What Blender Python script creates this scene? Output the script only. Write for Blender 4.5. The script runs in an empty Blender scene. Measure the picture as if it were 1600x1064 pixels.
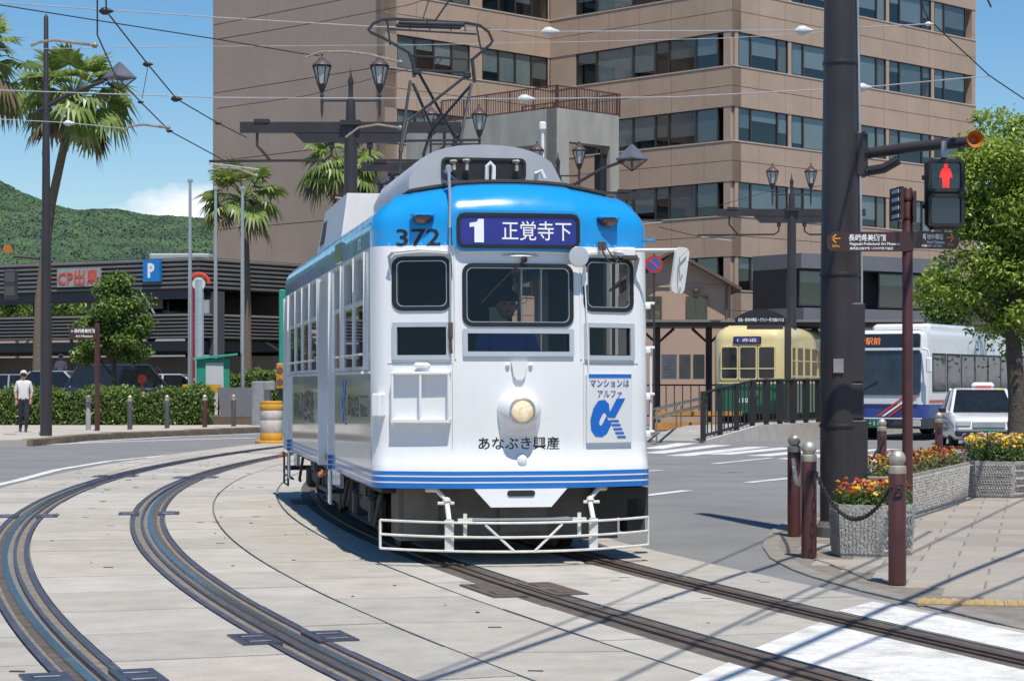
import bpy, math, random
import numpy as np
from mathutils import Vector, Matrix
R = math.radians
sc = bpy.context.scene
COL = sc.collection

# ------------------------------------------------------------- camera, sky, sun, exposure
CAM_H = 1.55; F_PX = 3300.0; HOR = 598.0
cam_d = bpy.data.cameras.new('camera')
cam_d.sensor_width = 36.0; cam_d.lens = F_PX/1600*36
cam_d.shift_y = (HOR-532)/1600.0
cam_d.clip_start = 0.1; cam_d.clip_end = 12000
cam = bpy.data.objects.new('camera', cam_d); COL.objects.link(cam)
cam.location = (0, 0, CAM_H); cam.rotation_euler = (R(90), 0, 0)
sc.camera = cam

SUN_EL, SUN_AZ = R(66), R(14)          # azimuth measured from straight behind the camera towards the right
sdir = Vector((math.sin(SUN_AZ)*math.cos(SUN_EL), -math.cos(SUN_AZ)*math.cos(SUN_EL), math.sin(SUN_EL)))
sun_d = bpy.data.lights.new('sun', 'SUN'); sun_d.energy = 4.4; sun_d.angle = R(0.53); sun_d.color = (1, .94, .84)
sun = bpy.data.objects.new('sun', sun_d); COL.objects.link(sun)
sun.rotation_euler = (-sdir).to_track_quat('-Z', 'Y').to_euler()
sun.location = (20, -40, 90)

world = bpy.data.worlds.new('World'); sc.world = world; world.use_nodes = True
wn = world.node_tree; wn.nodes.clear()
wo = wn.nodes.new('ShaderNodeOutputWorld'); wb = wn.nodes.new('ShaderNodeBackground')
sky = wn.nodes.new('ShaderNodeTexSky'); sky.sky_type = 'NISHITA'; sky.sun_disc = False
sky.sun_elevation = SUN_EL; sky.sun_rotation = math.atan2(sdir.x, sdir.y)
sky.air_density = 1.0; sky.dust_density = .12; sky.ozone_density = 3.0; sky.altitude = 10
# low cumulus along the horizon, all the way round
tc = wn.nodes.new('ShaderNodeTexCoord')
mp = wn.nodes.new('ShaderNodeMapping'); mp.inputs['Scale'].default_value = (1, 1, 2.2); mp.inputs['Location'].default_value = (2.1, .9, .7)
nz = wn.nodes.new('ShaderNodeTexNoise'); nz.inputs['Scale'].default_value = 7; nz.inputs['Detail'].default_value = 9; nz.inputs['Roughness'].default_value = .58
sp = wn.nodes.new('ShaderNodeSeparateXYZ')
hb = wn.nodes.new('ShaderNodeMapRange'); hb.inputs[1].default_value = .035; hb.inputs[2].default_value = .115; hb.inputs[3].default_value = .10; hb.inputs[4].default_value = -.2
ad = wn.nodes.new('ShaderNodeMath'); ad.operation = 'ADD'
rp = wn.nodes.new('ShaderNodeMapRange'); rp.inputs[1].default_value = .51; rp.inputs[2].default_value = .62; rp.clamp = True
mx = wn.nodes.new('ShaderNodeMix'); mx.data_type = 'RGBA'; mx.inputs[7].default_value = (8.6, 8.8, 9.2, 1)
L = wn.links
L.new(tc.outputs['Generated'], mp.inputs[0]); L.new(mp.outputs[0], nz.inputs['Vector'])
L.new(tc.outputs['Generated'], sp.inputs[0]); L.new(sp.outputs['Z'], hb.inputs[0])
L.new(nz.outputs['Fac'], ad.inputs[0]); L.new(hb.outputs[0], ad.inputs[1]); L.new(ad.outputs[0], rp.inputs[0])
L.new(rp.outputs[0], mx.inputs[0])
hs = wn.nodes.new('ShaderNodeHueSaturation'); hs.inputs['Saturation'].default_value = 1.30; hs.inputs['Hue'].default_value = .5
L.new(sky.outputs[0], hs.inputs['Color']); L.new(hs.outputs[0], mx.inputs[6]); L.new(mx.outputs[2], wb.inputs['Color'])
wb.inputs['Strength'].default_value = .10
L.new(wb.outputs[0], wo.inputs[0])
sc.view_settings.view_transform = 'Standard'; sc.view_settings.look = 'None'
sc.view_settings.exposure = 0.25; sc.view_settings.gamma = 1.0; sc.view_settings.use_curve_mapping = False
sc.cycles.max_bounces = 7; sc.cycles.transparent_max_bounces = 12; sc.cycles.use_denoising = True
sc.cycles.caustics_reflective = False; sc.cycles.caustics_refractive = False

# ------------------------------------------------------------- helpers
def at(px, py, Y):
    "world point at depth Y that projects to the photograph's pixel"
    return Vector(((px-800)/F_PX*Y, Y, CAM_H+(HOR-py)/F_PX*Y))
def gnd(px, py, z=0.0):
    Y = (CAM_H-z)*F_PX/(py-HOR)
    return Vector(((px-800)/F_PX*Y, Y, z))
def srgb(r, g, b):
    f = lambda c: (c/255/12.92) if c/255 <= .04045 else ((c/255+.055)/1.055)**2.4
    return (f(r), f(g), f(b))

MATS = {}
def mat(name, col, rough=.6, metal=0.0, var=.12, scale=2.5, bump=0.0, bscale=60, coat=0.0, spec=.5, emit=None, estr=0, dirt=0.0, stretch=(1,1,1), grain=0.0, gscale=60, wave=0.0):
    if name in MATS: return MATS[name]
    m = bpy.data.materials.new(name); m.use_nodes = True; MATS[name] = m
    n, l = m.node_tree.nodes, m.node_tree.links
    p = n['Principled BSDF']
    p.inputs['Base Color'].default_value = (*col, 1); p.inputs['Roughness'].default_value = rough
    p.inputs['Metallic'].default_value = metal; p.inputs['Specular IOR Level'].default_value = spec
    p.inputs['Coat Weight'].default_value = coat; p.inputs['Coat Roughness'].default_value = .06
    t = n.new('ShaderNodeTexCoord'); mpn = n.new('ShaderNodeMapping'); mpn.inputs['Scale'].default_value = stretch
    l.new(t.outputs['Object'], mpn.inputs[0])
    if var > 0:
        a = n.new('ShaderNodeTexNoise'); a.inputs['Scale'].default_value = scale; a.inputs['Detail'].default_value = 8; a.inputs['Roughness'].default_value = .65
        l.new(mpn.outputs[0], a.inputs['Vector'])
        mr = n.new('ShaderNodeMapRange'); mr.inputs[1].default_value = .3; mr.inputs[2].default_value = .7
        mr.inputs[3].default_value = 1-var; mr.inputs[4].default_value = 1+var*.7
        l.new(a.outputs['Fac'], mr.inputs[0])
        vm = n.new('ShaderNodeVectorMath'); vm.operation = 'SCALE'; vm.inputs[0].default_value = col
        l.new(mr.outputs[0], vm.inputs['Scale'])
        out = vm.outputs[0]
        if dirt > 0:
            b = n.new('ShaderNodeTexNoise'); b.inputs['Scale'].default_value = scale*.37; b.inputs['Detail'].default_value = 10; b.inputs['Roughness'].default_value = .7
            l.new(mpn.outputs[0], b.inputs['Vector'])
            m2 = n.new('ShaderNodeMapRange'); m2.inputs[1].default_value = .5; m2.inputs[2].default_value = .72; m2.inputs[3].default_value = 0; m2.inputs[4].default_value = dirt
            l.new(b.outputs['Fac'], m2.inputs[0])
            mm = n.new('ShaderNodeMix'); mm.data_type = 'RGBA'; mm.inputs[7].default_value = (col[0]*.42+.01, col[1]*.38+.008, col[2]*.33+.005, 1)
            l.new(m2.outputs[0], mm.inputs[0]); l.new(out, mm.inputs[6]); out = mm.outputs[2]
        if grain > 0:
            gq = n.new('ShaderNodeTexNoise'); gq.inputs['Scale'].default_value = gscale; gq.inputs['Detail'].default_value = 3; gq.inputs['Roughness'].default_value = .8
            l.new(mpn.outputs[0], gq.inputs['Vector'])
            gm_ = n.new('ShaderNodeMapRange'); gm_.inputs[1].default_value = .3; gm_.inputs[2].default_value = .7; gm_.inputs[3].default_value = 1-grain; gm_.inputs[4].default_value = 1+grain
            l.new(gq.outputs['Fac'], gm_.inputs[0]); gv = n.new('ShaderNodeVectorMath'); gv.operation = 'SCALE'; l.new(out, gv.inputs[0]); l.new(gm_.outputs[0], gv.inputs['Scale']); out = gv.outputs[0]
        l.new(out, p.inputs['Base Color'])
        r2 = n.new('ShaderNodeMapRange'); r2.inputs[1].default_value = .3; r2.inputs[2].default_value = .7
        r2.inputs[3].default_value = max(0, rough-.08); r2.inputs[4].default_value = min(1, rough+.1)
        l.new(a.outputs['Fac'], r2.inputs[0]); l.new(r2.outputs[0], p.inputs['Roughness'])
    if bump > 0:
        c = n.new('ShaderNodeTexNoise'); c.inputs['Scale'].default_value = bscale; c.inputs['Detail'].default_value = 6
        l.new(mpn.outputs[0], c.inputs['Vector'])
        bn = n.new('ShaderNodeBump'); bn.inputs['Strength'].default_value = bump; bn.inputs['Distance'].default_value = .02
        l.new(c.outputs['Fac'], bn.inputs['Height']); l.new(bn.outputs[0], p.inputs['Normal'])
    if wave > 0:
        c = n.new('ShaderNodeTexNoise'); c.inputs['Scale'].default_value = 2.6; c.inputs['Detail'].default_value = 2
        l.new(mpn.outputs[0], c.inputs['Vector']); bn = n.new('ShaderNodeBump'); bn.inputs['Strength'].default_value = wave; bn.inputs['Distance'].default_value = .05
        l.new(c.outputs['Fac'], bn.inputs['Height']); l.new(bn.outputs[0], p.inputs['Normal']); l.new(bn.outputs[0], p.inputs['Coat Normal'])
    if emit:
        p.inputs['Emission Color'].default_value = (*emit, 1); p.inputs['Emission Strength'].default_value = estr
    return m
def leafmat(name, c1, c2, rough=.45, trans=.25):
    if name in MATS: return MATS[name]
    m = bpy.data.materials.new(name); m.use_nodes = True; MATS[name] = m
    n, l = m.node_tree.nodes, m.node_tree.links
    p = n['Principled BSDF']; o = n['Material Output']
    g = n.new('ShaderNodeNewGeometry'); mixc = n.new('ShaderNodeMix'); mixc.data_type = 'RGBA'
    mixc.inputs[6].default_value = (*c1, 1); mixc.inputs[7].default_value = (*c2, 1)
    l.new(g.outputs['Random Per Island'], mixc.inputs[0]); l.new(mixc.outputs[2], p.inputs['Base Color'])
    p.inputs['Roughness'].default_value = rough
    t = n.new('ShaderNodeBsdfTranslucent'); l.new(mixc.outputs[2], t.inputs['Color'])
    ms = n.new('ShaderNodeMixShader'); ms.inputs[0].default_value = trans
    l.new(p.outputs[0], ms.inputs[1]); l.new(t.outputs[0], ms.inputs[2]); l.new(ms.outputs[0], o.inputs['Surface'])
    return m
def glassmat(name, tint=(.5, .55, .55), refl=1.0, rough=.02, ior=1.5):
    if name in MATS: return MATS[name]
    m = bpy.data.materials.new(name); m.use_nodes = True; MATS[name] = m
    n, l = m.node_tree.nodes, m.node_tree.links; n.remove(n['Principled BSDF']); o = n['Material Output']
    tr = n.new('ShaderNodeBsdfTransparent'); tr.inputs[0].default_value = (*tint, 1)
    gl = n.new('ShaderNodeBsdfGlossy'); gl.inputs['Roughness'].default_value = rough; gl.inputs[0].default_value = (refl, refl, refl, 1)
    lw = n.new('ShaderNodeLayerWeight'); lw.inputs[0].default_value = .5; f0 = ((ior-1)/(ior+1))**2
    pw = n.new('ShaderNodeMath'); pw.operation = 'POWER'; pw.inputs[1].default_value = 5; l.new(lw.outputs['Facing'], pw.inputs[0])
    fr = n.new('ShaderNodeMapRange'); fr.inputs[3].default_value = f0; fr.inputs[4].default_value = 1; l.new(pw.outputs[0], fr.inputs[0])
    ms = n.new('ShaderNodeMixShader'); l.new(fr.outputs[0], ms.inputs[0]); l.new(tr.outputs[0], ms.inputs[1]); l.new(gl.outputs[0], ms.inputs[2])
    l.new(ms.outputs[0], o.inputs['Surface'])
    return m

class MB:
    "collects shapes; build() links them as ONE mesh object"
    def __init__(s): s.v = []; s.f = []; s.m = []; s.cur = 0
    def add(s, vs, fs):
        b = len(s.v); s.v += [tuple(v) for v in vs]
        for f in fs: s.f.append(tuple(b+i for i in f)); s.m.append(s.cur)
        return s
    def box(s, c, d, rz=0, ry=0, rx=0):
        hx, hy, hz = d[0]/2, d[1]/2, d[2]/2
        p = [Vector((x*hx, y*hy, z*hz)) for z in (-1, 1) for y in (-1, 1) for x in (-1, 1)]
        if rz or ry or rx:
            m = Matrix.Rotation(rz, 3, 'Z') @ Matrix.Rotation(ry, 3, 'Y') @ Matrix.Rotation(rx, 3, 'X')
            p = [m @ q for q in p]
        c = Vector(c)
        return s.add([q+c for q in p], [(0, 2, 3, 1), (4, 5, 7, 6), (0, 1, 5, 4), (2, 6, 7, 3), (0, 4, 6, 2), (1, 3, 7, 5)])
    def span(s, a, b):
        return s.box([(a[i]+b[i])/2 for i in range(3)], [abs(b[i]-a[i]) for i in range(3)])
    def bbox(s, c, d, bev=.02, rz=0):
        "box with chamfered vertical edges and top"
        hx, hy, hz = d[0]/2, d[1]/2, d[2]/2; b = min(bev, hx*.9, hy*.9, hz*.9)
        pl = [(-hx+b, -hy), (hx-b, -hy), (hx, -hy+b), (hx, hy-b), (hx-b, hy), (-hx+b, hy), (-hx, hy-b), (-hx, -hy+b)]
        k = max(0.01, 1-b/max(hx, hy))
        rings = [([(x*(1-b/hx), y*(1-b/hy)) for x, y in pl], -hz), (pl, -hz+b), (pl, hz-b), ([(x*(1-b/hx), y*(1-b/hy)) for x, y in pl], hz)]
        cs, sn = math.cos(rz), math.sin(rz)
        vs = [(c[0]+x*cs-y*sn, c[1]+x*sn+y*cs, c[2]+z) for r, z in rings for x, y in r]
        fs = [tuple(reversed(range(8))), tuple(range(24, 32))]
        for k in range(3):
            for i in range(8): fs.append((k*8+i, k*8+(i+1) % 8, k*8+8+(i+1) % 8, k*8+8+i))
        return s.add(vs, fs)
    def tube(s, pts, r, n=8, cap=True, closed=False):
        pts = [Vector(p) for p in pts]; N = len(pts)
        rs = r if isinstance(r, (list, tuple)) else [r]*N
        vs = []; up = Vector((0, 0, 1)); prev = None
        for i, p in enumerate(pts):
            if closed: t = pts[(i+1) % N]-pts[i-1]
            else: t = pts[min(i+1, N-1)]-pts[max(i-1, 0)]
            if t.length < 1e-9: t = Vector((0, 0, 1))
            t.normalize()
            a = prev if prev is not None else (up if abs(t.z) < .95 else Vector((1, 0, 0)))
            x = a-t*a.dot(t)
            if x.length < 1e-6: x = Vector((1, 0, 0))-t*t.x
            x.normalize(); y = t.cross(x); prev = x
            for k in range(n):
                an = 2*math.pi*k/n
                vs.append(p+(x*math.cos(an)+y*math.sin(an))*rs[i])
        fs = []
        for i in range(N if closed else N-1):
            j = (i+1) % N
            for k in range(n): fs.append((i*n+k, i*n+(k+1) % n, j*n+(k+1) % n, j*n+k))
        if cap and not closed: fs += [tuple(reversed(range(n))), tuple((N-1)*n+k for k in range(n))]
        return s.add(vs, fs)
    def lathe(s, prof, n=16, c=(0, 0, 0), axis='z', cap=True):
        vs = []
        for r, z in prof:
            for k in range(n):
                a = 2*math.pi*k/n
                q = (r*math.cos(a), r*math.sin(a), z)
                if axis == 'y': q = (q[0], q[2], q[1])
                if axis == 'x': q = (q[2], q[0], q[1])
                vs.append((c[0]+q[0], c[1]+q[1], c[2]+q[2]))
        fs = []
        for i in range(len(prof)-1):
            for k in range(n):
                f = (i*n+k, i*n+(k+1) % n, (i+1)*n+(k+1) % n, (i+1)*n+k)
                fs.append(f if axis != 'y' else tuple(reversed(f)))
        if cap:
            a, b = tuple(reversed(range(n))), tuple((len(prof)-1)*n+k for k in range(n))
            fs += [a, b] if axis != 'y' else [tuple(reversed(a)), tuple(reversed(b))]
        return s.add(vs, fs)
    def ball(s, c, r, n=12, sc=(1, 1, 1)):
        prof = [(r*math.sin(math.pi*i/(n//2))+1e-5, -r*math.cos(math.pi*i/(n//2))) for i in range(n//2+1)]
        b = len(s.v); s.lathe(prof, n)
        s.v[b:] = [(c[0]+x*sc[0], c[1]+y*sc[1], c[2]+z*sc[2]) for x, y, z in s.v[b:]]
        return s
    def prism(s, poly, z0, z1):
        "extrude an xy polygon (counter-clockwise)"
        n = len(poly)
        return s.add([(x, y, z0) for x, y in poly]+[(x, y, z1) for x, y in poly],
                     [tuple(reversed(range(n))), tuple(range(n, 2*n))]+[(i, (i+1) % n, n+(i+1) % n, n+i) for i in range(n)])
    def plate(s, poly, o, ux, uy, th):
        "extrude a 2D polygon (counter-clockwise seen from the front) lying in plane (o; ux, uy), front at o, thickness backwards"
        o, ux, uy = Vector(o), Vector(ux), Vector(uy); nn = ux.cross(uy).normalized(); n = len(poly)
        f = [o+ux*a+uy*b for a, b in poly]
        return s.add(f+[q-nn*th for q in f], [tuple(range(n)), tuple(reversed(range(n, 2*n)))]+[(i, n+i, n+(i+1) % n, (i+1) % n) for i in range(n)])
    def ring(s, outer, inner, o, ux, uy, th):
        "frame between two 2D polygons with the same number of points"
        o, ux, uy = Vector(o), Vector(ux), Vector(uy); nn = ux.cross(uy).normalized(); n = len(outer)
        A = [o+ux*a+uy*b for a, b in outer]; B = [o+ux*a+uy*b for a, b in inner]
        vs = A+B+[q-nn*th for q in A]+[q-nn*th for q in B]; fs = []
        for i in range(n):
            j = (i+1) % n
            fs += [(i, j, n+j, n+i), (2*n+j, 2*n+i, 3*n+i, 3*n+j), (i, 2*n+i, 2*n+j, j), (n+j, 3*n+j, 3*n+i, n+i)]
        return s.add(vs, fs)
    def map(s, fn): s.v = [tuple(fn(Vector(v))) for v in s.v]; return s
    def build(s, name, mats, parent=None, smooth=False, loc=None, rz=0, ang=40):
        me = bpy.data.meshes.new(name); me.from_pydata(s.v, [], s.f)
        ml = mats if isinstance(mats, (list, tuple)) else [mats]
        for m in ml: me.materials.append(m)
        if len(ml) > 1: me.polygons.foreach_set('material_index', s.m)
        me.update()
        if smooth: shade(me, ang)
        o = bpy.data.objects.new(name, me); COL.objects.link(o)
        if parent is not None: o.parent = parent
        if loc is not None: o.location = loc
        if rz: o.rotation_euler = (0, 0, rz)
        return o
def shade(me, ang=40):
    me.polygons.foreach_set('use_smooth', [True]*len(me.polygons))
    try: me.set_sharp_from_angle(angle=R(ang))
    except Exception: pass
def tag(o, label=None, cat=None, group=None, kind=None):
    if label: o['label'] = label
    if cat: o['category'] = cat
    if group: o['group'] = group
    if kind: o['kind'] = kind
    return o
def thing(name, label, cat, loc=(0, 0, 0), rz=0, group=None):
    o = bpy.data.objects.new(name, None); COL.objects.link(o); o.empty_display_size = .2
    o.location = loc; o.rotation_euler = (0, 0, rz)
    return tag(o, label, cat, group)
def kids(o): return [c for c in bpy.data.objects if c.parent == o]
KID = {}
def copy_tree(o, parent=None):
    c = o.copy(); COL.objects.link(c)
    if parent is not None: c.parent = parent
    for ch in kids(o): copy_tree(ch, c)
    return c
def one(mb, name, mats, label, cat, group=None, smooth=False, loc=None, rz=0, kind=None):
    return tag(mb.build(name, mats, None, smooth, loc, rz), label, cat, group, kind)
def rrect(w, h, r, n=4, cx=0, cy=0):
    pts = []
    for (sx, sy, a0) in ((1, -1, -90), (1, 1, 0), (-1, 1, 90), (-1, -1, 180)):
        for k in range(n+1):
            a = R(a0+90*k/n)
            pts.append((cx+sx*(w/2-r)+r*math.cos(a), cy+sy*(h/2-r)+r*math.sin(a)))
    return pts
def text_mesh(body, w=None, h=None, bold=0.0, align='C'):
    "returns (verts2d, faces) of a piece of writing, scaled to width w / height h, centred (C) or left aligned (L)"
    c = bpy.data.curves.new('w', 'FONT'); c.body = body; c.resolution_u = 2; c.offset = bold; c.fill_mode = 'FRONT'
    o = bpy.data.objects.new('w', c); COL.objects.link(o)
    dg = bpy.context.evaluated_depsgraph_get(); dg.update()
    me = bpy.data.meshes.new_from_object(o.evaluated_get(dg))
    vs = [(v.co.x, v.co.y) for v in me.vertices]; fs = [tuple(p.vertices) for p in me.polygons]
    bpy.data.objects.remove(o); bpy.data.curves.remove(c); bpy.data.meshes.remove(me)
    x0, x1 = min(v[0] for v in vs), max(v[0] for v in vs); y0, y1 = min(v[1] for v in vs), max(v[1] for v in vs)
    kx = w/(x1-x0) if w else None; ky = h/(y1-y0) if h else None
    kx = kx or ky; ky = ky or kx
    ox = (x0+x1)/2 if align == 'C' else x0
    return [((x-ox)*kx, (y-(y0+y1)/2)*ky) for x, y in vs], fs
def write(mb, body, o, ux, uy, w=None, h=None, bold=.012, align='C', fn=None):
    vs, fs = text_mesh(body, w, h, bold, align)
    o, ux, uy = Vector(o), Vector(ux), Vector(uy)
    q = [o+ux*a+uy*b for a, b in vs]
    if fn: q = [fn(p) for p in q]
    return mb.add(q, fs)
def np_mesh(name, verts, faces, mats, parent=None, midx=None, smooth=False):
    me = bpy.data.meshes.new(name)
    nv, nf, k = len(verts), len(faces), faces.shape[1]
    me.vertices.add(nv); me.vertices.foreach_set('co', np.asarray(verts, np.float32).ravel())
    me.loops.add(nf*k); me.loops.foreach_set('vertex_index', np.asarray(faces, np.int32).ravel())
    me.polygons.add(nf); me.polygons.foreach_set('loop_start', np.arange(0, nf*k, k, dtype=np.int32))
    for m in (mats if isinstance(mats, (list, tuple)) else [mats]): me.materials.append(m)
    if midx is not None: me.polygons.foreach_set('material_index', np.asarray(midx, np.int32))
    me.update(calc_edges=True)
    if smooth: me.polygons.foreach_set('use_smooth', [True]*nf)
    o = bpy.data.objects.new(name, me); COL.objects.link(o)
    if parent is not None: o.parent = parent
    return o
def leaves(rng, centers, normals, size, aspect=.5, fold=.15, jitter=.9):
    "leaf-shaped bent quads (two triangles each share an edge along the midrib)"
    n = len(centers)
    d = rng.normal(size=(n, 3))*jitter+normals
    d /= np.linalg.norm(d, axis=1)[:, None]+1e-9
    a = rng.normal(size=(n, 3)); a -= d*(a*d).sum(1)[:, None]; a /= np.linalg.norm(a, axis=1)[:, None]+1e-9
    b = np.cross(d, a)
    s = size*rng.uniform(.65, 1.35, n)[:, None]
    tip = centers+a*s*.5-d*s*.12; base = centers-a*s*.5-d*s*.05
    l = centers+b*s*aspect*.5+d*s*fold; r = centers-b*s*aspect*.5+d*s*fold
    v = np.stack([base, r, tip, l], 1).reshape(-1, 3)
    f = np.arange(n*4).reshape(-1, 4)
    return v, f
# ------------------------------------------------------------- materials shared
WHITE = mat('white_paint', (.78, .79, .80), .3, var=.05, coat=.4, dirt=.05)
ROADP = mat('road_paint', (.66, .655, .63), .75, var=.22, scale=5, dirt=.75, grain=.16, gscale=45, bump=.2, bscale=120)
BLK = mat('black_metal', (.02, .02, .022), .45, var=.2)
DARKPOLE = mat('dark_brown_painted_steel', (.036, .030, .033), .42, var=.18, scale=1.5)
BROWN = mat('maroon_painted_steel', (.075, .024, .020), .4, var=.2, scale=4, dirt=.25)
STEEL = mat('brushed_steel', (.55, .54, .52), .32, metal=.9, var=.1)
GALV = mat('galvanised_steel', (.42, .44, .46), .42, metal=.5, var=.15)
CONC = mat('slab_concrete', (.40, .385, .36), .85, var=.10, scale=3.2, bump=.25, bscale=90, dirt=.22)
ASPH = mat('asphalt', (.205, .206, .208), .88, var=.18, scale=.6, bump=.5, bscale=160, dirt=.22, grain=.22, gscale=55)
RUBBER = mat('black_rubber', (.018, .018, .019), .6, var=.2)

# ------------------------------------------------------------- ground sheet, road
gm = mat('city_ground', (.24, .235, .225), .9, var=.25, scale=.05, bump=.2, bscale=3)
b = MB(); b.add([(-6000, -400, -.06), (6000, -400, -.06), (6000, 9000, -.06), (-6000, 9000, -.06)], [(0, 1, 2, 3)])
tag(b.build('ground', gm), kind='structure')
b = MB(); N = 24
b.add([(-90, -20, -.022), (90, -20, -.022), (90, 92, -.022), (-90, 92, -.022)], [(0, 1, 2, 3)])
road = tag(b.build('road', ASPH), kind='structure')

# ------------------------------------------------------------- curved tracks
LT = np.polyfit([8, 11, 13.85, 16.94, 20.5, 25.3, 32.6, 41.3, 51.7, 60], [-.3, -1.41, -2.37, -3.31, -4.2, -5.05, -5.77, -5.8, -4.9, -3.6], 4)
RT = np.polyfit([8, 9.6, 12.94, 15.7, 18.3, 22.5, 27.5, 33, 42, 52, 60], [3.4, 2.9, 1.83, .9, .03, -1.0, -1.85, -2.3, -2.25, -1.35, -.1], 4)
class Path:
    def __init__(s, poly, y0, y1, n=2400):
        y = np.linspace(y0, y1, n); x = np.polyval(poly, y)
        d = np.concatenate([[0], np.cumsum(np.hypot(np.diff(x), np.diff(y)))])
        s.x, s.y, s.d, s.L = x, y, d, d[-1]
    def pt(s, t, off=0, z=0):
        x, y = np.interp(t, s.d, s.x), np.interp(t, s.d, s.y); e = .05
        tx, ty = np.interp(t+e, s.d, s.x)-np.interp(t-e, s.d, s.x), np.interp(t+e, s.d, s.y)-np.interp(t-e, s.d, s.y)
        l = math.hypot(tx, ty); tx /= l; ty /= l
        return Vector((x+ty*off, y-tx*off, z))
    def at_y(s, y): return float(np.interp(y, s.y, s.d))
PL, PR = Path(LT, 3, 64), Path(RT, 3, 64)
def sweep(mb, path, o0, o1, z0, z1, t0, t1, step=.6):
    n = max(2, int((t1-t0)/step)+1); ts = np.linspace(t0, t1, n); vs = []
    for t in ts: vs += [path.pt(t, o0, z0), path.pt(t, o1, z0), path.pt(t, o1, z1), path.pt(t, o0, z1)]
    fs = [(0, 1, 2, 3), tuple((n-1)*4+k for k in (3, 2, 1, 0))]
    for i in range(n-1):
        a = i*4; c = a+4
        fs += [(a+3, a+2, c+2, c+3), (a+1, a, c, c+1), (a+2, a+1, c+1, c+2), (a, a+3, c+3, c)]
    return mb.add(vs, fs)
bed = bpy.data.objects.new('tram_track', None); COL.objects.link(bed); tag(bed, kind='structure')
RAILTOP = mat('polished_rail', (.36, .37, .40), .24, metal=1, var=.15, scale=6, stretch=(1, 1, 1))
BLUESTEEL = mat('oiled_steel_strip', (.125, .115, .145), .42, metal=.5, var=.5, scale=5, dirt=.2)
RUST = mat('rusty_rail', (.12, .085, .065), .6, metal=.35, var=.35, scale=8)
RUSTP = mat('rusty_flangeway', (.105, .088, .075), .85, var=.4, scale=6, bump=.4, bscale=50)
GRIT = mat('grit', (.25, .22, .185), .95, var=.4, scale=14, bump=.8, bscale=120)
DARKJ = mat('joint_tar', (.03, .028, .027), .9, var=.3)
rnd = random.Random(7)
def lay_track(path, steel):
    for sgn in (-1, 1):
        q = lambda a, c: sorted((sgn*(.7175+a), sgn*(.7175+c)))
        hw_ = .026 if steel else .034
        sweep(MB(), path, *q(-hw_, hw_), -.05, .012, 0, path.L).build('rail', RAILTOP if steel else RUST, bed)
        sweep(MB(), path, *q(-.105, -.075), -.05, .008, 0, path.L).build('guard_rail', BLUESTEEL if steel else RUST, bed)
        if steel:
            sweep(MB(), path, *q(-.17, -.105), -.05, -.012, 0, path.L).build('grit_strip', GRIT, bed)
            sweep(MB(), path, *q(-.215, -.17), -.05, .003, 0, path.L).build('edge_strip', BLUESTEEL, bed)
            sweep(MB(), path, *q(hw_, .075), -.05, -.006, 0, path.L).build('outer_strip', RUSTP, bed)
            sweep(MB(), path, *q(.075, .11), -.05, -.010, 0, path.L).build('grit_strip', GRIT, bed)
            sweep(MB(), path, *q(.11, .155), -.05, .003, 0, path.L).build('edge_strip', BLUESTEEL, bed)
        else:
            sweep(MB(), path, *q(-.22, -.105), -.05, -.006, 0, path.L).build('flangeway_strip', RUSTP, bed)
            sweep(MB(), path, *q(hw_, .16), -.05, -.006, 0, path.L).build('flangeway_strip', RUSTP, bed)
        sweep(MB(), path, *q(-.075, -hw_), -.05, -.030, 0, path.L).build('flangeway', DARKJ, bed)
lay_track(PL, True); lay_track(PR, False)
# concrete slabs, one object each
CONCS = [mat('slab_concrete_%d' % i, (.42*k, .395*k*w, .352*k*w*w), .86, var=.15, scale=2.2+i*.4, bump=.3, bscale=90, dirt=.32, grain=.13, gscale=70)
         for i, (k, w) in enumerate(((1, 1), (1.05, 1.0), (.95, .985), (1.02, .97), (.90, 1.0)))]
def slab_run(path, o0, o1, tstart, tend, length, ph):
    t = tstart+ph*length
    while t < tend:
        e = min(t+length, tend); n = 3 if length < 2 else 5; mb = MB(); dz = rnd.uniform(-.003, .003)
        sweep(mb, path, o0+.010, o1-.010, -.05, dz, t+.011, e-.011, (e-t)/n)
        mb.build('slab', rnd.choice(CONCS), bed); t = e
y2 = PL.at_y
tA, tB = PL.at_y(7), PL.at_y(62)
slab_run(PL, -1.85, -.875, tA, tB, 1.32, .0)
slab_run(PL, -.50, .50, tA, tB, 1.32, .0)
slab_run(PL, .875, 1.45, tA, tB, 1.32, .0)
tA, tB = PR.at_y(7), PR.at_y(62)
slab_run(PR, -1.22, -.88, tA, tB, 1.9, .4)
slab_run(PR, -.495, .495, tA, tB, 1.9, .4)
slab_run(PR, .88, 1.52, tA, tB, 1.9, .4)
# middle strip between the two tracks: quads from one curve to the other
ys = [7]
while ys[-1] < 60: ys.append(ys[-1]+1.55)
for a, c in zip(ys[:-1], ys[1:]):
    mb = MB(); vs = []
    for yy in np.linspace(a+.011, c-.011, 4):
        p0 = PL.pt(PL.at_y(yy), 1.464); p1 = PR.pt(PR.at_y(yy+.95), -1.236)
        if p1.x-p0.x < .12: p1.x = p0.x+.12
        vs += [(p0.x, p0.y, -.05), (p1.x, p1.y, -.05), (p1.x, p1.y, rnd.uniform(-.002, .001)), (p0.x, p0.y, 0)]
    fs = [(0, 1, 2, 3), (15, 14, 13, 12)]
    for i in range(3):
        k = i*4; fs += [(k+3, k+2, k+6, k+7), (k+2, k+1, k+5, k+6), (k, k+3, k+7, k+4)]
    mb.add(vs, fs).build('slab', rnd.choice(CONCS), bed)
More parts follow.
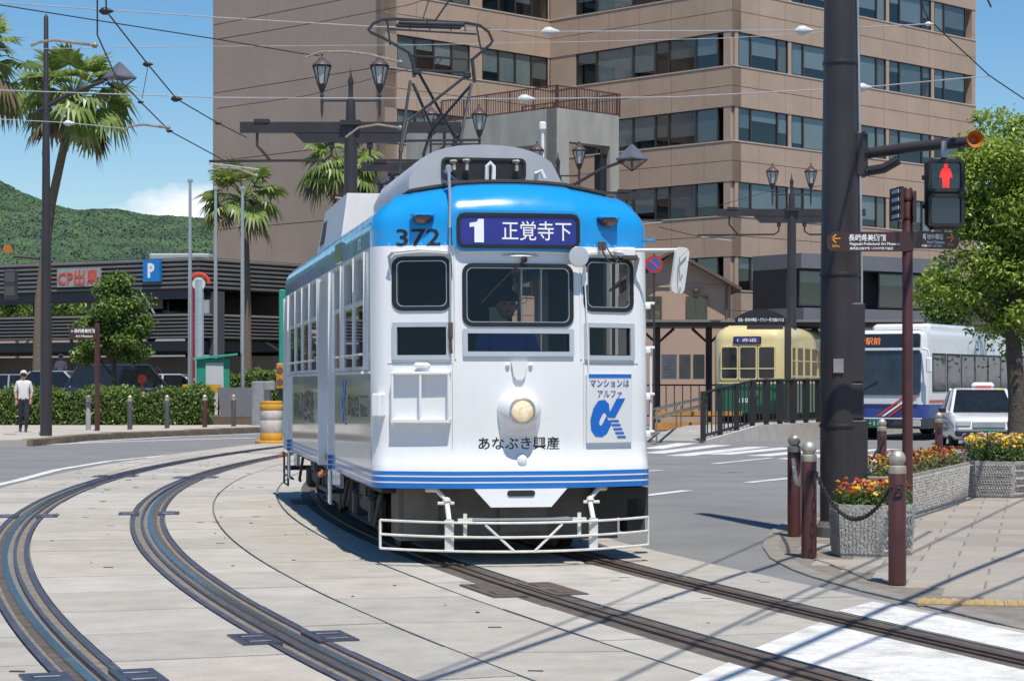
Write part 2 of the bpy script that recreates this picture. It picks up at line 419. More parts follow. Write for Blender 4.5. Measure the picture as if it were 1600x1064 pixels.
# bolted joint boxes beside the rails
JB = mat('joint_box_steel', (.12, .12, .15), .38, metal=.7, var=.3, scale=9)
def jointbox(path, t, o0, o1, ln):
    mb = MB(); sweep(mb, path, o0, o1, -.02, .011, t-ln/2, t+ln/2, .3)
    o = mb.build('joint_box', JB if path is PL else RUSTP, bed)
    for k in (-.25, .25):
        p = path.pt(t+k*ln, (o0+o1)/2, .012); mb = MB(); mb.bbox((p.x, p.y, p.z), (abs(o1-o0)*.6, ln*.26, .014), .004, rz=math.atan2(-(path.pt(t+.1).x-path.pt(t).x), path.pt(t+.1).y-path.pt(t).y))
        mb.build('cover', JB if path is PL else RUST, o)
for yy in (11.3, 24.6, 35.0):
    for o0, o1 in ((-1.05, -.80), (-.58, -.34)): jointbox(PL, PL.at_y(yy), o0, o1, .5)
for yy in (12.6, 24.9, 34.5):
    for o0, o1 in ((.34, .58), (.80, 1.05)): jointbox(PL, PL.at_y(yy), o0, o1, .5)
for yy in (16.0, 27.5):
    for o0, o1 in ((-1.06, -.80), (-.60, -.34)): jointbox(PR, PR.at_y(yy), o0, o1, .95)

# lifting slots cast into the slabs, tar crumbs and leaf litter: far too many to count
mb = MB(); rr = random.Random(31)
for k in range(150):
    path, o = rr.choice(((PL, rr.uniform(-.4, .4)), (PL, rr.uniform(1.0, 2.3)), (PL, rr.uniform(-1.7, -1.0)), (PR, rr.uniform(-.4, .4)), (PR, rr.uniform(.95, 1.4)))); p = path.pt(rr.uniform(4, 40), o)
    if rr.random() < .45: mb.bbox((p.x, p.y, .001), (.085, .022, .008), .002, rz=rr.uniform(-.2, .2))
    else:
        n_ = rr.randint(4, 6); a0 = rr.random()*6; s_ = rr.uniform(.006, .022); mb.prism([(p.x+s_*math.cos(a0+6.283*i/n_)*rr.uniform(.6, 1.2), p.y+s_*math.sin(a0+6.283*i/n_)*.7) for i in range(n_)], -.003, .006)
tag(mb.build('slab_pockmarks', mat('pock_dark', (.06, .05, .042), .9, var=.4, scale=30)), 'scattered small dark slots and crumbs on the track slabs', 'debris', kind='stuff')
# ------------------------------------------------------------- painted markings
def paint(pts, name='road_marking', z=.0, m=None):
    mb = MB(); n = len(pts); mb.add([(p[0], p[1], z) for p in pts], [tuple(range(n))])
    return tag(mb.build(name, m or ROADP), kind='structure')
def band(path_px, w, z=-.016):
    "line following ground pixels, w metres wide"
    p = [gnd(*q) for q in path_px]
    q = []
    for i in range(len(p)-1):
        for k in range(6):
            t = k/6; q.append(p[i].lerp(p[i+1], t))
    q.append(p[-1]); mb = MB(); vs = []
    for i, a in enumerate(q):
        t = (q[min(i+1, len(q)-1)]-q[max(i-1, 0)]).normalized(); nn = Vector((t.y, -t.x, 0))
        vs += [(a+nn*w/2)[:2]+(z,), (a-nn*w/2)[:2]+(z,)]
    mb.add([tuple(v) for v in vs], [(2*i, 2*i+1, 2*i+3, 2*i+2) for i in range(len(q)-1)])
    return tag(mb.build('road_marking', ROADP), kind='structure')
# near zebra over the right-hand track, its bars run along the rails
def zebra_bar(o0, o1, ys_, ye, z=.0135):
    mb = MB(); n = 16; vs = []
    ts = np.linspace(0, 1, n)
    for t in ts:
        y0_ = ys_[0]*(1-t)+ye*t; y1_ = ys_[1]*(1-t)+ye*t
        a = PR.pt(PR.at_y(y0_), o0, z); c = PR.pt(PR.at_y(y1_), o1, z); vs += [a, c]
    mb.add(vs, [(2*i, 2*i+1, 2*i+3, 2*i+2) for i in range(n-1)])
    return tag(mb.build('crossing_bar', ROADP), kind='structure')
zebra_bar(.90, 1.40, (14.05, 14.5), 9.0, .006)
zebra_bar(-.485, .485, (12.47, 13.5), 9.0, .005)
zebra_bar(-1.45, -.89, (11.35, 11.98), 9.0, .005)
# left road lines
band([(-60, 768), (30, 748), (90, 732), (170, 719), (260, 710), (350, 703), (440, 698)], .18)
band([(-80, 697), (60, 694), (150, 690), (280, 686), (400, 683)], .35)
band([(120, 690), (280, 681), (405, 677)], .22)
# far zebra across the right road
for (a, c) in (((1018, 700), (1075, 691)), ((1018, 707), (1128, 694)), ((1056, 711), (1186, 697)), ((1120, 709), (1238, 698)), ((1185, 711), (1282, 702)), ((1232, 716), (1330, 705)), ((1330, 704), (1395, 700)), ((1340, 712), (1420, 707)), ((1345, 722), (1420, 714))):
    p, q = gnd(*a), gnd(*c); d = (q-p).normalized(); n_ = Vector((d.y, -d.x, 0))*.28
    paint([p-n_, p+n_, q+n_, q-n_][::-1] if n_.y > 0 else [p-n_, q-n_, q+n_, p+n_][::-1], 'crossing_bar', -.016)
band([(1114, 723), (1205, 714)], .16); band([(1168, 752), (1245, 744)], .18); band([(1008, 772), (1075, 764)], .18); band([(1000, 735), (1032, 733)], .16)
band([(1350, 735), (1380, 728)], .2)

# ------------------------------------------------------------- right pavement of stone tiles with a flush kerb
pave = bpy.data.objects.new('pavement', None); COL.objects.link(pave); tag(pave, kind='structure')
edge = [(4.1, 9.5), (3.62, 11.6), (3.30, 13.2), (2.95, 14.7), (2.62, 16.0), (2.38, 17.4), (2.32, 18.8), (2.42, 20.3), (2.72, 22.2), (3.35, 24.8), (4.2, 27.6), (5.3, 31.0), (7.2, 36.8), (9.8, 44), (13, 52)]
TILE = [mat('paving_stone_%d' % i, c, .85, var=.16, scale=2.3, bump=.2, bscale=80, dirt=.4, grain=.12, gscale=80) for i, c in enumerate(((.33, .295, .25), (.36, .32, .27), (.30, .27, .235), (.34, .31, .275)))]
base = MB(); poly = edge+[(60, 52), (60, 9.5)]
poly_ccw = poly[::-1]
base.prism(poly_ccw, -.05, -.008)
base.build('bedding', mat('tile_mortar', (.21, .185, .155), .95, var=.3, scale=6, dirt=.4), pave)
# kerb stones along the edge
KERB = mat('kerb_stone', (.24, .222, .195), .85, var=.2, scale=5, bump=.3, bscale=60, dirt=.4)
ed = [Vector((x, y, 0)) for x, y in edge]
def along(pts, step):
    out = [pts[0]]; i = 0; cur = pts[0]
    acc = [0]
    for a, c in zip(pts[:-1], pts[1:]): acc.append(acc[-1]+(c-a).length)
    n = int(acc[-1]/step)
    xs = np.interp(np.arange(n+1)*step, acc, [p.x for p in pts]); yy = np.interp(np.arange(n+1)*step, acc, [p.y for p in pts])
    return [Vector((x, y, 0)) for x, y in zip(xs, yy)]
kp = along(ed, .6)
for a, c in zip(kp[:-1], kp[1:]):
    d = c-a; m_ = (a+c)/2; mb = MB(); mb.bbox((0, 0, 0), (.16, d.length-.006, .10), .004)
    o = mb.build('kerb_stone', KERB, pave, loc=(m_.x+.06, m_.y, -.055)); o.rotation_euler = (0, 0, math.atan2(-d.x, d.y))
def inside_pave(x, y, marg=.16):
    ex = np.interp(y, [e[1] for e in edge], [e[0] for e in edge])
    return x > ex+marg
tw, tl = .60, .60; ta = R(-14)
ca, sa = math.cos(ta), math.sin(ta)
tile_me = {}
cnt = 0
cand = []
for i in range(-6, 26):
    for j in range(-4, 50):
        lx, ly = i*tw+(tw/2 if j % 2 else 0), j*tl
        x, y = 3.2+lx*ca-ly*sa, 12+lx*sa+ly*ca
        if 10.5 < y < 34 and x < y*.2485+.5 and inside_pave(x-.35, y, .14) and inside_pave(x-.3, y-.3, .1):
            cand.append((y, x))
cand.sort()
tme = []
for k in range(4):
    mb = MB(); mb.bbox((0, 0, 0), (tw-.014, tl-.014, .05), .006); o = mb.build('tile', TILE[k]); tme.append(o.data); bpy.data.objects.remove(o)
for (y, x) in cand[:290]:
    o = bpy.data.objects.new('tile', rnd.choice(tme)); COL.objects.link(o); o.parent = pave
    o.location = (x, y, -.024+rnd.uniform(-.002, .002)); o.rotation_euler = (rnd.uniform(-.003, .003), rnd.uniform(-.003, .003), ta)
# yellow tactile strip
TACT = mat('tactile_yellow', (.42, .30, .14), .8, var=.25, scale=9, dirt=.3)
p0 = gnd(1465, 938); 
for i in range(8):
    mb = MB(); mb.bbox((0, 0, 0), (.29, .29, .03), .005)
    for k in range(4): mb.bbox(((k-1.5)*.07, 0, .017), (.035, .26, .012), .004)
    o = mb.build('tactile_tile', TACT, pave, loc=(3.02+i*.3*.97, 14.93+i*.3*-.22+.02, -.006)); o.rotation_euler = (0, 0, R(-13))
# left pavement behind a rough stone kerb
lp = bpy.data.objects.new('pavement', None); COL.objects.link(lp); tag(lp, kind='structure')
le = [gnd(x, y) for x, y in ((-260, 702), (-60, 698), (40, 696), (85, 692), (130, 687), (200, 683), (300, 679), (408, 674.5), (470, 673))]
mb = MB(); pts = [(p.x, p.y) for p in le]+[(-7, 84), (-40, 84)]
mb.prism([(x, y+.16) for x, y in pts[:len(le)]]+pts[len(le):], -.05, .14)
mb.build('paving', mat('left_paving', (.44, .40, .35), .85, var=.15, scale=1.2, bump=.2, bscale=30, dirt=.2), lp)
KR = mat('rough_kerb_stone', (.20, .155, .11), .95, var=.6, scale=7, bump=1.0, bscale=18, dirt=.6)
kp = along(le[2:], .85)
for a, c in zip(kp[:-1], kp[1:]):
    d = c-a; m_ = (a+c)/2; mb = MB(); h = .20+rnd.uniform(-.012, .012); mb.bbox((0, 0, 0), (d.length-.02, .30, h), .02)
    o = mb.build('kerb_stone', KR, lp, loc=(m_.x, m_.y+.15+rnd.uniform(-.02, .02), h/2-.045)); o.rotation_euler = (0, 0, math.atan2(d.y, d.x))

# ------------------------------------------------------------- wooded hill
rng = np.random.default_rng(3)
def hill(name, ridge_px, Y, depth, nx, ny, amp, c1, c2, ncrown=9000, crad=(2.4, 5.2)):
    px = np.linspace(ridge_px[0][0], ridge_px[-1][0], nx)
    ry = np.interp(px, [r[0] for r in ridge_px], [r[1] for r in ridge_px])
    top = CAM_H+(HOR-ry)/F_PX*(Y+depth)
    X = (px-800)/F_PX*(Y+depth)
    t = np.linspace(0, 1, ny)
    yy = Y+depth*t
    Z = top[None, :]*np.sin(t[:, None]*math.pi/2)**.9
    XX = np.repeat(X[None, :], ny, 0)+rng.normal(size=(ny, nx))*.4; YY = np.repeat(yy[:, None], nx, 1)+rng.normal(size=(ny, nx))*.4
    # tree crowns: bumps from scattered centres, the tallest one wins
    bump = np.zeros((ny, nx))
    ncr = ncrown
    cx = rng.uniform(X.min(), X.max(), ncr); ct = rng.uniform(0, 1, ncr); cyy = Y+depth*ct; cr = rng.uniform(*crad, ncr)
    gx, gy = (X[-1]-X[0])/(nx-1), depth/(ny-1)
    for k in range(ncr):
        i0 = int((cx[k]-X[0])/gx); j0 = int((cyy[k]-Y)/gy); ri = int(cr[k]/gx)+1; rj = int(cr[k]/gy)+1
        a0, a1 = max(0, i0-ri), min(nx, i0+ri+1); b0, b1 = max(0, j0-rj), min(ny, j0+rj+1)
        if a0 >= a1 or b0 >= b1: continue
        d2 = ((XX[b0:b1, a0:a1]-cx[k])**2+(YY[b0:b1, a0:a1]-cyy[k])**2)/cr[k]**2
        bump[b0:b1, a0:a1] = np.maximum(bump[b0:b1, a0:a1], np.sqrt(np.clip(1-d2, 0, 1))*cr[k]*amp)
    Z = Z+bump+rng.normal(size=(ny, nx))*.16-2
    v = np.stack([XX, YY, Z], -1).reshape(-1, 3)
    i, j = np.meshgrid(np.arange(nx-1), np.arange(ny-1)); a = (j*nx+i).ravel()
    f = np.stack([a, a+1, a+nx+1, a+nx], 1)
    m = bpy.data.materials.new(name+'_forest'); m.use_nodes = True; n, l = m.node_tree.nodes, m.node_tree.links
    p = n['Principled BSDF']; p.inputs['Roughness'].default_value = .8
    tcx = n.new('ShaderNodeTexCoord'); vo = n.new('ShaderNodeTexVoronoi'); vo.inputs['Scale'].default_value = .09
    ns = n.new('ShaderNodeTexNoise'); ns.inputs['Scale'].default_value = .5; ns.inputs['Detail'].default_value = 6
    l.new(tcx.outputs['Object'], vo.inputs['Vector']); l.new(tcx.outputs['Object'], ns.inputs['Vector'])
    sx = n.new('ShaderNodeSeparateColor'); l.new(vo.outputs['Color'], sx.inputs[0])
    av = n.new('ShaderNodeMath'); av.operation = 'ADD'; l.new(sx.outputs[0], av.inputs[0]); l.new(ns.outputs['Fac'], av.inputs[1])
    mr = n.new('ShaderNodeMapRange'); mr.inputs[1].default_value = .4; mr.inputs[2].default_value = 1.4; l.new(av.outputs[0], mr.inputs[0])
    cm = n.new('ShaderNodeMix'); cm.data_type = 'RGBA'; cm.inputs[6].default_value = (*c1, 1); cm.inputs[7].default_value = (*c2, 1)
    l.new(mr.outputs[0], cm.inputs[0]); l.new(cm.outputs[2], p.inputs['Base Color'])
    return tag(np_mesh(name, v, f, m), kind='structure')
hill('hill', [(-340, 320), (-150, 270), (-40, 276), (0, 288), (30, 305), (70, 322), (120, 338), (160, 346), (215, 343), (260, 352), (300, 354), (340, 357), (500, 366), (700, 400)], 640, 420, 1150, 420, .85, (.026, .060, .036), (.066, .122, .050), 26000)
hill('hill', [(900, 470), (1250, 440), (1500, 425), (1700, 405), (2000, 380), (2300, 400)], 900, 500, 300, 160, .55, (.028, .064, .042), (.064, .118, .058))
# ------------------------------------------------------------- the tram in front
TH = R(10.1)
TWHITE = mat('tram_white', (.76, .77, .78), .30, var=.04, scale=1.2, coat=.45, dirt=.14, wave=.10, stretch=(1.3, 1.3, .3))
TBLUE = mat('tram_blue', (.012, .29, .68), .2, var=.06, scale=1.3, coat=.7, wave=.08)
TNAVY = mat('tram_stripe_blue', (.008, .15, .50), .3, var=.06, coat=.4)
TGREY = mat('tram_roof_grey', (.43, .45, .49), .5, var=.12, scale=2, dirt=.15)
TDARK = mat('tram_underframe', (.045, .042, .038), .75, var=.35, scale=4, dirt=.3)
TMUD = mat('tram_apron_grime', (.17, .16, .142), .8, var=.35, scale=3, dirt=.35)
TROOF = mat('tram_roof_sheet', (.10, .105, .115), .6, var=.2, scale=2, dirt=.2)
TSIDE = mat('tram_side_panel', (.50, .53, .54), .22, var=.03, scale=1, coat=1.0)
GASK = mat('window_gasket', (.012, .012, .013), .45, var=.15)
ALU = mat('window_aluminium', (.60, .61, .62), .35, metal=.5, var=.08)
TGLASS = glassmat('tram_glass', (.78, .80, .80), 1.0, .015, 1.42)
INTER = mat('tram_interior', (.20, .19, .17), .7, var=.15)
INK = mat('black_lettering', (.012, .012, .014), .5, var=0)
INKB = mat('blue_lettering', (.006, .13, .52), .4, var=0)
INKN = mat('navy_lettering', (.012, .05, .28), .4, var=0)
INKW = mat('white_lettering', (.82, .83, .84), .5, var=0)
LREDD = mat('dark_red_lens', (.06, .008, .008), .2, var=.1, coat=.5)
HW, ZB, ZD = 1.22, .655, 2.86        # half width, skirt bottom, where the roof dome starts
LEN = 11.0
tram = thing('tram', 'blue and white tram numbered 372 on the curved track in front', 'tram', (.06, 18.0, 0), TH)
def yf(x):
    "plan of the front: flat middle, raked side facets, rounded corners"
    a = abs(x)
    if a < .54: return .02*(a/.54)**2
    if a < 1.08: return .02+.21*((a-.54)/.54)**1.15
    t = min(1, (a-1.08)/(HW-1.08)); return .23+.20*(1-math.sqrt(max(0, 1-t*t)))*1.0+.02*t
def outline(n=56):
    xs = [-HW+HW*2*i/n for i in range(n+1)]
    xs = [HW*math.sin(math.pi/2*x/HW*1.0)*.5+x*.5 for x in xs]
    pts = [(x, yf(x)) for x in xs]
    return pts
def lean(z):
    "the front leans back a little above the sill, tucks in below the stripe"
    return (.05*max(0, z-1.6) if z > 1.6 else 0)-(.07*min(1, (.96-z)/.15) if z < .96 else 0)
def S(x, z, out=0.0):
    "point on the front skin, pushed out along the skin's normal"
    e = .01; dy = (yf(x+e)-yf(x-e))/(2*e) if abs(x) < HW-.02 else 1.5*math.copysign(1, x)
    n = Vector((dy, -1, 0)).normalized()
    return Vector((x, yf(x)+lean(z), z))+n*out
# front shell with window openings (x0,x1,z0,z1)
HOLES = [(-.455, .455, 2.055, 2.54), (-.455, .455, 1.80, 1.985),
         (-1.03, -.60, 2.19, 2.60), (-1.03, -.60, 1.77, 2.04), (.60, 1.03, 2.19, 2.60), (.60, 1.03, 1.77, 2.04)]
def grid_lines(lo, hi, step, extra):
    g = sorted(set([round(v, 4) for v in extra if lo <= v <= hi]+[lo, hi])); out = []
    for a, c in zip(g[:-1], g[1:]):
        n = max(1, round((c-a)/step)); out += [a+(c-a)*k/n for k in range(n)]
    return out+[hi]
gx = grid_lines(-HW, HW, .05, [h[0] for h in HOLES]+[h[1] for h in HOLES]+[-1.21, -1.19, -1.16, -1.12, -1.08, 1.08, 1.12, 1.16, 1.19, 1.21, -.54, .54])
gz = grid_lines(ZB, ZD, .10, [h[2] for h in HOLES]+[h[3] for h in HOLES]+[2.72, .95, .72, .745, .765, .79, .675, .70])
def zcol(x, z0, z1):
    zc = (z0+z1)/2
    if zc > 2.72: return 1
    if .655 < zc < .70 or .715 < zc < .75 or .765 < zc < .80: return 2
    return 0
gz = sorted(set(grid_lines(ZB, .80, .05, [.70, .712, .752, .764, .802])+[g for g in gz if g > .81]))
fr = MB(); V = {}
for i, x in enumerate(gx):
    for j, z in enumerate(gz): V[i, j] = len(fr.v); fr.v.append(tuple(S(x, z)))
def stripe(zc): return zc > 2.72 and 1 or ((.655 < zc < .70 or .712 < zc < .752 or .764 < zc < .81) and 2 or 0)
for i in range(len(gx)-1):
    for j in range(len(gz)-1):
        xc, zc = (gx[i]+gx[i+1])/2, (gz[j]+gz[j+1])/2
        if any(h[0] < xc < h[1] and h[2] < zc < h[3] for h in HOLES): continue
        fr.f.append((V[i, j], V[i+1, j], V[i+1, j+1], V[i, j+1])); fr.m.append(stripe(zc))
# dome above the front
ol = [(x, yf(x)) for x in gx]
def dome_pt(x, y, nx, ny, ph, hx):
    Rr = .30; o = Rr*(1-math.cos(ph)); return (x-nx*o, y-ny*o+lean(ZD)*(1 if y < .6 else 0), ZD+hx*math.sin(ph))
def domeh(x): return .30+.13*max(0, 1-(x/HW)**2)
nd = 9; rows = []
for (x, y) in ol:
    p0 = S(x, ZD); n = (S(x, ZD, .1)-p0)*10
    h = domeh(x); r = []
    for k in range(nd+1):
        ph = math.pi/2*.94*k/nd; o = .34*(1-math.cos(ph))*1.15
        q = p0-n*o; r.append((q.x, q.y, ZD+h*math.sin(ph)))
    rows.append(r)
bidx = len(fr.v)
for r in rows: fr.v += r
for i in range(len(rows)-1):
    for k in range(nd):
        a = bidx+i*(nd+1)+k; c = a+nd+1
        fr.f.append((a, c, c+1, a+1)); fr.m.append(1)
fr.build('front_end', [TWHITE, TBLUE, TNAVY], tram, smooth=True, ang=30)
# sides (image-left side in detail)
YS = yf(HW)
def side(sgn, wins, name):
    mb = MB(); ys_ = sorted(set(grid_lines(YS, LEN, .5, [w[0] for w in wins]+[w[1] for w in wins])))
    zs = sorted(set(grid_lines(ZB, ZD, .3, [w[2] for w in wins]+[w[3] for w in wins]+[2.72, .70, .712, .752, .764, .80])))
    idx = {}
    for i, y in enumerate(ys_):
        for j, z in enumerate(zs):
            idx[i, j] = len(mb.v); yy = y+(lean(z) if i == 0 else 0); mb.v.append((sgn*HW, yy, z))
    for i in range(len(ys_)-1):
        for j in range(len(zs)-1):
            yc, zc = (ys_[i]+ys_[i+1])/2, (zs[j]+zs[j+1])/2
            if any(w[0] < yc < w[1] and w[2] < zc < w[3] for w in wins): continue
            f = (idx[i, j], idx[i, j+1], idx[i+1, j+1], idx[i+1, j])
            mb.f.append(f if sgn > 0 else f[::-1]); st = stripe(zc)
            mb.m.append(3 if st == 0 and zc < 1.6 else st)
    # roof quarter-round along the side
    b0 = len(mb.v); yr = [YS, 1.5, 4, 7, LEN]
    for y in yr:
        for k in range(nd+1):
            ph = math.pi/2*.94*k/nd; mb.v.append((sgn*(HW-.34*1.15*(1-math.cos(ph))), y+(lean(ZD) if y == YS else 0), ZD+.30*math.sin(ph)))
    for i in range(len(yr)-1):
        for k in range(nd):
            a = b0+i*(nd+1)+k; c = a+nd+1; f = (a, a+1, c+1, c); mb.f.append(f if sgn > 0 else f[::-1]); mb.m.append(1)
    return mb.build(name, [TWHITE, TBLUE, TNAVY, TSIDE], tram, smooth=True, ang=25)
SW = [(.86, 1.66), (1.80, 2.62), (3.02, 3.62), (5.75, 6.65), (6.85, 7.75), (7.95, 8.85), (9.05, 9.95)]
wl = [(a, c, 1.66, 2.70) for a, c in SW]
DOORS = [(4.25, 5.35), (10.25, 10.85)]
dl = [(a, c, ZB, 2.66) for a, c in DOORS]
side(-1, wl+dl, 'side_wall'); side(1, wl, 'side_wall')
# rear end: plain mirror of the front
rb = MB(); nb = len(gx)
zz = [ZB, .70, .712, .752, .764, .80, 1.5, 2.72, ZD]
for x in gx:
    for z in zz: rb.v.append((x, LEN+.22-(yf(x)-YS)*-1*0-(yf(x))*.55, z))
for i in range(nb-1):
    for j in range(len(zz)-1):
        a = i*len(zz)+j; c = a+len(zz); rb.f.append((a, a+1, c+1, c)); rb.m.append(stripe((zz[j]+zz[j+1])/2))
rb.build('rear_end', [TWHITE, TBLUE, TNAVY], tram, smooth=True)
# roof sheet, gutter line
rf = MB(); xe = HW-.33
sect = lambda y, w: [(x*w, y, ZD+.29+.135*max(0, 1-(x*w/HW)**2)) for x in np.linspace(-1, 1, 13)]
stn = [(.30, .30), (.36, .62), (.50, .80), (.62, xe+.01), (LEN, xe+.01)]
stn = [(.42, .55), (.47, .70), (.55, .80), (.68, xe+.01), (LEN+.1, xe+.01)]
for y, w in stn: rf.v += sect(y, w)
for i in range(len(stn)-1):
    for k in range(12): a = i*13+k; rf.f.append((a, a+1, a+14, a+13)); rf.m.append(0)
rf.build('roof', TROOF, tram, smooth=True)
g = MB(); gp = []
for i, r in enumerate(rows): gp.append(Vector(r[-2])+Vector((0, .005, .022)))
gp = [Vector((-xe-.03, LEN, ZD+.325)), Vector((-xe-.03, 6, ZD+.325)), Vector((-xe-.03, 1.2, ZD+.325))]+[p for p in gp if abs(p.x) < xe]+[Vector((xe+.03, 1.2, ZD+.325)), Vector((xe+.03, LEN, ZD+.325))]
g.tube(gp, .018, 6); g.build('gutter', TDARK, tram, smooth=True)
# floor, bulkhead, ceiling, so the saloon is a closed dim room
it = MB(); it.box((0, LEN/2+.3, .74), (2.36, LEN-.8, .06)); it.build('floor', INTER, tram)
it = MB(); it.box((0, LEN/2+.35, 2.84), (2.3, LEN-.7, .04)); it.build('ceiling', INTER, tram)
BH = mat('bulkhead', (.022, .021, .02), .7)
for x0, x1 in ((-1.19, .30), (.66, 1.19)):
    it = MB(); it.span((x0, 2.02, .78), (x1, 2.07, 2.80)); it.build('bulkhead', BH, tram)
it = MB(); it.span((.30, 4.2, .78), (.66, 4.24, 2.80)); it.build('partition', mat('partition_grey', (.16, .16, .155), .6), tram)
it = MB(); it.box((.10, 1.62, 2.12), (.17, .02, .26)); it.build('notice', mat('paper', (.55, .55, .52), .8), tram)
for x in (.36, .55, 1.0):
    it = MB(); it.tube([(x, 1.9, .8), (x, 1.9, 2.8)], .017); it.build('grab_pole', STEEL, tram, smooth=True)
it = MB(); it.bbox((.05, .42, 1.42), (2.0, .38, .55), .04); it.bbox((.30, .48, 1.74), (.22, .2, .12), .03); it.lathe([(.02, 1.7), (.09, 1.72), (.09, 1.76), (.02, 1.78)], 12, (-.25, .45, 0)); it.build('control_desk', mat('desk', (.03, .032, .034), .5), tram)
# orange seats seen dimly through the side window
for y in (5.8, 6.9, 8.0, 9.1):
    it = MB(); it.bbox((.95, y, 1.18), (.42, .95, .10), .03); it.bbox((1.12, y, 1.48), (.10, .95, .6), .03); it.build('seat', mat('seat_moquette', (.20, .05, .03), .85), tram)
it = MB()
for s in (-1, 1):
    it.tube([(s*.5, 2.4, 2.62), (s*.5, 10.6, 2.62)], .014)
    for k in range(18): it.tube([(s*.5, 2.6+k*.44, 2.62), (s*.5, 2.6+k*.44, 2.42)], .01, 4); it.lathe([(.05, -.006), (.056, 0), (.05, .006)], 8, (s*.5, 2.6+k*.44, 2.37), 'y', False)
tag(it.build('hand_straps', mat('strap', (.5, .48, .42), .7), tram), kind='stuff')

def on_front(poly2, cx, cz, out):
    return [S(cx+a, cz+c, out) for a, c in poly2]
def front_ring(outer, inner, cx, cz, o0, o1, m, name, parent=tram):
    n = len(outer); A = on_front(outer, cx, cz, o1); B = on_front(inner, cx, cz, o1); A0 = on_front(outer, cx, cz, o0); B0 = on_front(inner, cx, cz, o0)
    mb = MB(); fs = []
    for i in range(n):
        j = (i+1) % n; fs += [(i, j, n+j, n+i), (i, 2*n+i, 2*n+j, j), (n+j, 3*n+j, 3*n+i, n+i)]
    mb.add(A+B+A0+B0, fs); return mb.build(name, m, parent)
def front_patch(x0, x1, z0, z1, out, m, name, parent=tram, nx=10, nz=4):
    mb = MB()
    for i in range(nx+1):
        for j in range(nz+1): mb.v.append(tuple(S(x0+(x1-x0)*i/nx, z0+(z1-z0)*j/nz, out)))
    for i in range(nx):
        for j in range(nz): a = i*(nz+1)+j; mb.f.append((a, a+nz+1, a+nz+2, a+1)); mb.m.append(0)
    return mb.build(name, m, parent, smooth=True)
def dense(poly, k=3):
    out = []
    for i, p in enumerate(poly):
        q = poly[(i+1) % len(poly)]
        L_ = math.hypot(q[0]-p[0], q[1]-p[1]); n = max(1, int(L_/.06))
        out += [(p[0]+(q[0]-p[0])*t/n, p[1]+(q[1]-p[1])*t/n) for t in range(n)]
    return out
def scale_pair(w, h, r, bw, n=4):
    o = rrect(w, h, r, n); i = rrect(w-2*bw, h-2*bw, max(.004, r-bw), n)
    O, I = [], []
    for k in range(len(o)):
        p, q, p2, q2 = o[k], o[(k+1) % len(o)], i[k], i[(k+1) % len(o)]
        m_ = max(1, int(math.hypot(q[0]-p[0], q[1]-p[1])/.06))
        for t in range(m_):
            O.append((p[0]+(q[0]-p[0])*t/m_, p[1]+(q[1]-p[1])*t/m_)); I.append((p2[0]+(q2[0]-p2[0])*t/m_, p2[1]+(q2[1]-p2[1])*t/m_))
    return O, I
def front_window(h, rounded):
    cx, cz, w, hh = (h[0]+h[1])/2, (h[2]+h[3])/2, h[1]-h[0], h[3]-h[2]
    if rounded:
        o, i = scale_pair(w+.055, hh+.055, .085, .036)
        win = front_ring(o, i, cx, cz, -.03, .012, GASK, 'window')
        o, i = scale_pair(w-.012, hh-.012, .06, .010)
        front_ring(o, i, cx, cz, -.03, .006, STEEL, 'trim', win)
    else:
        o, i = scale_pair(w+.05, hh+.05, .012, .04)
        win = front_ring(o, i, cx, cz, -.04, .022, ALU, 'window')
        o, i = scale_pair(w-.022, hh-.022, .01, .010); front_ring(o, i, cx, cz, -.03, .004, GASK, 'gasket', win)
    front_patch(h[0]-.005, h[1]+.005, h[2]-.005, h[3]+.005, -.012, TGLASS, 'pane', win)
    return win
for k, h in enumerate(HOLES): front_window(h, k in (0, 2, 4))
# rain hoods over the outer windscreens
for sx in (-1, 1):
    mb = MB(); pr = [(-.25, -.16), (-.25, .02), (-.22, .055), (0, .075), (.22, .055), (.25, .02), (.25, -.16)]
    pts = dense(pr[:])[: -8]
    a = [S(sx*.815+u, 2.60+v, .005) for u, v in pr]; c = [S(sx*.815+u*1.02, 2.60+v+.006, .085 if i not in (0, 6) else .012) for i, (u, v) in enumerate(pr)]
    mb.add(a+c, [(i, i+1, 7+i+1, 7+i) for i in range(6)]); mb.build('rain_hood', TWHITE, tram)
# raised brow and panel seams around the centre windscreen
for sx in (-1, 1):
    mb = MB(); mb.tube([S(sx*.545, z, .0) for z in np.linspace(1.75, 2.95, 14)], .010, 6); mb.build('panel_bead', TWHITE, tram, smooth=True)
o, i = scale_pair(1.02, .10, .03, .015)
mb = MB(); mb.tube([S(x, 2.655+.018*math.cos(x*2.6), .012) for x in np.linspace(-.50, .50, 15)], .022, 8); mb.build('brow', TWHITE, tram, smooth=True)
mb = MB(); mb.ball(S(.02, 2.63, 0), .12, 12, (1.4, .35, .16)); mb.build('wiper_cowl', TWHITE, tram, smooth=True)
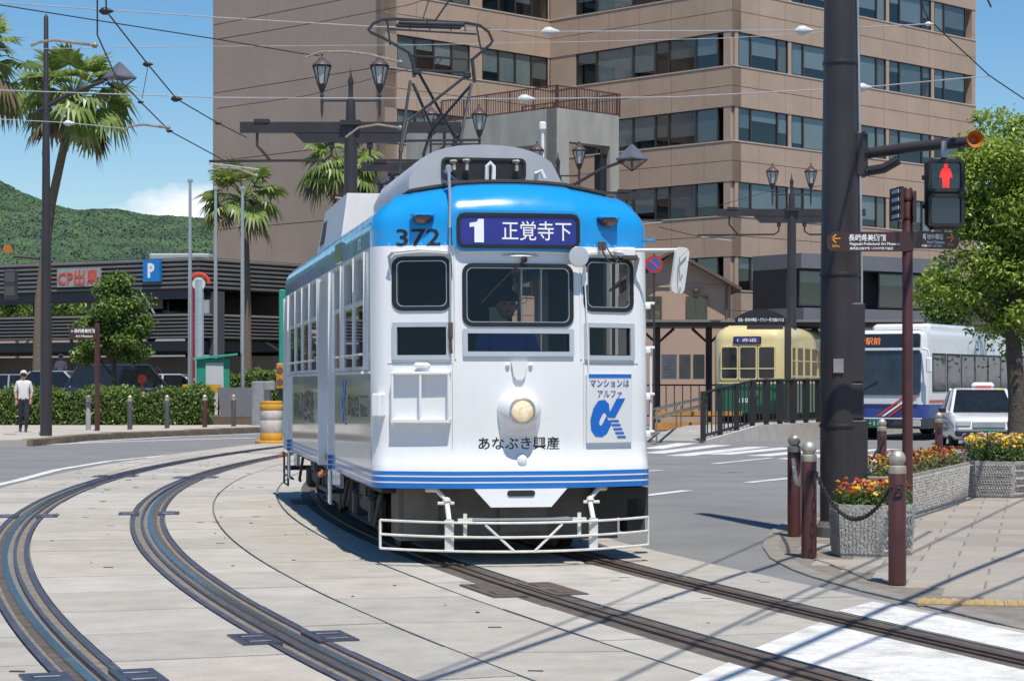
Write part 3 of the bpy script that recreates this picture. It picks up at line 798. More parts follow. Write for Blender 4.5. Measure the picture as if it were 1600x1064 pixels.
# faint sheet-metal seams and rivet rows
SEAM = mat('paint_seam', (.42, .42, .42), .6, var=.2)
for pts_ in ([S(x, 1.715, .0) for x in np.linspace(-1.10, -.56, 9)], [S(x, 1.715, .0) for x in np.linspace(.56, 1.10, 9)], [S(x, .955, -.001) for x in np.linspace(-1.15, 1.15, 33)], [S(-.57, z, 0) for z in np.linspace(.97, 1.72, 5)], [S(.57, z, 0) for z in np.linspace(.97, 1.72, 5)]):
    mb = MB(); mb.tube(pts_, .0032, 5); mb.build('seam', SEAM, tram)
mb = MB()
for x in np.linspace(-1.08, 1.08, 34): mb.ball(S(x, 2.735, .0), .0055, 6)
for z in np.linspace(.98, 1.70, 13):
    for x in (-.60, .555): mb.ball(S(x, z, .0), .0045, 6)
tag(mb.build('rivets', TWHITE, tram, smooth=True), kind='stuff')
# destination sign
sg = MB()
o, i = scale_pair(1.06, .30, .07, .03)
sign = front_ring(o, i, 0, 2.845, -.05, .065, GASK, 'destination_sign')
o, i = scale_pair(1.12, .35, .09, .04); front_ring(o, i, 0, 2.845, -.05, .045, TBLUE, 'sign_housing', sign)
SIGNB = mat('sign_blind', (.022, .022, .22), .35, var=.08, coat=.6)
front_patch(-.51, .51, 2.705, 2.985, .055, SIGNB, 'blind', sign)
flat = lambda out: (lambda p: S(p.x, p.z, out))
mb = MB(); mb.add([S(-.345+a, 2.842+c, .058) for a, c in ((-.035, -.10), (.045, -.10), (.045, .10), (.0, .10), (-.015, .075), (-.075, .065), (-.075, .03), (-.035, .035))], [(0, 1, 2, 3, 4, 5, 6, 7)])
write(mb, '正覚寺下', (.155, 0, 2.845), (1, 0, 0), (0, 0, 1), w=.60, h=.165, bold=.004, fn=flat(.058)); mb.build('lettering', INKW, sign)
# fleet number
mb = MB(); write(mb, '372', (-.84, 0, 2.79), (1, 0, 0), (0, 0, 1), w=.36, h=.148, bold=.012, fn=flat(.004)); mb.build('fleet_number', INK, tram)
# marker lamps
for sx in (-1, 1):
    mb = MB(); mb.bbox((0, 0, 0), (.17, .10, .085), .03); lp_ = S(sx*.80, 2.95, .03)
    o = mb.build('marker_lamp', LREDD, tram, smooth=True, loc=lp_); 
    mb = MB(); mb.bbox((0, .01, .03), (.20, .13, .045), .02); mb.build('visor', TBLUE, o, smooth=True)
# headlamp in its bulged housing
hl = MB(); hp = S(0, 1.315, 0)
hl.lathe([(.195, .02), (.185, -.04), (.155, -.11), (.125, -.15), (.108, -.16)], 28, (hp.x, hp.y, hp.z), 'y', False)
hl.add([S(-.195, 1.315, 0), S(.195, 1.315, 0), S(.16, 1.10, 0), S(-.16, 1.10, 0), S(-.12, 1.27, .13), S(.12, 1.27, .13)], [(0, 3, 4), (3, 2, 5, 4), (2, 1, 5)])
hd = hl.build('headlamp_housing', TWHITE, tram, smooth=True, ang=50)
mb = MB(); mb.lathe([(.108, -.135), (.112, -.17), (.098, -.175), (.095, -.16)], 28, tuple(hp), 'y', False); mb.build('rim', STEEL, hd, smooth=True)
LENS = mat('headlamp_lens', (.62, .55, .40), .12, var=.5, scale=22, coat=1, emit=(1, .8, .45), estr=.35)
mb = MB(); mb.lathe([(.002, -.185), (.05, -.180), (.08, -.170), (.098, -.155)], 24, tuple(hp), 'y'); mb.build('lens', LENS, hd, smooth=True)
# lamp-iron above the headlamp
mb = MB(); mb.plate([(-.07, .07), (-.05, -.05), (-.025, -.085), (.025, -.085), (.05, -.05), (.07, .07)], S(0, 1.66, .03), (1, 0, 0), (0, 0, 1), .04)
for x in (-.1, .1): mb.ball(S(x, 1.70, .01), .02, 8)
mb.build('lamp_iron', TWHITE, tram)
# board holder on the left, box, steps
bh = MB()
for z in (1.63, 1.22): bh.tube([S(x, z, .07) for x in np.linspace(-1.05, -.58, 8)], .014, 6)
for x in (-1.04, -.815, -.59): bh.tube([S(x, 1.63, .01), S(x, 1.63, .07), S(x, 1.40, .075), S(x, 1.22, .07), S(x, 1.22, .01)], .012, 6)
bo = bh.build('board_holder', TWHITE, tram, smooth=True)
for zl, dp in ((1.632, .07), (1.225, .085)):
    xs_ = np.linspace(-1.05, -.58, 9); mb = MB(); lo_ = [S(x, zl-.012, 0) for x in xs_]+[S(x, zl-.012, dp) for x in xs_]+[S(x, zl+.012, 0) for x in xs_]+[S(x, zl+.012, dp) for x in xs_]
    mb.add(lo_, [(i, i+9, i+10, i+1) for i in range(8)]+[(i+9, i+27, i+28, i+10) for i in range(8)]+[(i+18, i+19, i+28, i+27) for i in range(8)]); mb.build('ledge', TWHITE, bo)
mb = MB(); mb.bbox(S(-.81, 1.70, .02), (.15, .05, .045), .02); mb.build('side_lamp', TWHITE, tram, smooth=True)
mb = MB(); mb.bbox(S(-1.15, 1.36, .035), (.09, .10, .20), .012, rz=R(-40)); mb.build('socket_box', TWHITE, tram)
mb = MB(); mb.ball(S(0.02, .885, .0), .06, 12, (.8, .5, 1)); mb.build('tow_cap', TWHITE, tram, smooth=True)
# advertising panel on the right
ad_ = MB(); AX = (.59, 1.0, 1.03, 1.615)
ADP = mat('ad_panel', (.70, .71, .72), .3, var=.04, coat=.3)
for side_ in (0,): pass
ap = front_patch(.585, 1.02, 1.035, 1.615, .028, ADP, 'advert_panel')
mb = MB(); k = [S(x, 1.035, .028) for x in np.linspace(.585, 1.02, 8)]+[S(x, 1.035, 0) for x in np.linspace(.585, 1.02, 8)]
mb.add(k, [(i, i+8, i+9, i+1) for i in range(7)]); k = [S(.585, 1.035, .028), S(.585, 1.615, .028), S(.585, 1.615, 0), S(.585, 1.035, 0), S(1.02, 1.035, .028), S(1.02, 1.615, .028), S(1.02, 1.615, 0), S(1.02, 1.035, 0)]
mb.add(k, [(0, 1, 2, 3), (4, 7, 6, 5)]); k = [S(x, 1.615, .028) for x in np.linspace(.585, 1.02, 8)]+[S(x, 1.615, 0) for x in np.linspace(.585, 1.02, 8)]; mb.add(k, [(i, i+1, i+9, i+8) for i in range(7)])
mb.build('panel_edge', ADP, ap)
front_patch(.60, 1.01, 1.595, 1.625, .032, INKB, 'blue_bar', ap)
mb = MB(); write(mb, 'マンションは', (.80, 0, 1.545), (1, 0, 0), (0, 0, 1), w=.375, h=.064, bold=.008, fn=flat(.032))
write(mb, 'アルファ', (.80, 0, 1.452), (1, 0, 0), (0, 0, 1), w=.235, h=.062, bold=.008, fn=flat(.032)); mb.build('lettering', INKN, ap)
def alpha_logo(fn, name, parent, m=INKB):
    # fat looping alpha with speed lines, unit box 0..1
    mb = MB(); loop = []
    ctr = [(.52, .62), (.45, .80), (.33, .86), (.20, .72), (.12, .50), (.10, .30), (.16, .14), (.30, .10), (.42, .20), (.52, .38)]
    out = [(.55, .66), (.52, .86), (.40, .97), (.22, .94), (.08, .74), (.00, .45), (.02, .18), (.14, .02), (.32, .0), (.46, .08), (.60, .33)]
    inn = [(.47, .55), (.43, .62), (.38, .64), (.33, .58), (.27, .47), (.245, .37), (.26, .31), (.29, .29), (.33, .32), (.37, .39), (.44, .53)]
    n = len(out); mb.add([fn(Vector((x, 0, z))) for x, z in out+inn], [(i, n+i, n+i+1, i+1) for i in range(n-1)])
    mb.add([fn(Vector((x, 0, z))) for x, z in ((.44, .52), (.58, .50), (.70, .50), (1.0, 1.0), (.75, 1.0), (.56, .66))], [(0, 1, 2, 3, 4, 5)])
    for k in range(5):
        z = .44-k*.105; x0, x1 = .50+k*.055, .78+k*.05
        mb.add([fn(Vector((x, 0, zz_))) for x, zz_ in ((x0+.03, z), (x1+.02, z), (x1+.04, z-.055), (x0+.06, z-.055))], [(3, 2, 1, 0)])
    return mb.build(name, m, parent)
alpha_logo(lambda p: S(.615+p.x*.335, 1.085+p.z*.33, .032), 'emblem', ap)
mb = MB(); write(mb, 'あなぶき興産', (0.0, 0, 1.035), (1, 0, 0), (0, 0, 1), w=.70, h=.112, bold=.010, fn=flat(.004)); mb.build('operator_lettering', INK, tram)
# wipers, trolley-rope rod, mirrors, handrails
mb = MB(); mb.tube([S(.05, 2.60, .05), S(-.10, 2.46, .035), S(-.33, 2.22, .03)], .008, 6); mb.ball(S(.05, 2.60, .03), .028, 8); mb.build('wiper', BLK, tram, smooth=True)
rod = MB(); rp = [S(-.575, z, .05) for z in (1.95, 2.2, 2.5, 2.75, 2.86)]+[(-.575, .13, 3.12), (-.575, .2, 3.36)]
rod.tube(rp, .008, 6); ro = rod.build('rope_rod', STEEL, tram, smooth=True)
mb = MB(); mb.tube([rp[-3], rp[-2], rp[-1]], .013, 8); mb.bbox((-.575, .22, 3.38), (.05, .05, .07), .01); mb.build('sleeve', GALV, ro, smooth=True)
mb = MB(); mb.tube([S(-.575, 2.06, .05), S(-.575, 1.92, .05)], .02, 8); mb.tube([S(-.575, 1.92, .05), S(-.575, 1.86, .05), S(-.575, 1.80, .03)], .014, 6); mb.build('rope_catch', RUST, ro, smooth=True)
mir = MB(); mc = S(.50, 2.625, .13); mir.lathe([(.003, 0), (.085, .006), (.09, .015), (.085, .03), (.003, .05)], 20, tuple(mc), 'y'); mo = mir.build('round_mirror', ALU, tram, smooth=True)
mb = MB(); mb.tube([mc+Vector((.02, .04, 0)), S(.57, 2.53, .05), S(.575, 2.45, .02)], .012, 6); mb.bbox(S(.575, 2.44, .02), (.05, .04, .12), .01); mb.build('bracket', WHITE, mo, smooth=True)
mb = MB(); mb.tube([S(.575, 2.40, .03), S(.60, 1.9, .025), S(.615, 1.2, .02)], .007, 5); mb.build('cable_conduit', TWHITE, tram, smooth=True)
arm = MB(); a0 = S(.93, 2.70, .03); a1 = Vector((1.30, .10, 2.70)); a2 = Vector((1.47, .02, 2.70))
arm.tube([a0, a1, a2, a2+Vector((.01, 0, -.10))], .016, 8); arm.bbox(S(.95, 2.68, .04), (.20, .10, .09), .02)
ao = arm.build('mirror_arm', TWHITE, tram, smooth=True)
mb = MB(); mb.bbox(S(.98, 2.64, .06), (.14, .08, .05), .01); mb.tube([S(.72, 2.70, .04), S(.78, 2.60, .06), S(.85, 2.58, .06), S(.90, 2.66, .05)], .006, 5); mb.tube([S(.76, 2.74, .04), S(.84, 2.62, .05), S(.92, 2.60, .05)], .006, 5)
for x in (.72, .76): mb.bbox(S(x, 2.73, .03), (.03, .03, .08), .006)
mb.build('wiring', RUST, ao)
def mirror_fn(v): return v
mm = MB(); P2 = rrect(.135, .40, .05, 4)
mm.plate(P2, (1.415, -.01, 2.52), Vector((.93, .30, -.10)).normalized(), Vector((.14, .0, 1)).normalized()*1, .03)
big = mm.build('wing_mirror', mat('mirror_back', (.72, .72, .70), .4, coat=.3), tram)
mb = MB(); mb.tube([(1.47, -.03, 2.70), (1.395, -.055, 2.63), (1.39, -.055, 2.52), (1.40, -.055, 2.42), (1.42, -.055, 2.48)], .006, 5); mb.build('stay', GALV, big)
# grab handles and hinges on the far right corner
for z in (2.25, 1.86, 1.45, 1.12):
    mb = MB(); mb.tube([(HW-.02, YS+.0, z), (HW+.07, YS-.04, z)], .012, 6); mb.bbox((HW+.01, YS-.02, z-.03), (.05, .05, .05), .01); mb.build('hinge', TWHITE, tram)
mb = MB(); mb.tube([(HW+.045, YS, 1.10), (HW+.045, YS, 1.85)], .011, 6); mb.build('handrail', TWHITE, tram)
mb = MB(); mb.tube([(HW-.06, .42, 2.80), (HW+.06, .35, 2.80)], .012, 6); mb.build('handrail', TBLUE, tram)
# ---- lower front: coupler apron, grimy bulkhead, lifeguard
mb = MB(); mb.plate([(-.40, 0), (-.26, -.155), (.26, -.155), (.40, 0)], S(0, ZB-.002, .0)+Vector((0, -.02, 0)), (1, 0, 0), (0, .12, 1), .03)
apr = mb.build('coupler_apron', TWHITE, tram)
mb = MB(); mb.plate(rrect(.24, .05, .024), S(0, ZB-.04, .0)+Vector((0, -.034, 0)), (1, 0, 0), (0, .12, 1), .004); mb.build('coupler_slot', BLK, apr)
mb = MB(); mb.box((0, .75, .42), (1.95, .5, .48)); mb.box((-.78, .47, .44), (.30, .06, .42)); mb.box((.12, .47, .40), (.42, .06, .30)); mb.build('front_bulkhead', TMUD, tram)
mb = MB(); mb.box((.98, .75, .50), (.50, .7, .26)); mb.box((1.12, .55, .38), (.16, .3, .30)); mb.build('side_step', TDARK, tram)
lg = thing_parent = None
LGW = mat('lifeguard_white', (.70, .69, .64), .5, var=.15, scale=8, dirt=.25)
def lgp(x, z): return Vector((x, -.26+.42*(abs(x)/1.17)**2.2, z-.012*(1-(x/1.17)**2)))
mb = MB()
for z in (.385, .265, .145): mb.tube([lgp(x, z) for x in np.linspace(-1.17, 1.17, 25)], .0105, 6)
for x in (-1.17, 1.17): mb.tube([lgp(x, .385), lgp(x, .145)], .012, 6)
lgo = mb.build('lifeguard', LGW, tram, smooth=True)
for s in (-1, 1):
    mb = MB(); mb.tube([lgp(s*.33, .37), lgp(s*.09, .15)], .011, 6); mb.build('brace', LGW, lgo)
for s in (-1, 1):
    mb = MB(); mb.box(lgp(s*.62, .27)+Vector((0, .03, 0)), (.075, .03, .27)); mb.tube([lgp(s*.62, .4)+Vector((0, .03, 0)), Vector((s*.62, .02, .55)), Vector((s*.70, .05, .64)), Vector((s*.78, .12, .64))], .022, 8)
    mb.ball((s*.62, .0, .55), .035, 8); mb.tube([(s*.56, .0, .53), (s*.70, .0, .53)], .014, 6); mb.build('hanger', LGW, lgo, smooth=True)
    mb = MB(); mb.box(lgp(s*.49, .40)+Vector((0, .05, 0)), (.12, .05, .035)); mb.box(lgp(s*.49, .36)+Vector((0, .04, 0)), (.03, .02, .20)); mb.build('clamp', LGW, lgo)
mb = MB(); mb.box((0, -.02, .395), (.88, .20, .018)); mb.build('shelf_plate', GALV, lgo)
# ---- bogies, boxes
def bogie(yc):
    for s in (-1, 1):
        mb = MB(); mb.bbox((s*.98, yc, .40), (.10, 2.1, .20), .03); mb.box((s*.98, yc, .55), (.16, .5, .16))
        for dy in (-.75, .75): mb.bbox((s*1.0, yc+dy, .36), (.16, .26, .26), .03)
        for dy in (-.4, .4):
            for k in range(5): mb.lathe([(.05, 0), (.065, .02), (.05, .04)], 8, (s*1.0, yc+dy, .42+k*.035))
        bo_ = mb.build('bogie_frame', TDARK, tram)
    for s in (-1, 1):
        for dy in (-.75, .75):
            mb = MB(); mb.lathe([(.33, -.05), (.33, .05), (.25, .06), (.12, .05), (.1, .07)], 24, (s*.76, yc+dy, .34), 'x'); mb.lathe([(.36, -.07), (.36, -.05)], 24, (s*.74, yc+dy, .365), 'x'); mb.build('wheel', RUST, bo_, smooth=True)
bogie(2.6); bogie(8.4)
mb = MB()
for y, l, z0, z1 in ((4.4, .9, .25, .62), (5.6, 1.2, .22, .62), (6.6, .6, .3, .62)):
    mb = MB(); mb.bbox((-.75, y, (z0+z1)/2), (.6, l, z1-z0), .03); mb.build('underfloor_box', TDARK, tram)
for y in (1.0, 3.9, 7.0, 9.8):
    mb = MB(); mb.tube([(-1.1, y-.3, .58), (-1.12, y, .30), (-1.08, y+.4, .26)], .02, 6); mb.build('hose', TDARK, tram)
mb = MB(); mb.box((0, LEN/2+.2, .62), (2.2, LEN-.9, .07)); mb.build('underframe', TDARK, tram)
# ---- side windows, doors
for (a, c) in SW:
    yc, w = (a+c)/2, c-a; mb = MB(); X = -HW
    for (y0, y1, z0, z1) in ((a, a+.03, 1.66, 2.70), (c-.03, c, 1.66, 2.70), (a+.03, c-.03, 1.66, 1.695), (a+.03, c-.03, 2.665, 2.70), (a+.03, c-.03, 2.24, 2.285)):
        mb.span((X-.022, y0, z0), (X+.03, y1, z1))
    win = mb.build('side_window', WHITE, tram)
    mb = MB(); mb.span((X-.012, a+.03, 1.695), (X-.008, c-.03, 2.24)); mb.span((X+.012, a+.03, 2.285), (X+.016, c-.03, 2.665)); mb.build('pane', TGLASS, win)
    mb = MB(); mb.tube([(X-.05, a+.02, 1.80), (X-.05, c-.02, 1.80)], .010, 6)
    for y in (a+.02, c-.02): mb.tube([(X-.05, y, 1.80), (X-.005, y, 1.80)], .01, 6)
    mb.build('guard_bar', ALU, win)
    mb = MB(); mb.span((X-.045, a-.04, 1.63), (X+.0, c+.04, 1.652)); mb.build('sill', WHITE, win)
for (a, c) in DOORS:
    X = -HW; mb = MB(); w = c-a; lw = w/2
    for k in range(2):
        y0 = a+k*lw
        for (q0, q1, z0, z1) in ((y0+.01, y0+.07, .45, 2.64), (y0+lw-.07, y0+lw-.01, .45, 2.64), (y0+.07, y0+lw-.07, .45, .62), (y0+.07, y0+lw-.07, 1.42, 1.5), (y0+.07, y0+lw-.07, 2.56, 2.64)): mb.span((X+.10, q0, z0), (X+.14, q1, z1))
        mb.span((X+.115, y0+.07, .62), (X+.125, y0+lw-.07, 1.42))
    door = mb.build('door', WHITE, tram)
    mb = MB(); mb.span((X+.117, a+.08, 1.5), (X+.123, c-.08, 2.56)); mb.build('pane', TGLASS, door)
    mb = MB()
    for y in (a-.09, c): mb.span((X-.035, y, .655), (X+.1, y+.09, 2.68))
    mb.span((X-.02, a, 2.64), (X+.1, c, 2.70)); mb.build('door_post', WHITE, door)
    for z0 in (.66, .712, .764):
        mb = MB(); mb.span((X-.039, a-.092, z0), (X+.02, a+.002, z0+.04)); mb.build('stripe', TNAVY, door)
    mb = MB(); mb.bbox((X-.01, a-.05, .47), (.035, .16, .36), .012); mb.build('mud_guard', WHITE, door)
    mb = MB(); mb.tube([(X-.07, a-.05, .64), (X-.10, a-.05, .60)], .03, 8); mb.ball((X-.11, a-.05, .60), .032, 8); mb.build('indicator', mat('orange_lens', (.45, .16, .05), .3, coat=.5), door)
    mb = MB(); mb.box((X+.22, (a+c)/2, .42), (.5, w, .04)); mb.box((X+.05, (a+c)/2, .28), (.03, w-.1, .02)); mb.build('step', TDARK, door)
mb = MB(); 
for z in (.20, .32): mb.tube([(-HW-.02, 10.2, z), (-HW-.02, 10.95, z)], .014, 6)
for y in (10.2, 10.95): mb.tube([(-HW-.02, y, .2), (-HW-.02, y, .62)], .014, 6)
mb.build('folding_step', BLK, tram)
mb = MB(); mb.span((-HW-.02, 3.0, 2.74), (-HW+.02, 3.55, 2.93)); so = mb.build('side_sign', mat('side_sign', (.05, .10, .09), .15, coat=1), tram)
# writing on the side: mapped with u along the side (left to right seen from outside = towards the front)
mb = MB(); write(mb, 'あなぶき興産', (-HW-.004, 7.9, 1.28), (0, -1, 0), (0, 0, 1), w=3.0, h=.40, bold=.02); mb.build('side_lettering', INK, tram)
mb = MB(); write(mb, 'あなぶき', (-HW-.004, 1.95, 1.34), (0, -1, 0), (0, 0, 1), w=1.0, h=.22, bold=.02); write(mb, '興産 372', (-HW-.004, 1.02, 1.30), (0, -1, 0), (0, 0, 1), w=.62, h=.12, bold=.02)
mb.span((-HW-.006, .72, 1.42), (-HW-.002, 1.32, 1.435)); mb.build('side_lettering', INK, tram)
alpha_logo(lambda p: Vector((-HW-.004, 3.1-p.x*.5, 1.16+p.z*.42)), 'side_emblem', tram)
mb = MB(); write(mb, '372', (-HW-.004, 1.35, 2.80), (0, -1, 0), (0, 0, 1), w=.3, h=.10, bold=.02); mb.build('side_number', INKW, tram)
# ---- roof equipment
rh = MB(); 
def hood(y0, y1, w, zb, zt, name, m):
    mb = MB(); n = 16; sec = []
    for k in range(n+1):
        x = -w+2*w*k/n; t = x/w; z = zb+(zt-zb)*(.42+.58*math.sqrt(max(0, 1-abs(t)**2.4))); sec.append((x, z))
    sec = [(-w, zb)]+sec+[(w, zb)]; k = len(sec)
    mb.add([(x, y0, z) for x, z in sec]+[(x, y1, z) for x, z in sec], [tuple(range(k)), tuple(reversed(range(k, 2*k)))]+[(i, k+i, k+i+1, i+1) for i in range(k-1)])
    return mb.build(name, m, tram, smooth=True, ang=30)
ho = hood(1.75, 4.7, .72, 3.20, 3.77, 'resistor_housing', TGREY)
mb = MB(); mb.plate(rrect(.76, .17, .03), (-.02, 1.735, 3.54), (1, 0, 0), (0, 0, 1), .012); gro = mb.build('grille', BLK, ho)
o, i = rrect(.80, .21, .05), rrect(.75, .16, .03)
mb = MB(); mb.ring(o, i, (-.02, 1.722, 3.54), (1, 0, 0), (0, 0, 1), .02); mb.build('grille_frame', RUBBER, ho)
mb = MB()
for x, zt in ((-.31, 3.59), (-.19, 3.60), (.28, 3.60)): mb.tube([(x, 1.66, 3.52), (x, 1.66, zt), (x-.03, 1.68, zt+.01)], .018, 8); mb.lathe([(.03, 0), (.034, .012), (.02, .024)], 10, (x, 1.66, zt))
tag(mb.build('insulators', mat('porcelain', (.45, .40, .34), .35, var=.3, scale=20), ho, smooth=True), kind='stuff'); mb = MB()
mb.tube([(.0, 1.68, 3.42), (.0, 1.66, 3.56), (.03, 1.66, 3.59), (.06, 1.66, 3.56), (.06, 1.66, 3.42)], .022, 8); mb.build('cable_bend', WHITE, ho, smooth=True); mb = MB(); mb.tube([(.46, 1.68, 3.40), (.46, 1.62, 3.50), (.50, 1.60, 3.52), (.53, 1.60, 3.45)], .022, 8); mb.build('cable_bend', WHITE, ho, smooth=True)
mb = MB(); mb.tube([(-.60, .3, 3.37), (-.3, 1.3, 3.36), (.5, 1.4, 3.33)], .012, 6); mb.build('conduit', TNAVY, ho)
ac = MB(); ac.add([(-.98, 5.6, 3.15), (.75, 5.6, 3.15), (.75, 8.8, 3.15), (-.98, 8.8, 3.15), (-.90, 5.75, 3.66), (.70, 5.75, 3.66), (.70, 8.5, 3.66), (-.90, 8.5, 3.66)], [(0, 1, 5, 4), (1, 2, 6, 5), (2, 3, 7, 6), (3, 0, 4, 7), (4, 5, 6, 7)])
aco = ac.build('roof_cooler', mat('cooler_white', (.55, .56, .57), .5, var=.1, dirt=.15), tram)
mb = MB(); mb.add([(-.974, 7.9, 3.24), (-.974, 8.5, 3.24), (-.93, 8.4, 3.52), (-.93, 7.95, 3.52)], [(0, 1, 2, 3)]); mb.build('vent', mat('vent_brown', (.05, .03, .025), .7), aco)
mb = MB(); mb.tube([(1.0, .75, 3.12), (1.0, .75, 3.20), (1.18, .85, 3.12), (1.2, .85, 3.05)], .014, 6); mb.build('roof_grab', TBLUE, tram)
mb = MB(); mb.bbox((1.0, 1.3, 3.2), (.25, .4, .14), .02); mb.build('roof_box', TDARK, tram)
# ---- pantograph (built in the plane y = 5.4 of the car)
pan = tag(bpy.data.objects.new('pantograph', None)); 
PY = 5.4; SCL = 3300/(18+.985*PY)
def pp(px, py, dy=0): return Vector(((px-675)/SCL/.985, PY+dy, CAM_H+(HOR-py)/SCL))
PM = mat('pantograph_steel', (.055, .056, .06), .4, metal=.5, var=.2)
mb = MB()
mb.tube([pp(x, y) for x, y in ((640, 84), (600, 62), (581, 54), (577, 50), (585, 40), (598, 34), (620, 32), (730, 35), (750, 38), (764, 48), (770, 62), (766, 68), (738, 92))], .016, 6)
mb.tube([pp(606, 34), pp(611, 73)], .010, 6); mb.tube([pp(745, 40), pp(752, 76)], .010, 6); mb.tube([pp(608, 48), pp(745, 52)], .011, 6)
mb.tube([pp(640, 84), pp(646, 100), pp(648, 122)], .020, 6); mb.tube([pp(738, 92), pp(740, 108), pp(742, 128)], .020, 6); mb.tube([pp(640, 88), pp(738, 92)], .012, 6)
mb.tube([pp(648, 111), pp(734, 112)], .013, 6)
for (x, y) in ((652, 113), (730, 117)): mb.bbox(pp(x, y), (.09, .06, .07), .015)
mb.tube([pp(680, 92), pp(685, 101), pp(690, 92)], .005, 4)
po = mb.build('pantograph', PM, tram, smooth=True)
mb = MB(); mb.bbox(pp(675, 38), (.74, .06, .045), .015); mb.bbox(pp(675, 36, .25), (.74, .06, .045), .015)
for x in (641, 672, 705, 727): mb.tube([pp(x, 40), pp(x, 48)], .008, 5)
mb.build('collector_strip', PM, po)
mb = MB()
# lower arms: two frames crossing, with depth
for (a, c, d0, d1) in (((655, 115), (722, 205), 0, .55), ((728, 118), (632, 197), 0, -.35), ((646, 132), (690, 200), 0, .55), ((738, 130), (680, 200), 0, .35), ((642, 128), (618, 246), .0, -.45), ((737, 130), (710, 226), .0, -.45), ((732, 196), (714, 228), .5, .5), ((684, 196), (672, 234), .5, .5), ((632, 197), (620, 246), -.35, -.45)):
    mb.tube([pp(*a, d0), pp(*c, d1)], .017, 6)
mb.tube([pp(646, 132), pp(650, 142), pp(655, 150)], .017, 6)
mb.build('lower_arm', PM, po, smooth=True)
mb = MB()
for dy in (-.5, .55): mb.tube([(-.55, PY+dy, 3.80), (.45, PY+dy, 3.80)], .025, 6)
for x in (-.5, .4): mb.tube([(x, PY-.55, 3.80), (x, PY+.6, 3.80)], .025, 6)
for x in (-.5, .4):
    for dy in (-.5, .55): mb.tube([(x, PY+dy, 3.2), (x, PY+dy, 3.80)], .03, 8); mb.lathe([(.05, 0), (.07, .03), (.05, .06), (.07, .09), (.05, .12)], 10, (x, PY+dy, 3.55))
for (x, dy, px_, py_) in ((-.42, -.5, 619, 246), (.3, -.5, 711, 226), (0.0, .55, 672, 232), (.35, .55, 714, 226)): mb.tube([(x, PY+dy, 3.8), pp(px_, py_, dy*.9)], .018, 6)
mb.tube([pp(622, 228, -.4), pp(742, 224, -.4)], .013, 6)
mb.build('base_frame', PM, po, smooth=True)
bpy.data.objects.remove(pan)
# ------------------------------------------------------------- buildings
class Face:
    def __init__(s, p0, p1):
        s.p0 = Vector((*p0, 0)); s.p1 = Vector((*p1, 0)); s.d = (s.p1-s.p0).normalized(); s.L = (s.p1-s.p0).length
        s.n = Vector((s.d.y, -s.d.x, 0))                    # outward, towards the camera for faces listed left to right
    def s_px(s, px):
        k = (px-800)/F_PX; return (k*s.p0.y-s.p0.x)/(s.d.x-k*s.d.y)
    def P(s, u, z, o=0): q = s.p0+s.d*u+s.n*o; return Vector((q.x, q.y, z))
    def box(s, mb, u0, u1, z0, z1, o0, o1):
        v = [s.P(u, z, o) for z in (z0, z1) for o in (o1, o0) for u in (u0, u1)]
        return mb.add(v, [(0, 2, 3, 1), (4, 5, 7, 6), (0, 1, 5, 4), (2, 6, 7, 3), (0, 4, 6, 2), (1, 3, 7, 5)])
BRICK = mat('brown_tile_cladding', (.415, .308, .235), .75, var=.10, scale=.5, bump=.25, bscale=9, dirt=.16, grain=.12, gscale=14)
BRICK2 = mat('brown_tile_plain_wall', (.335, .262, .212), .8, var=.08, scale=.35, bump=.25, bscale=9, dirt=.16, grain=.12, gscale=14)
SILL = mat('pale_coping', (.50, .40, .32), .7, var=.1)
MULL = mat('window_mullion', (.055, .05, .048), .45, metal=.3, var=.1)
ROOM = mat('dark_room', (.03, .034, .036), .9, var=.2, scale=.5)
BLIND = mat('office_blind', (.50, .55, .55), .8, var=.1, scale=.8); BLINDS = [BLIND, BLIND, mat('office_blind_pale', (.62, .64, .60), .8, var=.08), mat('office_blind_dim', (.30, .34, .35), .8, var=.1), mat('office_curtain', (.36, .34, .30), .85, var=.15)]
OGLASS = glassmat('office_glass', (.76, .80, .81), .9, .03, 1.7)
br = random.Random(11)
def window(face, u0, u1, z0, z1, parent, o=-.07, blind=True, fr=.05, glass=None, bm=None, fm=None, bar=None):
    mb = MB()
    face.box(mb, u0, u0+fr, z0, z1, o-.06, o+.03); face.box(mb, u1-fr, u1, z0, z1, o-.06, o+.03)
    face.box(mb, u0+fr, u1-fr, z0, z0+fr, o-.06, o+.03); face.box(mb, u0+fr, u1-fr, z1-fr, z1, o-.06, o+.03)
    if bar: face.box(mb, (u0+u1)/2-.03, (u0+u1)/2+.03, z0+fr, z1-fr, o-.06, o+.03)
    w = mb.build('window', fm or MULL, parent)
    mb = MB(); face.box(mb, u0+fr-.01, u1-fr+.01, z0+fr-.01, z1-fr+.01, o-.035, o-.02); mb.build('pane', glass or OGLASS, w)
    if blind:
        t = br.choice((.35, .6, .7, .75, .85, .95, 1, 1)); mb = MB(); face.box(mb, u0+fr, u1-fr, z1-(z1-z0)*t, z1-fr, o-.075, o-.06); mb.build('blind', bm or br.choice(BLINDS), w)
    return w
bb = thing('office_building', 'tall brown tiled office block with long bands of windows behind the tram', 'building', (0, 110, 0))
bb.location = (0, 0, 0)
A0, A1, B1, C1, D1 = (-16, 113), (-6.2, 103.2), (2.0, 111.4), (10.7, 102.7), (25.9, 117.9)
FA, FB, FC, FD = Face(A0, A1), Face(A1, B1), Face(B1, C1), Face(C1, D1)
TOP = 31.0; Z0W, FLH, WH = 6.06, 3.65, 1.65
rows_ = [Z0W+FLH*k for k in range(-1, 7)]
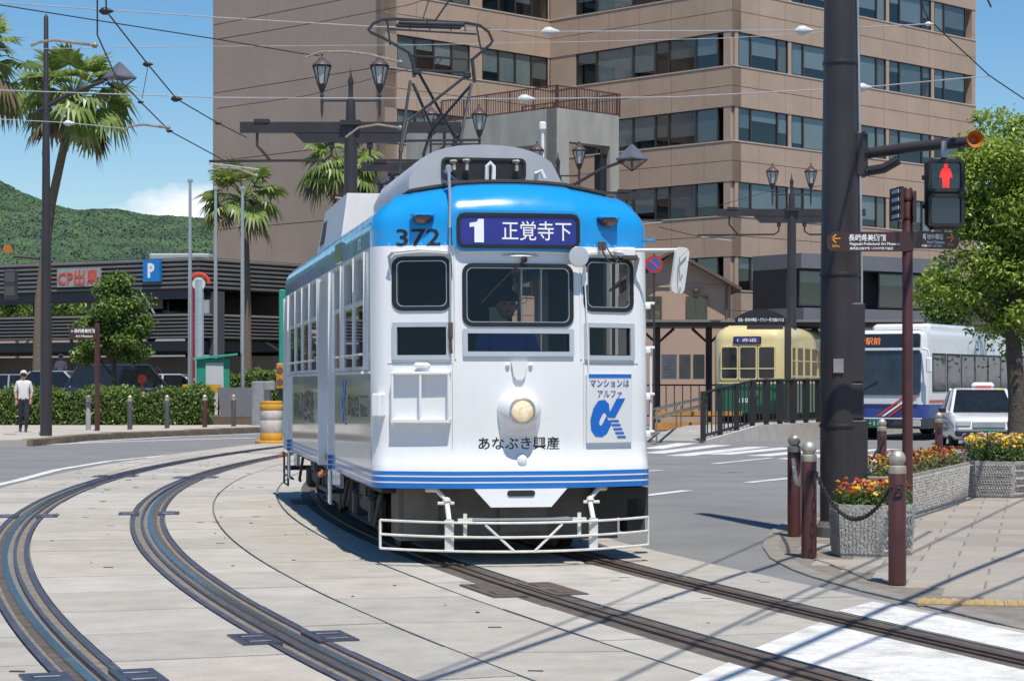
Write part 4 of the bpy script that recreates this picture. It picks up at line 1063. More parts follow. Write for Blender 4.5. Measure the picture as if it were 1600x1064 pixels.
# core behind everything (dark rooms)
mb = MB(); off = .75
cp = [A0, A1, B1, C1, D1]
inner = [(FA.P(0, 0, -off)), FA.P(FA.L-off, 0, -off), FB.P(FB.L+off, 0, -off), FC.P(FC.L-off, 0, -off), FD.P(FD.L, 0, -off)]
pl = [(p.x, p.y) for p in inner]+[(17, 127), (2, 132), (-12.5, 117)]
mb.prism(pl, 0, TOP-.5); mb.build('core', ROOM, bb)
# plain wall: large panels with recessed joints
u = 0; cols = [0, 4.65, 9.3, FA.L]
zrow = [3.65, 6.06, 9.71, 13.36, 17.01, 20.66, 24.31, 27.96, TOP]
for a, c in zip(zrow[:-1], zrow[1:]):
    for u0, u1 in zip(cols[:-1], cols[1:]):
        mb = MB(); FA.box(mb, u0+(.012 if u0 else 0), u1-(.012 if u1 < FA.L else 0), a+.02, c-.02, -.74, 0); mb.build('wall_panel', BRICK2, bb)
mb = MB(); FA.box(mb, 0, FA.L-.02, 3.66, TOP-.02, -.74, -.035); mb.build('wall_backing', mat('joint_brown', (.10, .075, .06), .9), bb)
mb = MB(); FA.box(mb, 0, FA.L-.02, 0, 3.63, -1.6, -1.2); mb.build('base_wall', mat('base_grey', (.20, .22, .25), .6, var=.2), bb)
for u0 in (.3, 2.6, 6.5):
    mb = MB(); FA.box(mb, u0, u0+.7, 0, 3.64, -1.1, -.3); mb.build('column', mat('base_dark', (.05, .045, .04), .7), bb)
mb = MB(); FA.box(mb, 8.2, 12, .2, 3.2, -1.19, -1.12); mb.build('shopfront', mat('pale_shopfront', (.45, .50, .55), .3, var=.3, scale=.6), bb)
# banded faces: spandrels in two courses, coping, piers
JV = mat('vertical_joint', (.24, .165, .12), .9)
def bands(face, ua, ub, first_row, trimL, trimR, piers):
    for r0, r1 in zip([rows_[0]-2.3]+[r+WH for r in rows_[:-1]], rows_):
        r0 = r0 if r0 > rows_[0] else 0
        mid = (r0+r1)/2
        for z0, z1 in ((r0, mid-.015), (mid+.015, r1-.06)):
            mb = MB(); face.box(mb, ua+trimL, ub+trimR, z0, z1, -.70, 0); mb.build('spandrel', BRICK, bb)
        mb = MB(); face.box(mb, ua+trimL, ub+trimR, mid-.02, mid+.02, -.70, -.04); mb.build('joint', mat('joint_brown', (.10, .075, .06), .9), bb)
        mb = MB(); face.box(mb, ua+trimL, ub+trimR, r1-.06, r1, -.70, .03); mb.build('coping', SILL, bb)
        for uj in np.arange(ua+2.1, ub-.5, 2.11):
            mb = MB(); face.box(mb, uj-.012, uj+.012, r0+.03, r1-.08, -.02, .003); mb.build('joint', JV, bb)
    mb = MB(); face.box(mb, ua+trimL, ub+trimR, rows_[-1]+WH, TOP, -.70, 0); mb.build('parapet', BRICK, bb)
    for (p0_, p1_) in piers:
        mb = MB(); face.box(mb, p0_, p1_, rows_[0], rows_[-1]+WH, -.60, -.03); mb.build('pier', BRICK, bb)
bands(FB, 0, FB.L, 0, 0, 0, [(0, FB.s_px(621)), (FB.s_px(735), FB.s_px(754)), (FB.s_px(857), FB.L)])
bands(FC, 0, FC.L, 0, .001, 0, [(0.001, FC.s_px(899)), ])
mods = []
u = .55
while u < FD.L-1: mods.append(u); u += 4.22
bands(FD, 0, FD.L, 0, 0.003, 0, [(m_-.28, m_-.02) for m_ in mods]+[(FD.L-.35, FD.L)])
VOID = mat('dark_void', (.018, .017, .016), .5)  # near-black panel, paints in the dark of the deep corner recess
for r in rows_[1:]:
    for g_ in ((621, 735), (754, 857)):
        a, c = FB.s_px(g_[0]), FB.s_px(g_[1]); n = 4
        for k in range(n): window(FB, a+(c-a)*k/n, a+(c-a)*(k+1)/n, r, r+WH, bb)
    px = [900, 931, 988, 1023, 1044, 1086, 1121]
    for a, c in zip(px[:-1], px[1:]): window(FC, FC.s_px(a), FC.s_px(c), r, r+WH, bb)
    mb = MB(); FC.box(mb, FC.s_px(1121), FC.L-.35, r, r+WH, -.55, -.45); mb.build('corner_void', VOID, bb)
    mb = MB(); FD.box(mb, .02, .22, r, r+WH, -.55, -.12); mb.build('corner_pier', BRICK, bb)
    for m_ in mods:
        e = FD.L-.35
        for a, c in ((m_, m_+.98), (m_+.98, m_+3.1), (m_+3.1, m_+3.92)):
            if c < e+.05: window(FD, a, min(c, e), r, r+WH, bb)
# roof slab
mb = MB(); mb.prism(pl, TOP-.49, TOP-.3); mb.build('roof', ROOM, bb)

# bare concrete stair tower with a railed terrace
CT = mat('weathered_concrete', (.36, .35, .315), .9, var=.28, scale=.9, bump=.3, bscale=12, dirt=.45, stretch=(1, 1, .25))
st = thing('stair_tower', 'weathered grey concrete portal with a brown railed terrace on top', 'building')
cx_, cy_ = 1.87, 88.0
F1 = Face((cx_-6.6, cy_+6.6), (cx_, cy_)); F2 = Face((cx_, cy_), (cx_+2.72, cy_+2.72))
ZT = 13.0
def slabbox(face, u0, u1, z0, z1, o0, o1, name, m): mb = MB(); face.box(mb, u0, u1, z0, z1, o0, o1); return mb.build(name, m, st)
slabbox(F1, 0, F1.L, 11.55, ZT, -.6, 0, 'beam', CT)
slabbox(F1, F1.L-1.15, F1.L, 0, 11.55, -.6, 0, 'column', CT); slabbox(F1, 0, 4.9, 0, 11.55, -.6, 0, 'wall', CT)
slabbox(F2, .0, F2.L, 11.65, ZT, -.6, -.001, 'beam', CT); slabbox(F2, .0, .75, 0, 11.65, -.6, -.001, 'column', CT)
slabbox(F2, F2.L-.55, F2.L, 0, 11.65, -.6, 0, 'column', CT); slabbox(F2, F2.L-.95, F2.L-.56, 0, 11.3, -.55, -.2, 'door_frame', BLK)
slabbox(F1, .3, F1.L-.6, 12.4, 12.6, -3.9, -.6, 'terrace', CT)
RAILM = mat('brown_railing', (.10, .045, .035), .5, var=.1)
def railing(face, u0, u1, z0, h, n, parent, o=-.1, m=RAILM, post=6, name='railing'):
    for zz_ in (z0+.06, z0+h):
        mb = MB(); face.box(mb, u0, u1, zz_-.025, zz_+.025, o-.025, o+.025); mb.build('rail', m, parent)
    for k in range(n+1):
        u = u0+(u1-u0)*k/n; w = .03 if k % post == 0 else .013
        mb = MB(); face.box(mb, u-w, u+w, z0-.04, z0+h, o-w, o+w); mb.build('baluster' if k % post else 'post', m, parent)
railing(F1, 2.2, F1.L-.05, ZT, .95, 50, st, post=10); railing(F2, 0.06, F2.L, ZT, .95, 24, st, post=8)
Fb = Face((cx_+2.72-4.2, cy_+2.72+4.2), (cx_+2.72, cy_+2.72)); railing(Fb, 0, Fb.L-.05, ZT, .95, 30, st, post=10)
mb = MB(); p = at(848, 250, 86.5); mb.tube([(p.x, p.y, 9), (p.x, p.y, 12)], .07, 8); mb.bbox((p.x, p.y, 12.05), (.28, .28, .35), .05); one(mb, 'security_light', WHITE, 'white pole-mounted light in front of the concrete portal', 'light')

# parking deck with ribbed cladding
pk = thing('parking_deck', 'two storey grey parking deck with horizontal ribbed cladding at the left', 'building')
FP = Face((-40.0, 114.5), (-14.85, 100.0)); FP2 = Face((-14.85, 100.0), (-9.2, 107.5))
RIB = mat('ribbed_cladding', (.16, .155, .15), .55, metal=.2, var=.12, scale=.7, dirt=.15)
RIBD = mat('cladding_shadow_gap', (.04, .038, .037), .8)
PCON = mat('deck_concrete', (.30, .27, .235), .9, var=.2, scale=.4, dirt=.3)
DKB = mat('deck_beam', (.06, .065, .075), .8)
for z0, z1 in ((6.0, 7.5), (3.65, 4.85)):
    for f in (FP, FP2):
        mb = MB(); f.box(mb, 0, f.L, z0, z1, -.3, -.06); mb.build('cladding_back', RIBD, pk)
        n = 7; h = (z1-z0)/n
        for k in range(n):
            mb = MB(); a, c = z0+k*h, z0+(k+1)*h
            prof = [(a+.02, -.06), (a+.05, .07), (c-.08, .07), (c-.03, -.06)]
            v = [f.P(u_, zz_, o_) for u_ in (0, f.L) for zz_, o_ in prof]; mb.add(v, [(0, 1, 5, 4), (1, 2, 6, 5), (2, 3, 7, 6), (3, 2, 1, 0), (4, 5, 6, 7)][:3]+[(0, 3, 2, 1), (4, 5, 6, 7)])
            mb.build('slat', RIB, pk)
for z in (3.1, 6.15):
    mb = MB(); FP.box(mb, 0, FP.L-.1, z, z+.45, -14, -.45); mb.build('deck', DKB, pk)
mb = MB(); FP.box(mb, 0, FP.L-.1, 7.0, 7.05, -14, -.4); mb.build('roof_deck', PCON, pk)
for u_ in np.arange(1.0, FP.L, 5.6):
    for o_ in (-.9, -13):
        mb = MB(); FP.box(mb, u_, u_+.5, 0, 5.9, o_-.5, o_); mb.build('column', DKB, pk)
mb = MB(); FP.box(mb, 0, FP.L, 0, 2.9, -7, -6.7); mb.build('back_wall', mat('deck_wall', (.27, .25, .23), .9, var=.3, scale=.4, dirt=.4), pk)
mb = MB(); FP.box(mb, 0, FP.L, 5.55, 5.98, -.35, -.1); mb.build('edge_beam', DKB, pk)
mb = MB(); FP.box(mb, FP.L-8.0, FP.L-3.2, 5.15, 5.9, -1.3, -1.25); mb.build('height_board', PCON, pk)
p, q = at(232, 490, 99.5), at(212, 458, 99.5)
for dx in (0, .28):
    mb = MB(); mb.tube([(q.x+dx, q.y, q.z), (p.x+dx, p.y, p.z)], .05, 6); mb.build('ramp_strut', GALV, pk)
s1 = thing('car_park_sign', 'red lettered rooftop sign board on the ribbed parking deck', 'sign')
SX = Face((-40.0+FP.n.x*.2, 114.5+FP.n.y*.2), (-14.85+FP.n.x*.2, 100+FP.n.y*.2))
a, c = SX.s_px(89), SX.s_px(156)
mb = MB(); SX.box(mb, a, c, 6.25, 7.15, -.12, 0); mb.build('board', mat('sign_board_grey', (.32, .33, .33), .5, var=.2), s1)
mb = MB(); RED = mat('sign_red', (.62, .06, .025), .4, var=.05)
write(mb, 'CP出島', SX.P((a+c)/2, 6.70, .03), SX.d, (0, 0, 1), w=(c-a)*.95, h=.78, bold=.015); mb.build('lettering', RED, s1)
s2 = thing('parking_sign', 'square blue sign with a white letter P on the parking deck', 'sign')
a, c = SX.s_px(224.5), SX.s_px(250.5)
mb = MB(); SX.box(mb, a, c, 6.38, 7.46, -.12, .06); mb.build('board', mat('sign_blue', (.01, .19, .55), .4, var=.05), s2)
mb = MB(); write(mb, 'P', SX.P((a+c)/2, 6.92, .07), SX.d, (0, 0, 1), w=.42, h=.70, bold=.05); mb.build('lettering', INKW, s2)
# pale boxes on the roofs behind
mb = MB(); p = at(290, 400, 150); mb.bbox((p.x, p.y, p.z/2), (4.2, 6, p.z), .1); one(mb, 'rooftop_block', mat('pale_roof_block', (.33, .36, .39), .7), 'low pale block just above the parking deck roofline', 'building')
mb = MB(); p = at(20, 470, 160); mb.bbox((p.x, p.y, 3.9), (16, 6, 7.8), .1); mb.prism([(p.x-8.5, 156.5), (p.x+8.5, 156.5), (p.x+8.5, 163.5), (p.x-8.5, 163.5)], 7.8, 8.3); one(mb, 'distant_house', mat('pinkish_house', (.42, .32, .27), .7), 'pinkish house glimpsed through the parking deck', 'building')

# small beige gabled house behind the tram stop
hs_ = thing('gabled_house', 'small beige house with a gabled roof behind the tram stop', 'house')
HM = mat('beige_render', (.42, .285, .215), .85, var=.08, scale=.5, dirt=.12)
HY = 78.0; xl, xr, xm = (985-800)/F_PX*HY, (1142-800)/F_PX*HY, (1050-800)/F_PX*HY
ze, zr_ = CAM_H+(HOR-447)/F_PX*HY, CAM_H+(HOR-396)/F_PX*HY
mb = MB(); mb.add([(xl, HY, 0), (xr, HY, 0), (xr, HY, ze), (xm, HY, zr_), (xl, HY, ze), (xl, HY+9, 0), (xr, HY+9, 0), (xr, HY+9, ze), (xm, HY+9, zr_), (xl, HY+9, ze)], [(0, 1, 2, 3, 4), (9, 8, 7, 6, 5), (1, 6, 7, 2), (0, 4, 9, 5)]); mb.build('wall', HM, hs_)
mb = MB()
for (x0, x1) in ((xm, xr+.35), (xm, xl-.35)):
    zz1 = zr_-(zr_-ze)*(abs(x1-xm)/abs(xr-xm))
    v = [(x0, HY-.5, zr_+.12), (x1, HY-.5, zz1+.12), (x1, HY+9.4, zz1+.12), (x0, HY+9.4, zr_+.12), (x0, HY-.5, zr_), (x1, HY-.5, zz1), (x1, HY+9.4, zz1), (x0, HY+9.4, zr_)]
    mb.add(v, [(0, 1, 2, 3), (7, 6, 5, 4), (0, 4, 5, 1), (1, 5, 6, 2), (3, 2, 6, 7)])
mb.build('roof', mat('brown_roof', (.12, .085, .07), .7, var=.2), hs_)
FH = Face((xl, HY), (xr, HY))
for px0, px1, z0, z1 in ((1072, 1105, 463, 502), (1000, 1034, 463, 502)):
    window(FH, FH.s_px(px0), FH.s_px(px1), CAM_H+(HOR-z1)/F_PX*HY, CAM_H+(HOR-z0)/F_PX*HY, hs_, o=.06, fr=.06, bar=True, fm=mat('bronze_frame', (.10, .07, .05), .5))
mb = MB(); FH.box(mb, 0, FH.L, ze-.05, ze+.02, .0, .06); mb.build('string_course', HM, hs_)
for px in (1135,):
    u_ = FH.s_px(px); p = FH.P(u_, 0, .08); mb = MB(); mb.tube([(p.x, p.y, 2), (p.x, p.y, ze)], .04, 6); mb.build('downpipe', mat('brown_pipe', (.15, .09, .07), .6), hs_)
u_ = FH.s_px(1087); p = FH.P(u_, CAM_H+(HOR-455)/F_PX*HY, .05); mb = MB(); mb.lathe([(.10, 0), (.10, -.12), (.06, -.16)], 10, tuple(p), 'y'); mb.build('vent', mat('bronze_frame', (.1, .07, .05), .5), hs_)

# grey low block and pale block at the right
gb = thing('grey_block', 'dark grey low rise building with wide dark windows right of the tall pole', 'building')
GM = mat('grey_panel', (.145, .15, .165), .6, var=.12, scale=.5, dirt=.15)
FG = Face((12.6, 93), (20.6, 98.6))
for z0, z1, o in ((0, 3.15, 0), (3.15, 4.85, .35), (6.6, 7.25, .2)):
    mb = MB(); FG.box(mb, 0, FG.L, z0, z1, -3, o); mb.build('wall', GM, gb)
mb = MB(); FG.box(mb, 0, FG.L-.02, 4.85, 6.6, -3, -.8); mb.build('recess', mat('recess_dark', (.02, .02, .022), .8), gb)
mb = MB(); FG.box(mb, 0, FG.L+.3, 3.05, 3.25, -3, .9); mb.build('canopy', mat('pale_canopy', (.36, .37, .38), .6), gb)
for a, c in ((.3, 2.0), (2.1, 3.9), (5.2, 7.0), (7.05, 8.2), (8.4, 9.4)): window(FG, a, c, 4.95, 6.55, gb, o=-.3, fr=.06)
for u_, z_ in ((1.0, 3.7), (3.0, 4.2), (6.3, 3.6), (8.6, 4.3)):
    mb = MB(); FG.box(mb, u_, u_+.02, z_-.5, z_+.6, .35, .36); mb.build('panel_joint', MULL, gb)
pb = thing('pale_block', 'white tiled tower block rising behind the street tree', 'building')
FW = Face((26.5, 138), (40, 150)); mb = MB(); FW.box(mb, 0, FW.L, 0, 12.2, -8, 0); mb.build('wall', mat('pale_tiles', (.62, .63, .64), .6, var=.08), pb)
for k in range(12):
    mb = MB(); FW.box(mb, 0, 3.2, 1+k*.95, 1.03+k*.95, 0, .02); mb.build('course', mat('course_grey', (.3, .3, .31), .7), pb)
for r in (2.5, 5.6, 8.7):
    for a in (3.6, 6.2, 8.8, 11.6): window(FW, a, a+1.9, r, r+1.8, pb, o=.05, fr=.07)
bt = thing('beige_block', 'beige building partly hidden behind the street tree', 'building')
FQ = Face((21.4, 104), (40, 110)); mb = MB(); FQ.box(mb, 0, FQ.L, 0, 7.0, -6, 0); mb.build('wall', BRICK, bt)
mb = MB(); FQ.box(mb, .0, FQ.L, 5.6, 5.75, 0, .9); mb.build('awning', mat('awning', (.2, .15, .12), .8), bt)
for a in (.6, 4.2, 7.8): window(FQ, a, a+3, 3.6, 5.4, bt, o=.05, fr=.07)
# more street beyond so that nothing is empty
for k, (px, Y, w, h, c) in enumerate(((-30, 170, 30, 10, (.4, .37, .33)), (180, 190, 26, 9.5, (.45, .44, .43)))):
    p = at(px, 600, Y); mb = MB(); mb.bbox((p.x, p.y, h/2), (w, 12, h), .1); t_ = thing('street_block', ('cream low block behind the parking deck at far left', 'pale grey block behind the parking deck')[k], 'building')
    mb.build('wall', mat('street_wall_%d' % k, c, .8, var=.1), t_); f = Face((p.x-w/2, Y-6), (p.x+w/2, Y-6))
    for r in np.arange(1.2, h-2, 3.2):
        for a in np.arange(1, w-2, 3.0): window(f, a, a+1.8, r, r+1.6, t_, o=.05, fr=.08)
# ------------------------------------------------------------- poles, lanterns, signals, signs
LANG = mat('lantern_glass', (.45, .50, .50), .15, var=.1, coat=.8)
LANR = mat('lantern_roof', (.10, .062, .062), .4, var=.15)
def lantern(p, parent, s=1.0):
    x, y, z = p; mb = MB()
    def q(r, zz, n=6): return (r*s, z+zz*s)
    mb.lathe([q(.045, -.42), q(.02, -.34), q(.05, -.28), q(.03, -.22), q(.075, -.12), q(.10, -.05), q(.105, -.02)], 8, (x, y, 0))
    for k in range(6):
        a = 2*math.pi*k/6; mb.tube([(x+.10*s*math.cos(a), y+.10*s*math.sin(a), z-.02*s), (x+.195*s*math.cos(a), y+.195*s*math.sin(a), z+.36*s)], .014*s, 5)
    mb.lathe([q(.215, .36), q(.225, .375), q(.20, .40)], 6, (x, y, 0)); o = mb.build('lantern', DARKPOLE, parent)
    mb = MB(); mb.lathe([q(.085, -.01), q(.178, .365)], 6, (x, y, 0)); mb.build('lantern_pane', LANG, o)
    mb = MB(); mb.lathe([q(.22, .40), q(.17, .47), q(.09, .52), q(.085, .55), q(.03, .58), q(.018, .62), q(.035, .65), q(.005, .69)], 12, (x, y, 0)); mb.build('lantern_roof', LANR, o, smooth=True)
def centre_pole(px, Y, label, zs=1.0, beam=True, group=None, half=2.3):
    p = at(px, 600, Y); t = thing('overhead_pole', label, 'pole', (p.x, p.y, 0))
    mb = MB(); mb.lathe([(.19, 0), (.19, .9), (.155, 1.0), (.14, 6.4), (.10, 7.2), (.10, 7.35), (.05, 7.5), (.05, 7.75), (.07, 7.8), (.02, 7.95), (.005, 8.1)], 14, (0, 0, 0)); mb.build('shaft', DARKPOLE, t, smooth=True)
    mb = MB(); mb.tube([(-.62, 0, 7.42), (.62, 0, 7.42)], .022, 6)
    for s in (-1, 1): mb.tube([(s*.60, 0, 7.05), (s*.6, 0, 7.2), (s*.6, 0, 7.5)], [.005, .03, .03], 6)
    mb.build('lantern_arm', DARKPOLE, t)
    for s in (-1, 1): lantern((s*.60, 0, 7.78), t, .93)
    if beam:
        mb = MB(); mb.box((0, 0, 6.86), (2*half, .16, .22)); mb.prism([(-.1, 0)]*0 or [(-1, -1), (1, -1), (1, 1), (-1, 1)], 0, 0.0001) if False else None
        mb.plate([(-1.2, .12), (-.95, -.11), (.95, -.11), (1.2, .12)], (0, -.085, 6.64), (1, 0, 0), (0, 0, 1), -.0) if False else mb.plate([(-1.2, .11), (-.98, -.11), (.98, -.11), (1.2, .11)], (0, -.07, 6.65), (1, 0, 0), (0, 0, 1), .14)
        mb.box((-half+.45, 0, 6.99), (.32, .2, .08)); mb.box((half-.45, 0, 6.99), (.32, .2, .08)); mb.box((0, 0, 6.95), (.42, .36, .1)); mb.build('beam', DARKPOLE, t)
        for s in (-1, 1):
            mb = MB(); mb.tube([(s*.40, 0, 6.55), (s*.40, 0, 6.28), (s*.55, 0, 6.18), (s*(half+.65), 0, 6.16)], .028, 6); mb.bbox((s*.40, 0, 6.5), (.12, .1, .16), .02); mb.build('pull_off_arm', DARKPOLE, t, smooth=True)
            mb = MB(); mb.tube([(s*(half-.35), 0, 6.74), (s*(half-.35), 0, 6.48), (s*(half-.45), 0, 6.38), (s*(half-.62), 0, 6.18)], .03, 6); mb.build('dropper', DARKPOLE, t, smooth=True)
            mb = MB(); mb.tube([(s*(half+.65), -.05, 6.10), (s*(half+.2), -.05, 6.06), (s*(half-.4), -.05, 5.98)], .016, 5); mb.build('steady_arm', ALU, t)
    return t
centre_pole(548, 44, 'dark centre pole with twin lanterns and a cross beam left of the pantograph')
centre_pole(711, 52, 'twin lantern pole seen through the pantograph')
centre_pole(1237, 66, 'dark centre pole with twin lanterns and cross beam at the tram stop')
# lone lantern post with a diamond street lamp behind the tram roof
def diamond_lamp(tip, parent, s=1.0):
    x, y, z = tip; mb = MB(); mb.lathe([(.32*s, 0), (.06*s, .26*s), (.01, .30*s)], 4, (x, y, z)); mb.lathe([(.34*s, -.03*s), (.34*s, 0)], 4, (x, y, z)); o = mb.build('lamp_hood', mat('lamp_hood_grey', (.16, .165, .19), .45, metal=.3), parent)
    mb = MB(); mb.lathe([(.02, -.26*s), (.31*s, -.03*s)], 4, (x, y, z)); mb.build('lamp_pane', glassmat('lamp_glass', (.8, .82, .82)), o)
    mb = MB()
    for k in range(4): a = math.pi/2*k; mb.tube([(x, y, z-.27*s), (x+.32*s*math.cos(a), y+.32*s*math.sin(a), z-.03*s)], .012*s, 4)
    mb.build('cage', DARKPOLE, o)
t = centre_pole(872, 60, 'twin lantern pole with a slanting diamond lamp right above the tram roof')
mb = MB(); mb.tube([(.1, 0, 6.98), (.5, 0, 7.2), (1.2, 0, 7.6), (1.9, 0, 7.86)], .045, 6); mb.tube([(-.1, 0, 7.12), (.5, 0, 7.2)], .02, 5); mb.build('arm', DARKPOLE, t, smooth=True); diamond_lamp((2.1, 0, 7.92), t, 1.35)
# left street lamp
p = gnd(72, 681, .14); t = thing('street_lamp', 'tall dark tapering street lamp at the left with a diamond head', 'street lamp', (p.x, p.y, .14))
mb = MB(); mb.lathe([(.16, 0), (.155, 2.5), (.115, 6), (.09, 9.0), (.075, 9.05), (.06, 11.1), (.005, 11.2)], 14); mb.build('shaft', DARKPOLE, t, smooth=True)
mb = MB(); mb.tube([(-.3, 0, 8.55), (.0, 0, 8.72), (.6, 0, 9.05), (1.55, 0, 9.42)], [.06, .07, .06, .05], 8); mb.build('arm', DARKPOLE, t, smooth=True); diamond_lamp((1.95, 0, 9.52), t, 1.35)
sx = thing('traffic_signal', 'small dark pedestrian signal hung from the left street lamp', 'traffic signal', (p.x, p.y, 0))
mb = MB(); mb.tube([(-.15, -.1, 4.85), (-.85, -.1, 4.9)], .045, 8); mb.build('bracket_arm', DARKPOLE, sx)
mb = MB(); mb.bbox((-.9, -.15, 4.15), (.34, .22, .80), .05); bo = mb.build('housing', DARKPOLE, sx)
for z in (4.34, 3.98): mb = MB(); mb.bbox((-.9, -.265, z), (.25, .01, .26), .004); mb.build('face', mat('signal_face', (.02, .02, .022), .15, coat=1), bo)
mb = MB(); mb.lathe([(.03, 0), (.05, -.1), (.12, -.2)], 10, (-.95, -.1, 5.08), 'y'); mb.build('loudspeaker', mat('orange_horn', (.45, .14, .02), .5, var=.15), sx, smooth=True)

# big pole on the right
p = gnd(1313, 838); BPX, BPY = p.x, p.y
t = thing('tall_pole', 'massive dark tapering steel pole at the right corner', 'pole', (p.x, p.y, 0))
mb = MB(); mb.lathe([(.225, 0), (.225, .02), (.208, .03), (.200, 2.6), (.163, 5.4), (.10, 9.5), (.004, 9.52)], 20); mb.build('shaft', DARKPOLE, t, smooth=True)
mb = MB(); mb.lathe([(.25, 0), (.25, .10), (.21, .16)], 20); mb.build('foot_collar', mat('foot_grey', (.12, .115, .11), .8, var=.2), t)
for z0, z1, x0, x1, y0 in ((1.55, 2.35, .04, .222, -.0), (.12, 1.18, .04, .25, -.0), (1.18, 1.55, .06, .21, -.0)):
    mb = MB(); mb.bbox(((x0+x1)/2, y0-.05, (z0+z1)/2), (x1-x0, .26, z1-z0), .015); mb.build('cabinet', DARKPOLE, t)
mb = MB(); mb.bbox((.20, 0, 3.85), (.14, .16, .46), .02)
for z in (3.68, 3.86, 4.04): mb.ball((.25, -.09, z), .02, 6)
mb.build('arm_flange', DARKPOLE, t)
mb = MB(); mb.tube([(.20, -.06, 1.2), (.205, -.06, 2.6), (.178, -.06, 4.6), (.15, -.06, 6.2)], .014, 6); mb.build('conduit', GALV, t, smooth=True)
for z, r_ in ((2.62, .206), (4.75, .178), (1.1, .212)):
    mb = MB(); mb.lathe([(r_, z), (r_+.004, z+.004), (r_+.004, z+.03), (r_, z+.034)], 20); mb.build('strap', BLK, t, smooth=True)
mb = MB(); mb.box((-.05, -.206, 1.72), (.10, .012, .14), rz=R(-14)); mb.build('number_tag', mat('tag_grey', (.30, .30, .29), .5, var=.2, scale=20), t)
# pedestrian signal
s = thing('pedestrian_signal', 'black pedestrian signal showing a red standing figure on a horizontal arm', 'traffic signal', (p.x, p.y, 0))
mb = MB(); mb.tube([(.26, 0, 3.86), (.7, -.25, 3.90), (1.22, -.75, 3.90)], .055, 10); mb.tube([(.26, 0, 3.68), (.42, -.1, 3.70), (.56, -.16, 3.78)], .05, 8); mb.build('arm', DARKPOLE, s, smooth=True)
c = at(1475, 303, BPY-.75); bx, by, bz = c.x-p.x, c.y-p.y, c.z
mb = MB(); mb.bbox((bx, by, bz), (.375, .16, .70), .05); body = mb.build('housing', mat('signal_black', (.022, .016, .016), .4, var=.1), s)
for s_ in (-1, 1):
    for z in (-.12, .16): mb = MB(); mb.bbox((bx+s_*.195, by+.02, bz+z), (.03, .06, .05), .01); mb.build('latch', BLK, body)
mb = MB(); mb.tube([(bx, by, bz+.33), (bx, by, 3.90)], .03, 8); mb.build('hanger', GALV, body)
for k, z in enumerate((.165, -.17)):
    o_, i_ = rrect(.345, .315, .04), rrect(.285, .255, .02)
    mb = MB(); mb.ring(o_, i_, (bx, by-.13, bz+z), (1, 0, 0), (0, 0, 1), .05); mb.build('visor', BLK, body)
    mb = MB(); mb.bbox((bx, by-.085, bz+z), (.29, .006, .26), .002); mb.build('lens', mat('signal_lens', (.015, .018, .03), .08, coat=1, var=0), body)
LED = mat('red_led', (.6, .02, .02), .5, var=0, emit=(1, .035, .025), estr=.85)
mb = MB(); zc = bz+.165; y_ = by-.0905
mb.ball((bx, y_, zc+.098), .020, 10, (1, .15, 1.1))
mb.plate([(-.030, -.115), (-.006, -.115), (.0, .0), (.006, -.115), (.030, -.115), (.036, .0), (.05, -.02), (.064, -.012), (.045, .06), (.02, .078), (-.02, .078), (-.045, .06), (-.064, -.012), (-.05, -.02), (-.036, .0)], (bx, y_, zc), (1, 0, 0), (0, 0, 1), .002)
tag(mb.build('red_figure', LED, body))
hp_ = at(1519, 220, BPY-.95); mb = MB(); q = hp_-p
mb.lathe([(.02, .10), (.03, .02), (.045, -.05), (.078, -.13), (.082, -.14), (.055, -.10), (.03, -.04)], 16, (q.x, q.y, hp_.z), 'y'); 
spk = thing('loudspeaker', 'small orange horn loudspeaker at the end of the signal arm', 'loudspeaker', (p.x, p.y, 0)); mb.build('horn', mat('orange_horn', (.45, .14, .02), .5), spk, smooth=True)
mb = MB(); mb.tube([(q.x, q.y+.08, hp_.z-.02), (q.x-.1, q.y+.1, hp_.z-.07), (1.22, -.75, 3.9)], .015, 6); mb.build('bracket', DARKPOLE, spk)

